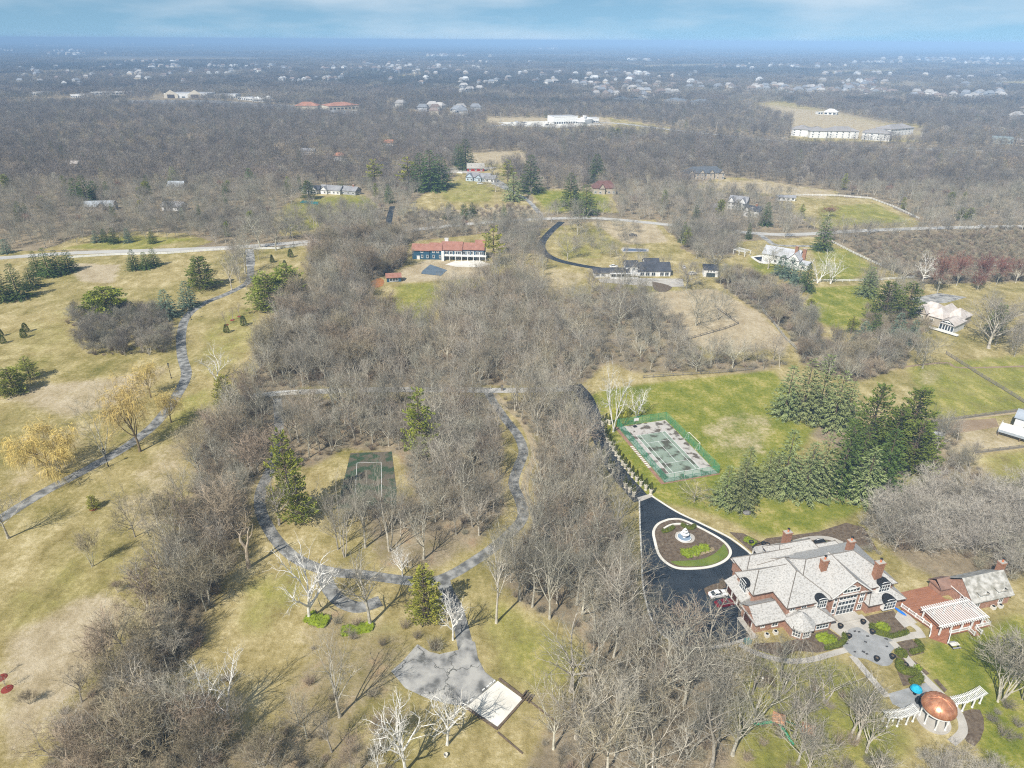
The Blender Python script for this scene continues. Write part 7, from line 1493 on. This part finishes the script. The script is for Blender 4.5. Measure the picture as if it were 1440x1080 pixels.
def free(X, Y):
    ok = np.ones(X.shape, bool)
    for p in EXCL_P:
        p = np.array(p); s = (X > p[:, 0].min()) & (X < p[:, 0].max()) & (Y > p[:, 1].min()) & (Y < p[:, 1].max()) & ok
        if s.any(): i = np.where(s)[0]; ok[i[inpoly(X[i], Y[i], [tuple(q) for q in p])]] = False
    for pts, w in EXCL_L:
        s = (X > pts[:, 0].min() - w) & (X < pts[:, 0].max() + w) & (Y > pts[:, 1].min() - w) & (Y < pts[:, 1].max() + w) & ok
        i = np.where(s)[0]
        if not len(i): continue
        d = np.full(len(i), 1e9)
        for a, b in zip(pts[:-1], pts[1:]):
            v = b - a; t_ = np.clip(((X[i] - a[0]) * v[0] + (Y[i] - a[1]) * v[1]) / max(v @ v, 1e-9), 0, 1)
            d = np.minimum(d, np.hypot(X[i] - a[0] - t_ * v[0], Y[i] - a[1] - t_ * v[1]))
        ok[i[d < w]] = False
    return ok


def spread(poly, spacing, jitter=.48):
    """roughly even random spots on the ground inside a photo outline"""
    P_ = np.array(G(poly)); x0, y0 = P_.min(0); x1, y1 = P_.max(0)
    a, b = np.meshgrid(np.arange(x0, x1, spacing), np.arange(y0, y1, spacing)); a = a + (np.arange(a.shape[0]) % 2)[:, None] * spacing * .5
    a = (a + nr.uniform(-1, 1, a.shape) * spacing * jitter).ravel(); b = (b + nr.uniform(-1, 1, b.shape) * spacing * jitter).ravel()
    k = inpoly(a, b, [tuple(p) for p in P_]); a, b = a[k], b[k]; k = free(a, b); return a[k], b[k]


HX = np.array(HAND)
ZN = [('strip', 4.9, (9, 18), ('forest', 'forest_dark', 'forest_pale', 'forest_warm', 'vase'), 'leafless grey tree packed in the dense strip of woods along the dry lawn', 'trees of the woods along the lawn'),
      ('court', 5.2, (11, 18), ('forest', 'forest_warm', 'forest_pale', 'forest_dark', 'forest'), 'slender leafless tree in the woods around the sunken court', 'trees round the sunken court'),
      ('drive', 5.5, (12, 20), ('forest', 'forest_warm', 'forest_pale', 'forest_dark', 'pale'), 'tall leafless tree in the wood between the old drive and the sealed driveway', 'trees between the two drives'),
      ('garden', 6.4, (11, 18), ('pale', 'pale', 'forest'), 'tall pale leafless tree in the thin wood below the mansion garden', 'trees below the mansion garden'),
      ('court_front', 5.0, (9, 14), ('forest', 'pale'), 'slender leafless tree in front of the sunken court', 'trees in front of the sunken court'),
      ('bottom', 6.2, (8, 14), ('forest', 'forest_warm', 'vase'), 'thin leafless tree at the lower edge of the open slope', 'thin trees along the lower edge'),
      ('garden_low', 4.2, (4, 7), ('vase_pale',), 'low pale many stemmed tree below the copper pavilion', 'low trees below the copper pavilion'),
      ('thicket', 4.6, (7, 12), ('vase_pale', 'vase_pale', 'spread'), 'low grey leafless tree in the thicket behind the mansion', 'trees of the thicket behind the mansion'),
      ('middle', 5.5, (10, 18), ('forest', 'forest_warm', 'forest_warm', 'forest_pale'), 'leafless tree in the dense wood beyond the cross drive', 'trees beyond the cross drive'),
      ('meadow', 7.6, (8, 14), ('spread', 'spread', 'forest'), 'bare tree scattered on the rough slope below the ranch house', 'trees on the rough slope'),
      ('fenceline', 5.6, (7, 13), ('vase', 'spread', 'forest'), 'bare tree in the thicket along the grey paddock fence', 'trees along the grey paddock fence'),
      ('corner', 7.5, (8, 14), ('spread', 'forest'), 'bare tree in the scrub left of the white deck house', 'trees left of the white deck house')]
WOODS['court_front'] = [(445, 722), (568, 722), (575, 785), (470, 785), (447, 745)]
cand = []
for zn, sp_, hr_, kinds, lb, gp_ in ZN:
    xs, ys = spread(WOODS[zn], sp_)
    for x, y in zip(xs, ys):
        if np.hypot(HX[:, 0] - x, HX[:, 1] - y).min() < 3.2: continue
        px_, py_ = proj(x, y); seen = -60 < px_ < 1500 and py_ < 1180
        kd = kinds[int(nr.integers(len(kinds)))]; H_ = float(nr.uniform(*hr_)) * (1.12 if nr.random() < .2 else 1)
        cand.append((math.sqrt(x * x + y * y + CAM_H ** 2) / H_ if seen else 1e6 + abs(px_), x, y, kd, H_, lb, gp_))
# the photograph's largest trees are things of their own, the rest of the wood one mass
cand.sort(key=lambda c: c[0])
n_hand = sum(1 for o in COL.objects if o.name.startswith('bare_tree'))
N_IND = 300 - n_hand
for d, x, y, kd, H_, lb, gp_ in cand[:N_IND]: tree('bare_tree', kd, None, lb, H=H_, world=(x, y), group=gp_)
rest = cand[N_IND:]


def scatter(name, protos, pts, label_kind='stuff'):
    """one object: instances of the given meshes on points; pts = rows of x, y, z, scale, height scale, turn, which"""
    pts = np.asarray(pts, float)
    src = bpy.data.collections.new(name + '_kinds')
    for i, p in enumerate(protos):
        ob = bpy.data.objects.new('%s_kind_%02d' % (name, i), p); src.objects.link(ob)
    me = bpy.data.meshes.new(name); me.from_pydata(pts[:, :3].tolist(), [], [])
    a = me.attributes.new('size', 'FLOAT_VECTOR', 'POINT'); a.data.foreach_set('vector', np.stack([pts[:, 3], pts[:, 3], pts[:, 4]], -1).astype(np.float32).ravel())
    a = me.attributes.new('turn', 'FLOAT_VECTOR', 'POINT'); zz = np.zeros(len(pts)); a.data.foreach_set('vector', np.stack([zz, zz, pts[:, 5]], -1).astype(np.float32).ravel())
    a = me.attributes.new('which', 'INT', 'POINT'); a.data.foreach_set('value', pts[:, 6].astype(np.int32))
    ob = link(bpy.data.objects.new(name, me)); ob['kind'] = label_kind
    g = bpy.data.node_groups.new(name, 'GeometryNodeTree'); g.interface.new_socket('Geometry', in_out='INPUT', socket_type='NodeSocketGeometry'); g.interface.new_socket('Geometry', in_out='OUTPUT', socket_type='NodeSocketGeometry')
    n = g.nodes.new; l = g.links.new; gi, go = n('NodeGroupInput'), n('NodeGroupOutput'); ip = n('GeometryNodeInstanceOnPoints'); ci = n('GeometryNodeCollectionInfo')
    ci.inputs['Collection'].default_value = src; ci.inputs['Separate Children'].default_value = True; ci.inputs['Reset Children'].default_value = True; ip.inputs['Pick Instance'].default_value = True

    def attr(nm, tp):
        k = n('GeometryNodeInputNamedAttribute'); k.data_type = tp; k.inputs['Name'].default_value = nm; return [o for o in k.outputs if o.enabled and o.name == 'Attribute'][0]
    l(gi.outputs[0], ip.inputs['Points']); l(ci.outputs[0], ip.inputs['Instance']); l(attr('which', 'INT'), ip.inputs['Instance Index']); l(attr('size', 'FLOAT_VECTOR'), ip.inputs['Scale'])
    er = n('FunctionNodeEulerToRotation'); l(attr('turn', 'FLOAT_VECTOR'), er.inputs[0]); l(er.outputs[0], ip.inputs['Rotation']); l(ip.outputs[0], go.inputs[0])
    m = ob.modifiers.new('scatter', 'NODES'); m.node_group = g
    return ob


# trees of the woods behind, as whole meshes for the nearer ones (trunk and crown joined)
def joined(kind):
    out_ = []
    for tm, cm, h0 in PROTO[kind]:
        b = bmesh.new(); b.from_mesh(tm); n0 = len(b.faces); b.from_mesh(cm); b.faces.ensure_lookup_table()
        for f in b.faces[n0:]: f.material_index = 1
        me = bpy.data.meshes.new(kind + '_whole'); b.to_mesh(me); b.free(); me.materials.append(tm.materials[0]); me.materials.append(cm.materials[0]); out_.append((me, h0))
    return out_


J = {}; plist = []
for kd in ('forest', 'spread', 'forest_warm', 'forest_pale', 'forest_dark', 'vase', 'vase_grey', 'vase_pale', 'pale', 'spruce_dark', 'pine', 'redbud'):
    J[kd] = []
    for me, h0 in joined(kd): J[kd].append((len(plist), h0)); plist.append(me)
rows = []


def add_row(x, y, kd, H_):
    i, h0 = J[kd][int(nr.integers(len(J[kd])))]; k = H_ / h0; rows.append((x, y, 0, k * nr.uniform(.9, 1.15), k, nr.uniform(0, 6.28), i))


for d, x, y, kd, H_, lb, gp_ in rest: add_row(x, y, kd, H_)
# individual bare trees around the houses up to the country road and beyond
FARP = [p for p in CLEAR]


def in_clear(x, y):
    px_, py_ = proj(x, y); k = np.zeros(x.shape, bool)
    for c in FARP: k |= inpoly(px_, py_, c)
    return k


def field(y0, y1, sp_, wide=1.0):
    a, b = np.meshgrid(np.arange(-.95 * y1 * wide - 60, .95 * y1 * wide + 60, sp_), np.arange(y0, y1, sp_)); a = (a + nr.uniform(-.48, .48, a.shape) * sp_).ravel(); b = (b + nr.uniform(-.48, .48, b.shape) * sp_).ravel()
    k = np.abs(a) < .80 * b * wide + 70; a, b = a[k], b[k]; k = ~in_clear(a, b); a, b = a[k], b[k]; k = free(a, b); return a[k], b[k]


def clump(x, y, s):   # smooth pseudo random field for patches of one kind
    return np.sin(x / s + 1.3 * np.sin(y / s * .7)) * np.cos(y / s * 1.1 + .8 * np.sin(x / s * .9))


xs, ys = field(330, 640, 8.2)
px_, py_ = proj(xs, ys); inw = np.zeros(xs.shape, bool)
for w in WOODS.values(): inw |= inpoly(px_, py_, w)
for x, y, a, p_ in zip(xs, ys, clump(xs, ys, 60), px_):
    pass
k = ~inw & ((ys > 425) | (px_ > 1200)); xs, ys = xs[k], ys[k]
for x, y, c in zip(xs, ys, clump(xs, ys, 70)):
    r_ = nr.random(); kd = 'spruce_dark' if r_ < .012 else 'pine' if r_ < .028 else 'redbud' if r_ < .04 + .03 * max(c, 0) else 'spread' if r_ < .5 else ('forest', 'forest_dark', 'forest_pale', 'forest_warm')[int(nr.integers(4)) if c < .3 else int(nr.integers(2))]
    add_row(x, y, kd, nr.uniform(9, 15) if kd != 'redbud' else nr.uniform(7, 10))
for poly, sp_, kd, hr_ in [(WOODS['sumac'], 5.0, 'vase', (2.5, 4.5)), ([(560, 300), (740, 290), (770, 302), (750, 312), (600, 312), (560, 330)], 9, 'vase', (4, 8)), ([(430, 300), (520, 300), (545, 335), (450, 345)], 6, 'forest', (10, 16)), ([(690, 310), (760, 320), (765, 370), (720, 385), (700, 340)], 9, 'spread', (9, 13)),
                           ([(560, 310), (700, 312), (690, 330), (580, 338)], 8, 'spread', (7, 11)), ([(930, 310), (1030, 320), (1040, 345), (1000, 380), (960, 350), (940, 330)], 7, 'spread', (9, 13)), ([(700, 370), (770, 370), (790, 430), (760, 400), (700, 390)], 9, 'forest', (10, 14)), ([(1220, 400), (1290, 400), (1310, 415), (1240, 440)], 9, 'spread', (8, 12)),
                           ([(1210, 440), (1330, 470), (1300, 500), (1200, 500)], 6, 'vase', (5, 9)), ([(1380, 430), (1460, 420), (1460, 520), (1400, 500)], 10, 'spread', (9, 13)), ([(1300, 330), (1460, 320), (1460, 345), (1300, 340)], 7, 'vase', (3, 6)), ([(95, 440), (240, 440), (240, 500), (120, 500)], 5.0, 'vase_grey', (7, 10)), ([(800, 320), (900, 315), (900, 365), (800, 360)], 11, 'spread', (6, 10)),
                           ([(330, 340), (370, 360), (350, 420), (320, 410)], 9, 'spread', (9, 13)), ([(70, 330), (420, 300), (430, 330), (260, 335), (80, 345)], 9, 'spread', (9, 13)), ([(840, 372), (960, 372), (960, 400), (840, 396)], 10, 'spread', (8, 11))]:
    for x, y in zip(*spread(poly, sp_)):
        if np.hypot(HX[:, 0] - x, HX[:, 1] - y).min() > 3: add_row(x, y, kd, nr.uniform(*hr_))
scatter('woodland', plist, rows)

# undergrowth: leafless brush under and between the trees
bl = [bushy(300 + i, h, r_, 70, .03, .8).mesh('brush', brush_m if i % 3 else brush_w) for i, (h, r_) in enumerate([(1.8, 1.3), (2.6, 1.7), (1.3, 1.5), (3.4, 1.7), (2.2, 2.0), (1.5, 1.1)])]
rows = []
for zn, sp_, k_ in [('strip', 3.0, 1.1), ('court', 3.6, .8), ('drive', 3.5, .9), ('garden', 5.0, .8), ('bottom', 4.0, .8), ('thicket', 2.6, 1.2), ('middle', 3.5, .9), ('meadow', 5.5, 1.0), ('fenceline', 3.0, 1.1), ('corner', 4, 1), ('sumac', 3.2, 1.0)]:
    for x, y in zip(*spread(WOODS[zn], sp_)): s_ = k_ * nr.uniform(.6, 1.25); rows.append((x, y, 0, s_ * 1.2, s_, nr.uniform(0, 6.28), nr.integers(len(bl))))
for poly, sp_ in [([(440, 840), (520, 858), (600, 890), (560, 930), (520, 920), (450, 880)], 6), ([(405, 905), (560, 930), (560, 975), (480, 1040), (400, 1000)], 9), ([(90, 450), (240, 450), (240, 500), (125, 500)], 3.6), ([(910, 740), (950, 770), (990, 790), (940, 790)], 3.4), ([(985, 748), (1010, 762), (1005, 780), (990, 765)], 2.2), ([(1120, 905), (1185, 905), (1150, 918), (1100, 910)], 3),
                  ([(560, 300), (740, 290), (770, 302), (750, 312), (600, 312)], 5), ([(480, 740), (560, 735), (560, 700), (480, 700)], 3.4), ([(1185, 735), (1220, 730), (1240, 780), (1200, 770)], 2.6), ([(1290, 820), (1330, 830), (1320, 850), (1280, 845)], 3), ([(1375, 1000), (1420, 990), (1440, 1040), (1390, 1060)], 3), ([(1060, 930), (1110, 940), (1090, 990), (1050, 970)], 3.4), ([(100, 1000), (320, 940), (350, 1080), (80, 1090)], 3.4)]:
    P_ = np.array(G(poly)); sv = EXCL_P; EXCL_P = [e for e in EXCL_P if len(e) < 4 or True]
    for x, y in zip(*spread(poly, sp_)): s_ = nr.uniform(.45, 1.0); rows.append((x, y, 0, s_ * 1.2, s_, nr.uniform(0, 6.28), nr.integers(len(bl))))
scatter('undergrowth', bl, rows)
for (x, y), sz, lb in [((611, 913), 2.7, 'rounded twiggy shrub behind the parking pad'), ((1000, 905), 1.6, 'small round shrub at the forecourt edge'), ((1016, 822), 1.5, 'clipped brown shrub at the corner of the garage block')]:
    e = empty('twiggy_shrub', at(x, y), 0, lb, 'shrub', None, sz / 2.0); link(bpy.data.objects.new('twigs', bl[4] if sz > 2 else bl[0]), e); b_ = link(bpy.data.objects.new('inner_twigs', bl[0]), e); b_.rotation_euler.z = 1.1

# far woods: soft rounded leafless crowns, single ones first, then groves
far_t = mat('far_twigs', (.22, .195, .165), (.16, .14, .12), scale=.3, rand=.45)  # darkened tone: cloud shadow over the far woods is painted in here
fz = [fuzz(500 + i, h, r_, 330, .15).mesh('far_crown', m_) for i, (h, r_, m_) in enumerate([(12, 5, far_t), (14, 5.5, far_t), (11, 5.5, twig_warm), (13, 4.6, far_t), (12, 6, mat('twig_dim', (.20, .175, .145), (.15, .13, .11), scale=.3, rand=.3)), (10, 4.6, twig_pale)])]
cone_f = [spruce(700 + i, 13, 3.6, 12, dens=.5)[1].mesh('far_spruce', needle_dark) for i in range(2)]
rows = []
for y0, y1, sp_ in ((640, 1000, 9.0), (1000, 1500, 10.5)):
    xs, ys = field(y0, y1, sp_)
    for x, y, c in zip(xs, ys, clump(xs, ys, 90)):
        r_ = nr.random(); i = 6 + int(r_ * 100) % 2 if r_ < .022 else (5 if r_ < .05 else int(nr.choice([0, 1, 3, 4] if c < .1 else [0, 1, 2, 3]))); s_ = nr.uniform(.75, 1.2); rows.append((x, y, 0, s_, s_ * nr.uniform(.85, 1.1), nr.uniform(0, 6.28), i))
scatter('far_woods', fz + cone_f, rows)


def grove(seed, size, n, conif=.04, tone=None):
    """a patch of far woodland: many small leafless crowns and a few evergreens in one mesh, ground showing between"""
    q = random.Random(seed); v = []; f = []; mi = []
    def put(mb, x, y, k, m_):
        b = len(v)
        for p in mb.v: v.append((p[0] * k + x, p[1] * k + y, p[2] * k))
        for g_ in mb.f: f.append(tuple(b + i for i in g_)); mi.append(m_)
    src = [fuzz(seed + 50 + i, 12, 5.4, 70, .38, l_=2.4) for i in range(3)]; cs = [spruce(seed + 90, 12, 3.4, 7, dens=.35)[1]]
    for _ in range(n):
        x, y = q.uniform(-size, size) / 2, q.uniform(-size, size) / 2
        if q.random() < conif: put(cs[0], x, y, q.uniform(.6, 1.1), 2)
        else: put(src[q.randrange(3)], x, y, q.uniform(.7, 1.25), 0 if q.random() < .7 else 1)
    me = bpy.data.meshes.new('grove'); me.from_pydata(v, [], f)
    for m_ in (tone, MATS['twig_dim'], needle_dark): me.materials.append(m_)
    me.polygons.foreach_set('material_index', mi); me.update(); return me


gt = [mat('grove_' + n_, c_, rand=.3) for n_, c_ in (('dark', (.115, .105, .095)), ('tan', (.27, .235, .185)), ('green_grey', (.13, .125, .10)), ('brown', (.19, .16, .13)))]  # grove tones carry the distant cloud shadow in their darker colours
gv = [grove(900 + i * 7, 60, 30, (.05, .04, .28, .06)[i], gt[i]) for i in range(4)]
rows = []
for y0, y1, sp_ in ((1500, 2600, 50), (2600, 4600, 60)):
    xs, ys = field(y0, y1, sp_)
    for x, y, c in zip(xs, ys, clump(xs, ys, 420)):
        if c > .72 and nr.random() < .6: continue
        s_ = nr.uniform(.85, 1.15); rows.append((x, y, 0, s_, s_ * nr.uniform(.8, 1.1), nr.uniform(0, 6.28), int(nr.choice([1, 1, 3] if c > .35 else [0, 0, 2] if c < -.25 else [0, 3, 3, 1]))))
for y0, y1, sp_, k_ in ((4600, 9000, 130, 2.0), (9000, 20000, 330, 4.5)):
    xs, ys = field(y0, y1, sp_)
    for x, y, c in zip(xs, ys, clump(xs, ys * .6, 900)):
        if c > .25 and nr.random() < .75: continue
        rows.append((x, y, -1, k_ * nr.uniform(.9, 1.4), nr.uniform(.8, 1.25), nr.choice([0, 3.14]), int(nr.choice([1, 3] if c > .0 else [0, 2] if c < -.45 else [0, 3, 3]))))
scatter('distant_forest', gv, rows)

# the towns beyond: more houses than one could pick out, as one mass of small roofs
dh = []
for i, (wm_, rm_) in enumerate([(sub_w[0], sub_r[0]), (sub_w[1], sub_r[2]), (sub_w[2], sub_r[1]), (white_w, far_pale)]):
    w_ = MB().box(-7, 7, -5, 5, -.1, 6).box(-9.5, -7, -6.5, 3, -.1, 4); n0 = len(w_.f); w_.hip(-7.6, 7.6, -5.6, 5.6, 6, 4, 'x', 3, 3); me = w_.mesh('town_house', wm_); me.materials.append(rm_)
    for k, f_ in enumerate(me.polygons): f_.material_index = 1 if k >= n0 else 0
    dh.append(me)
rows = []
for _ in range(40):
    x, y = nr.uniform(0, 1440), 63 + 60 * nr.random() ** 1.6; cx_, cy_, _ = at(x, y); n_ = int(nr.integers(5, 16)); sp_ = nr.uniform(40, 120)
    for _k in range(n_): s_ = nr.uniform(1.0, 1.5) * (1 if cy_ < 5000 else 1.5); rows.append((cx_ + nr.normal() * sp_ * 1.6, cy_ + nr.normal() * sp_, 2 + cy_ * .0008, s_, s_, nr.uniform(0, 6.28), nr.integers(4)))
scatter('distant_houses', dh, rows)

# ------------------------------------------------------------------ air
hm = bpy.data.materials.new('haze'); hm.use_nodes = True; t = hm.node_tree; t.nodes.clear(); o = t.nodes.new('ShaderNodeOutputMaterial'); pv = t.nodes.new('ShaderNodeVolumePrincipled')
pv.inputs['Color'].default_value = (.40, .645, .98, 1); pv.inputs['Density'].default_value = HAZE = .000185; pv.inputs['Anisotropy'].default_value = -.3
hm.cycles.volume_sampling = 'DISTANCE'
t.links.new(pv.outputs[0], o.inputs['Volume'])
hz = MB().box(-46000, 46000, -600, 46000, -1.2, 128).build('haze', hm); hz['kind'] = 'stuff'

S.cycles.pixel_filter_type = 'BLACKMAN_HARRIS'; S.cycles.filter_width = 1.15
S.cycles.use_denoising = False
S.cycles.max_bounces = 4; S.cycles.diffuse_bounces = 2; S.cycles.glossy_bounces = 2; S.cycles.transmission_bounces = 2; S.cycles.transparent_max_bounces = 12; S.cycles.volume_bounces = 0
S.cycles.use_adaptive_sampling = True; S.cycles.adaptive_threshold = .015; S.cycles.sample_clamp_indirect = 4
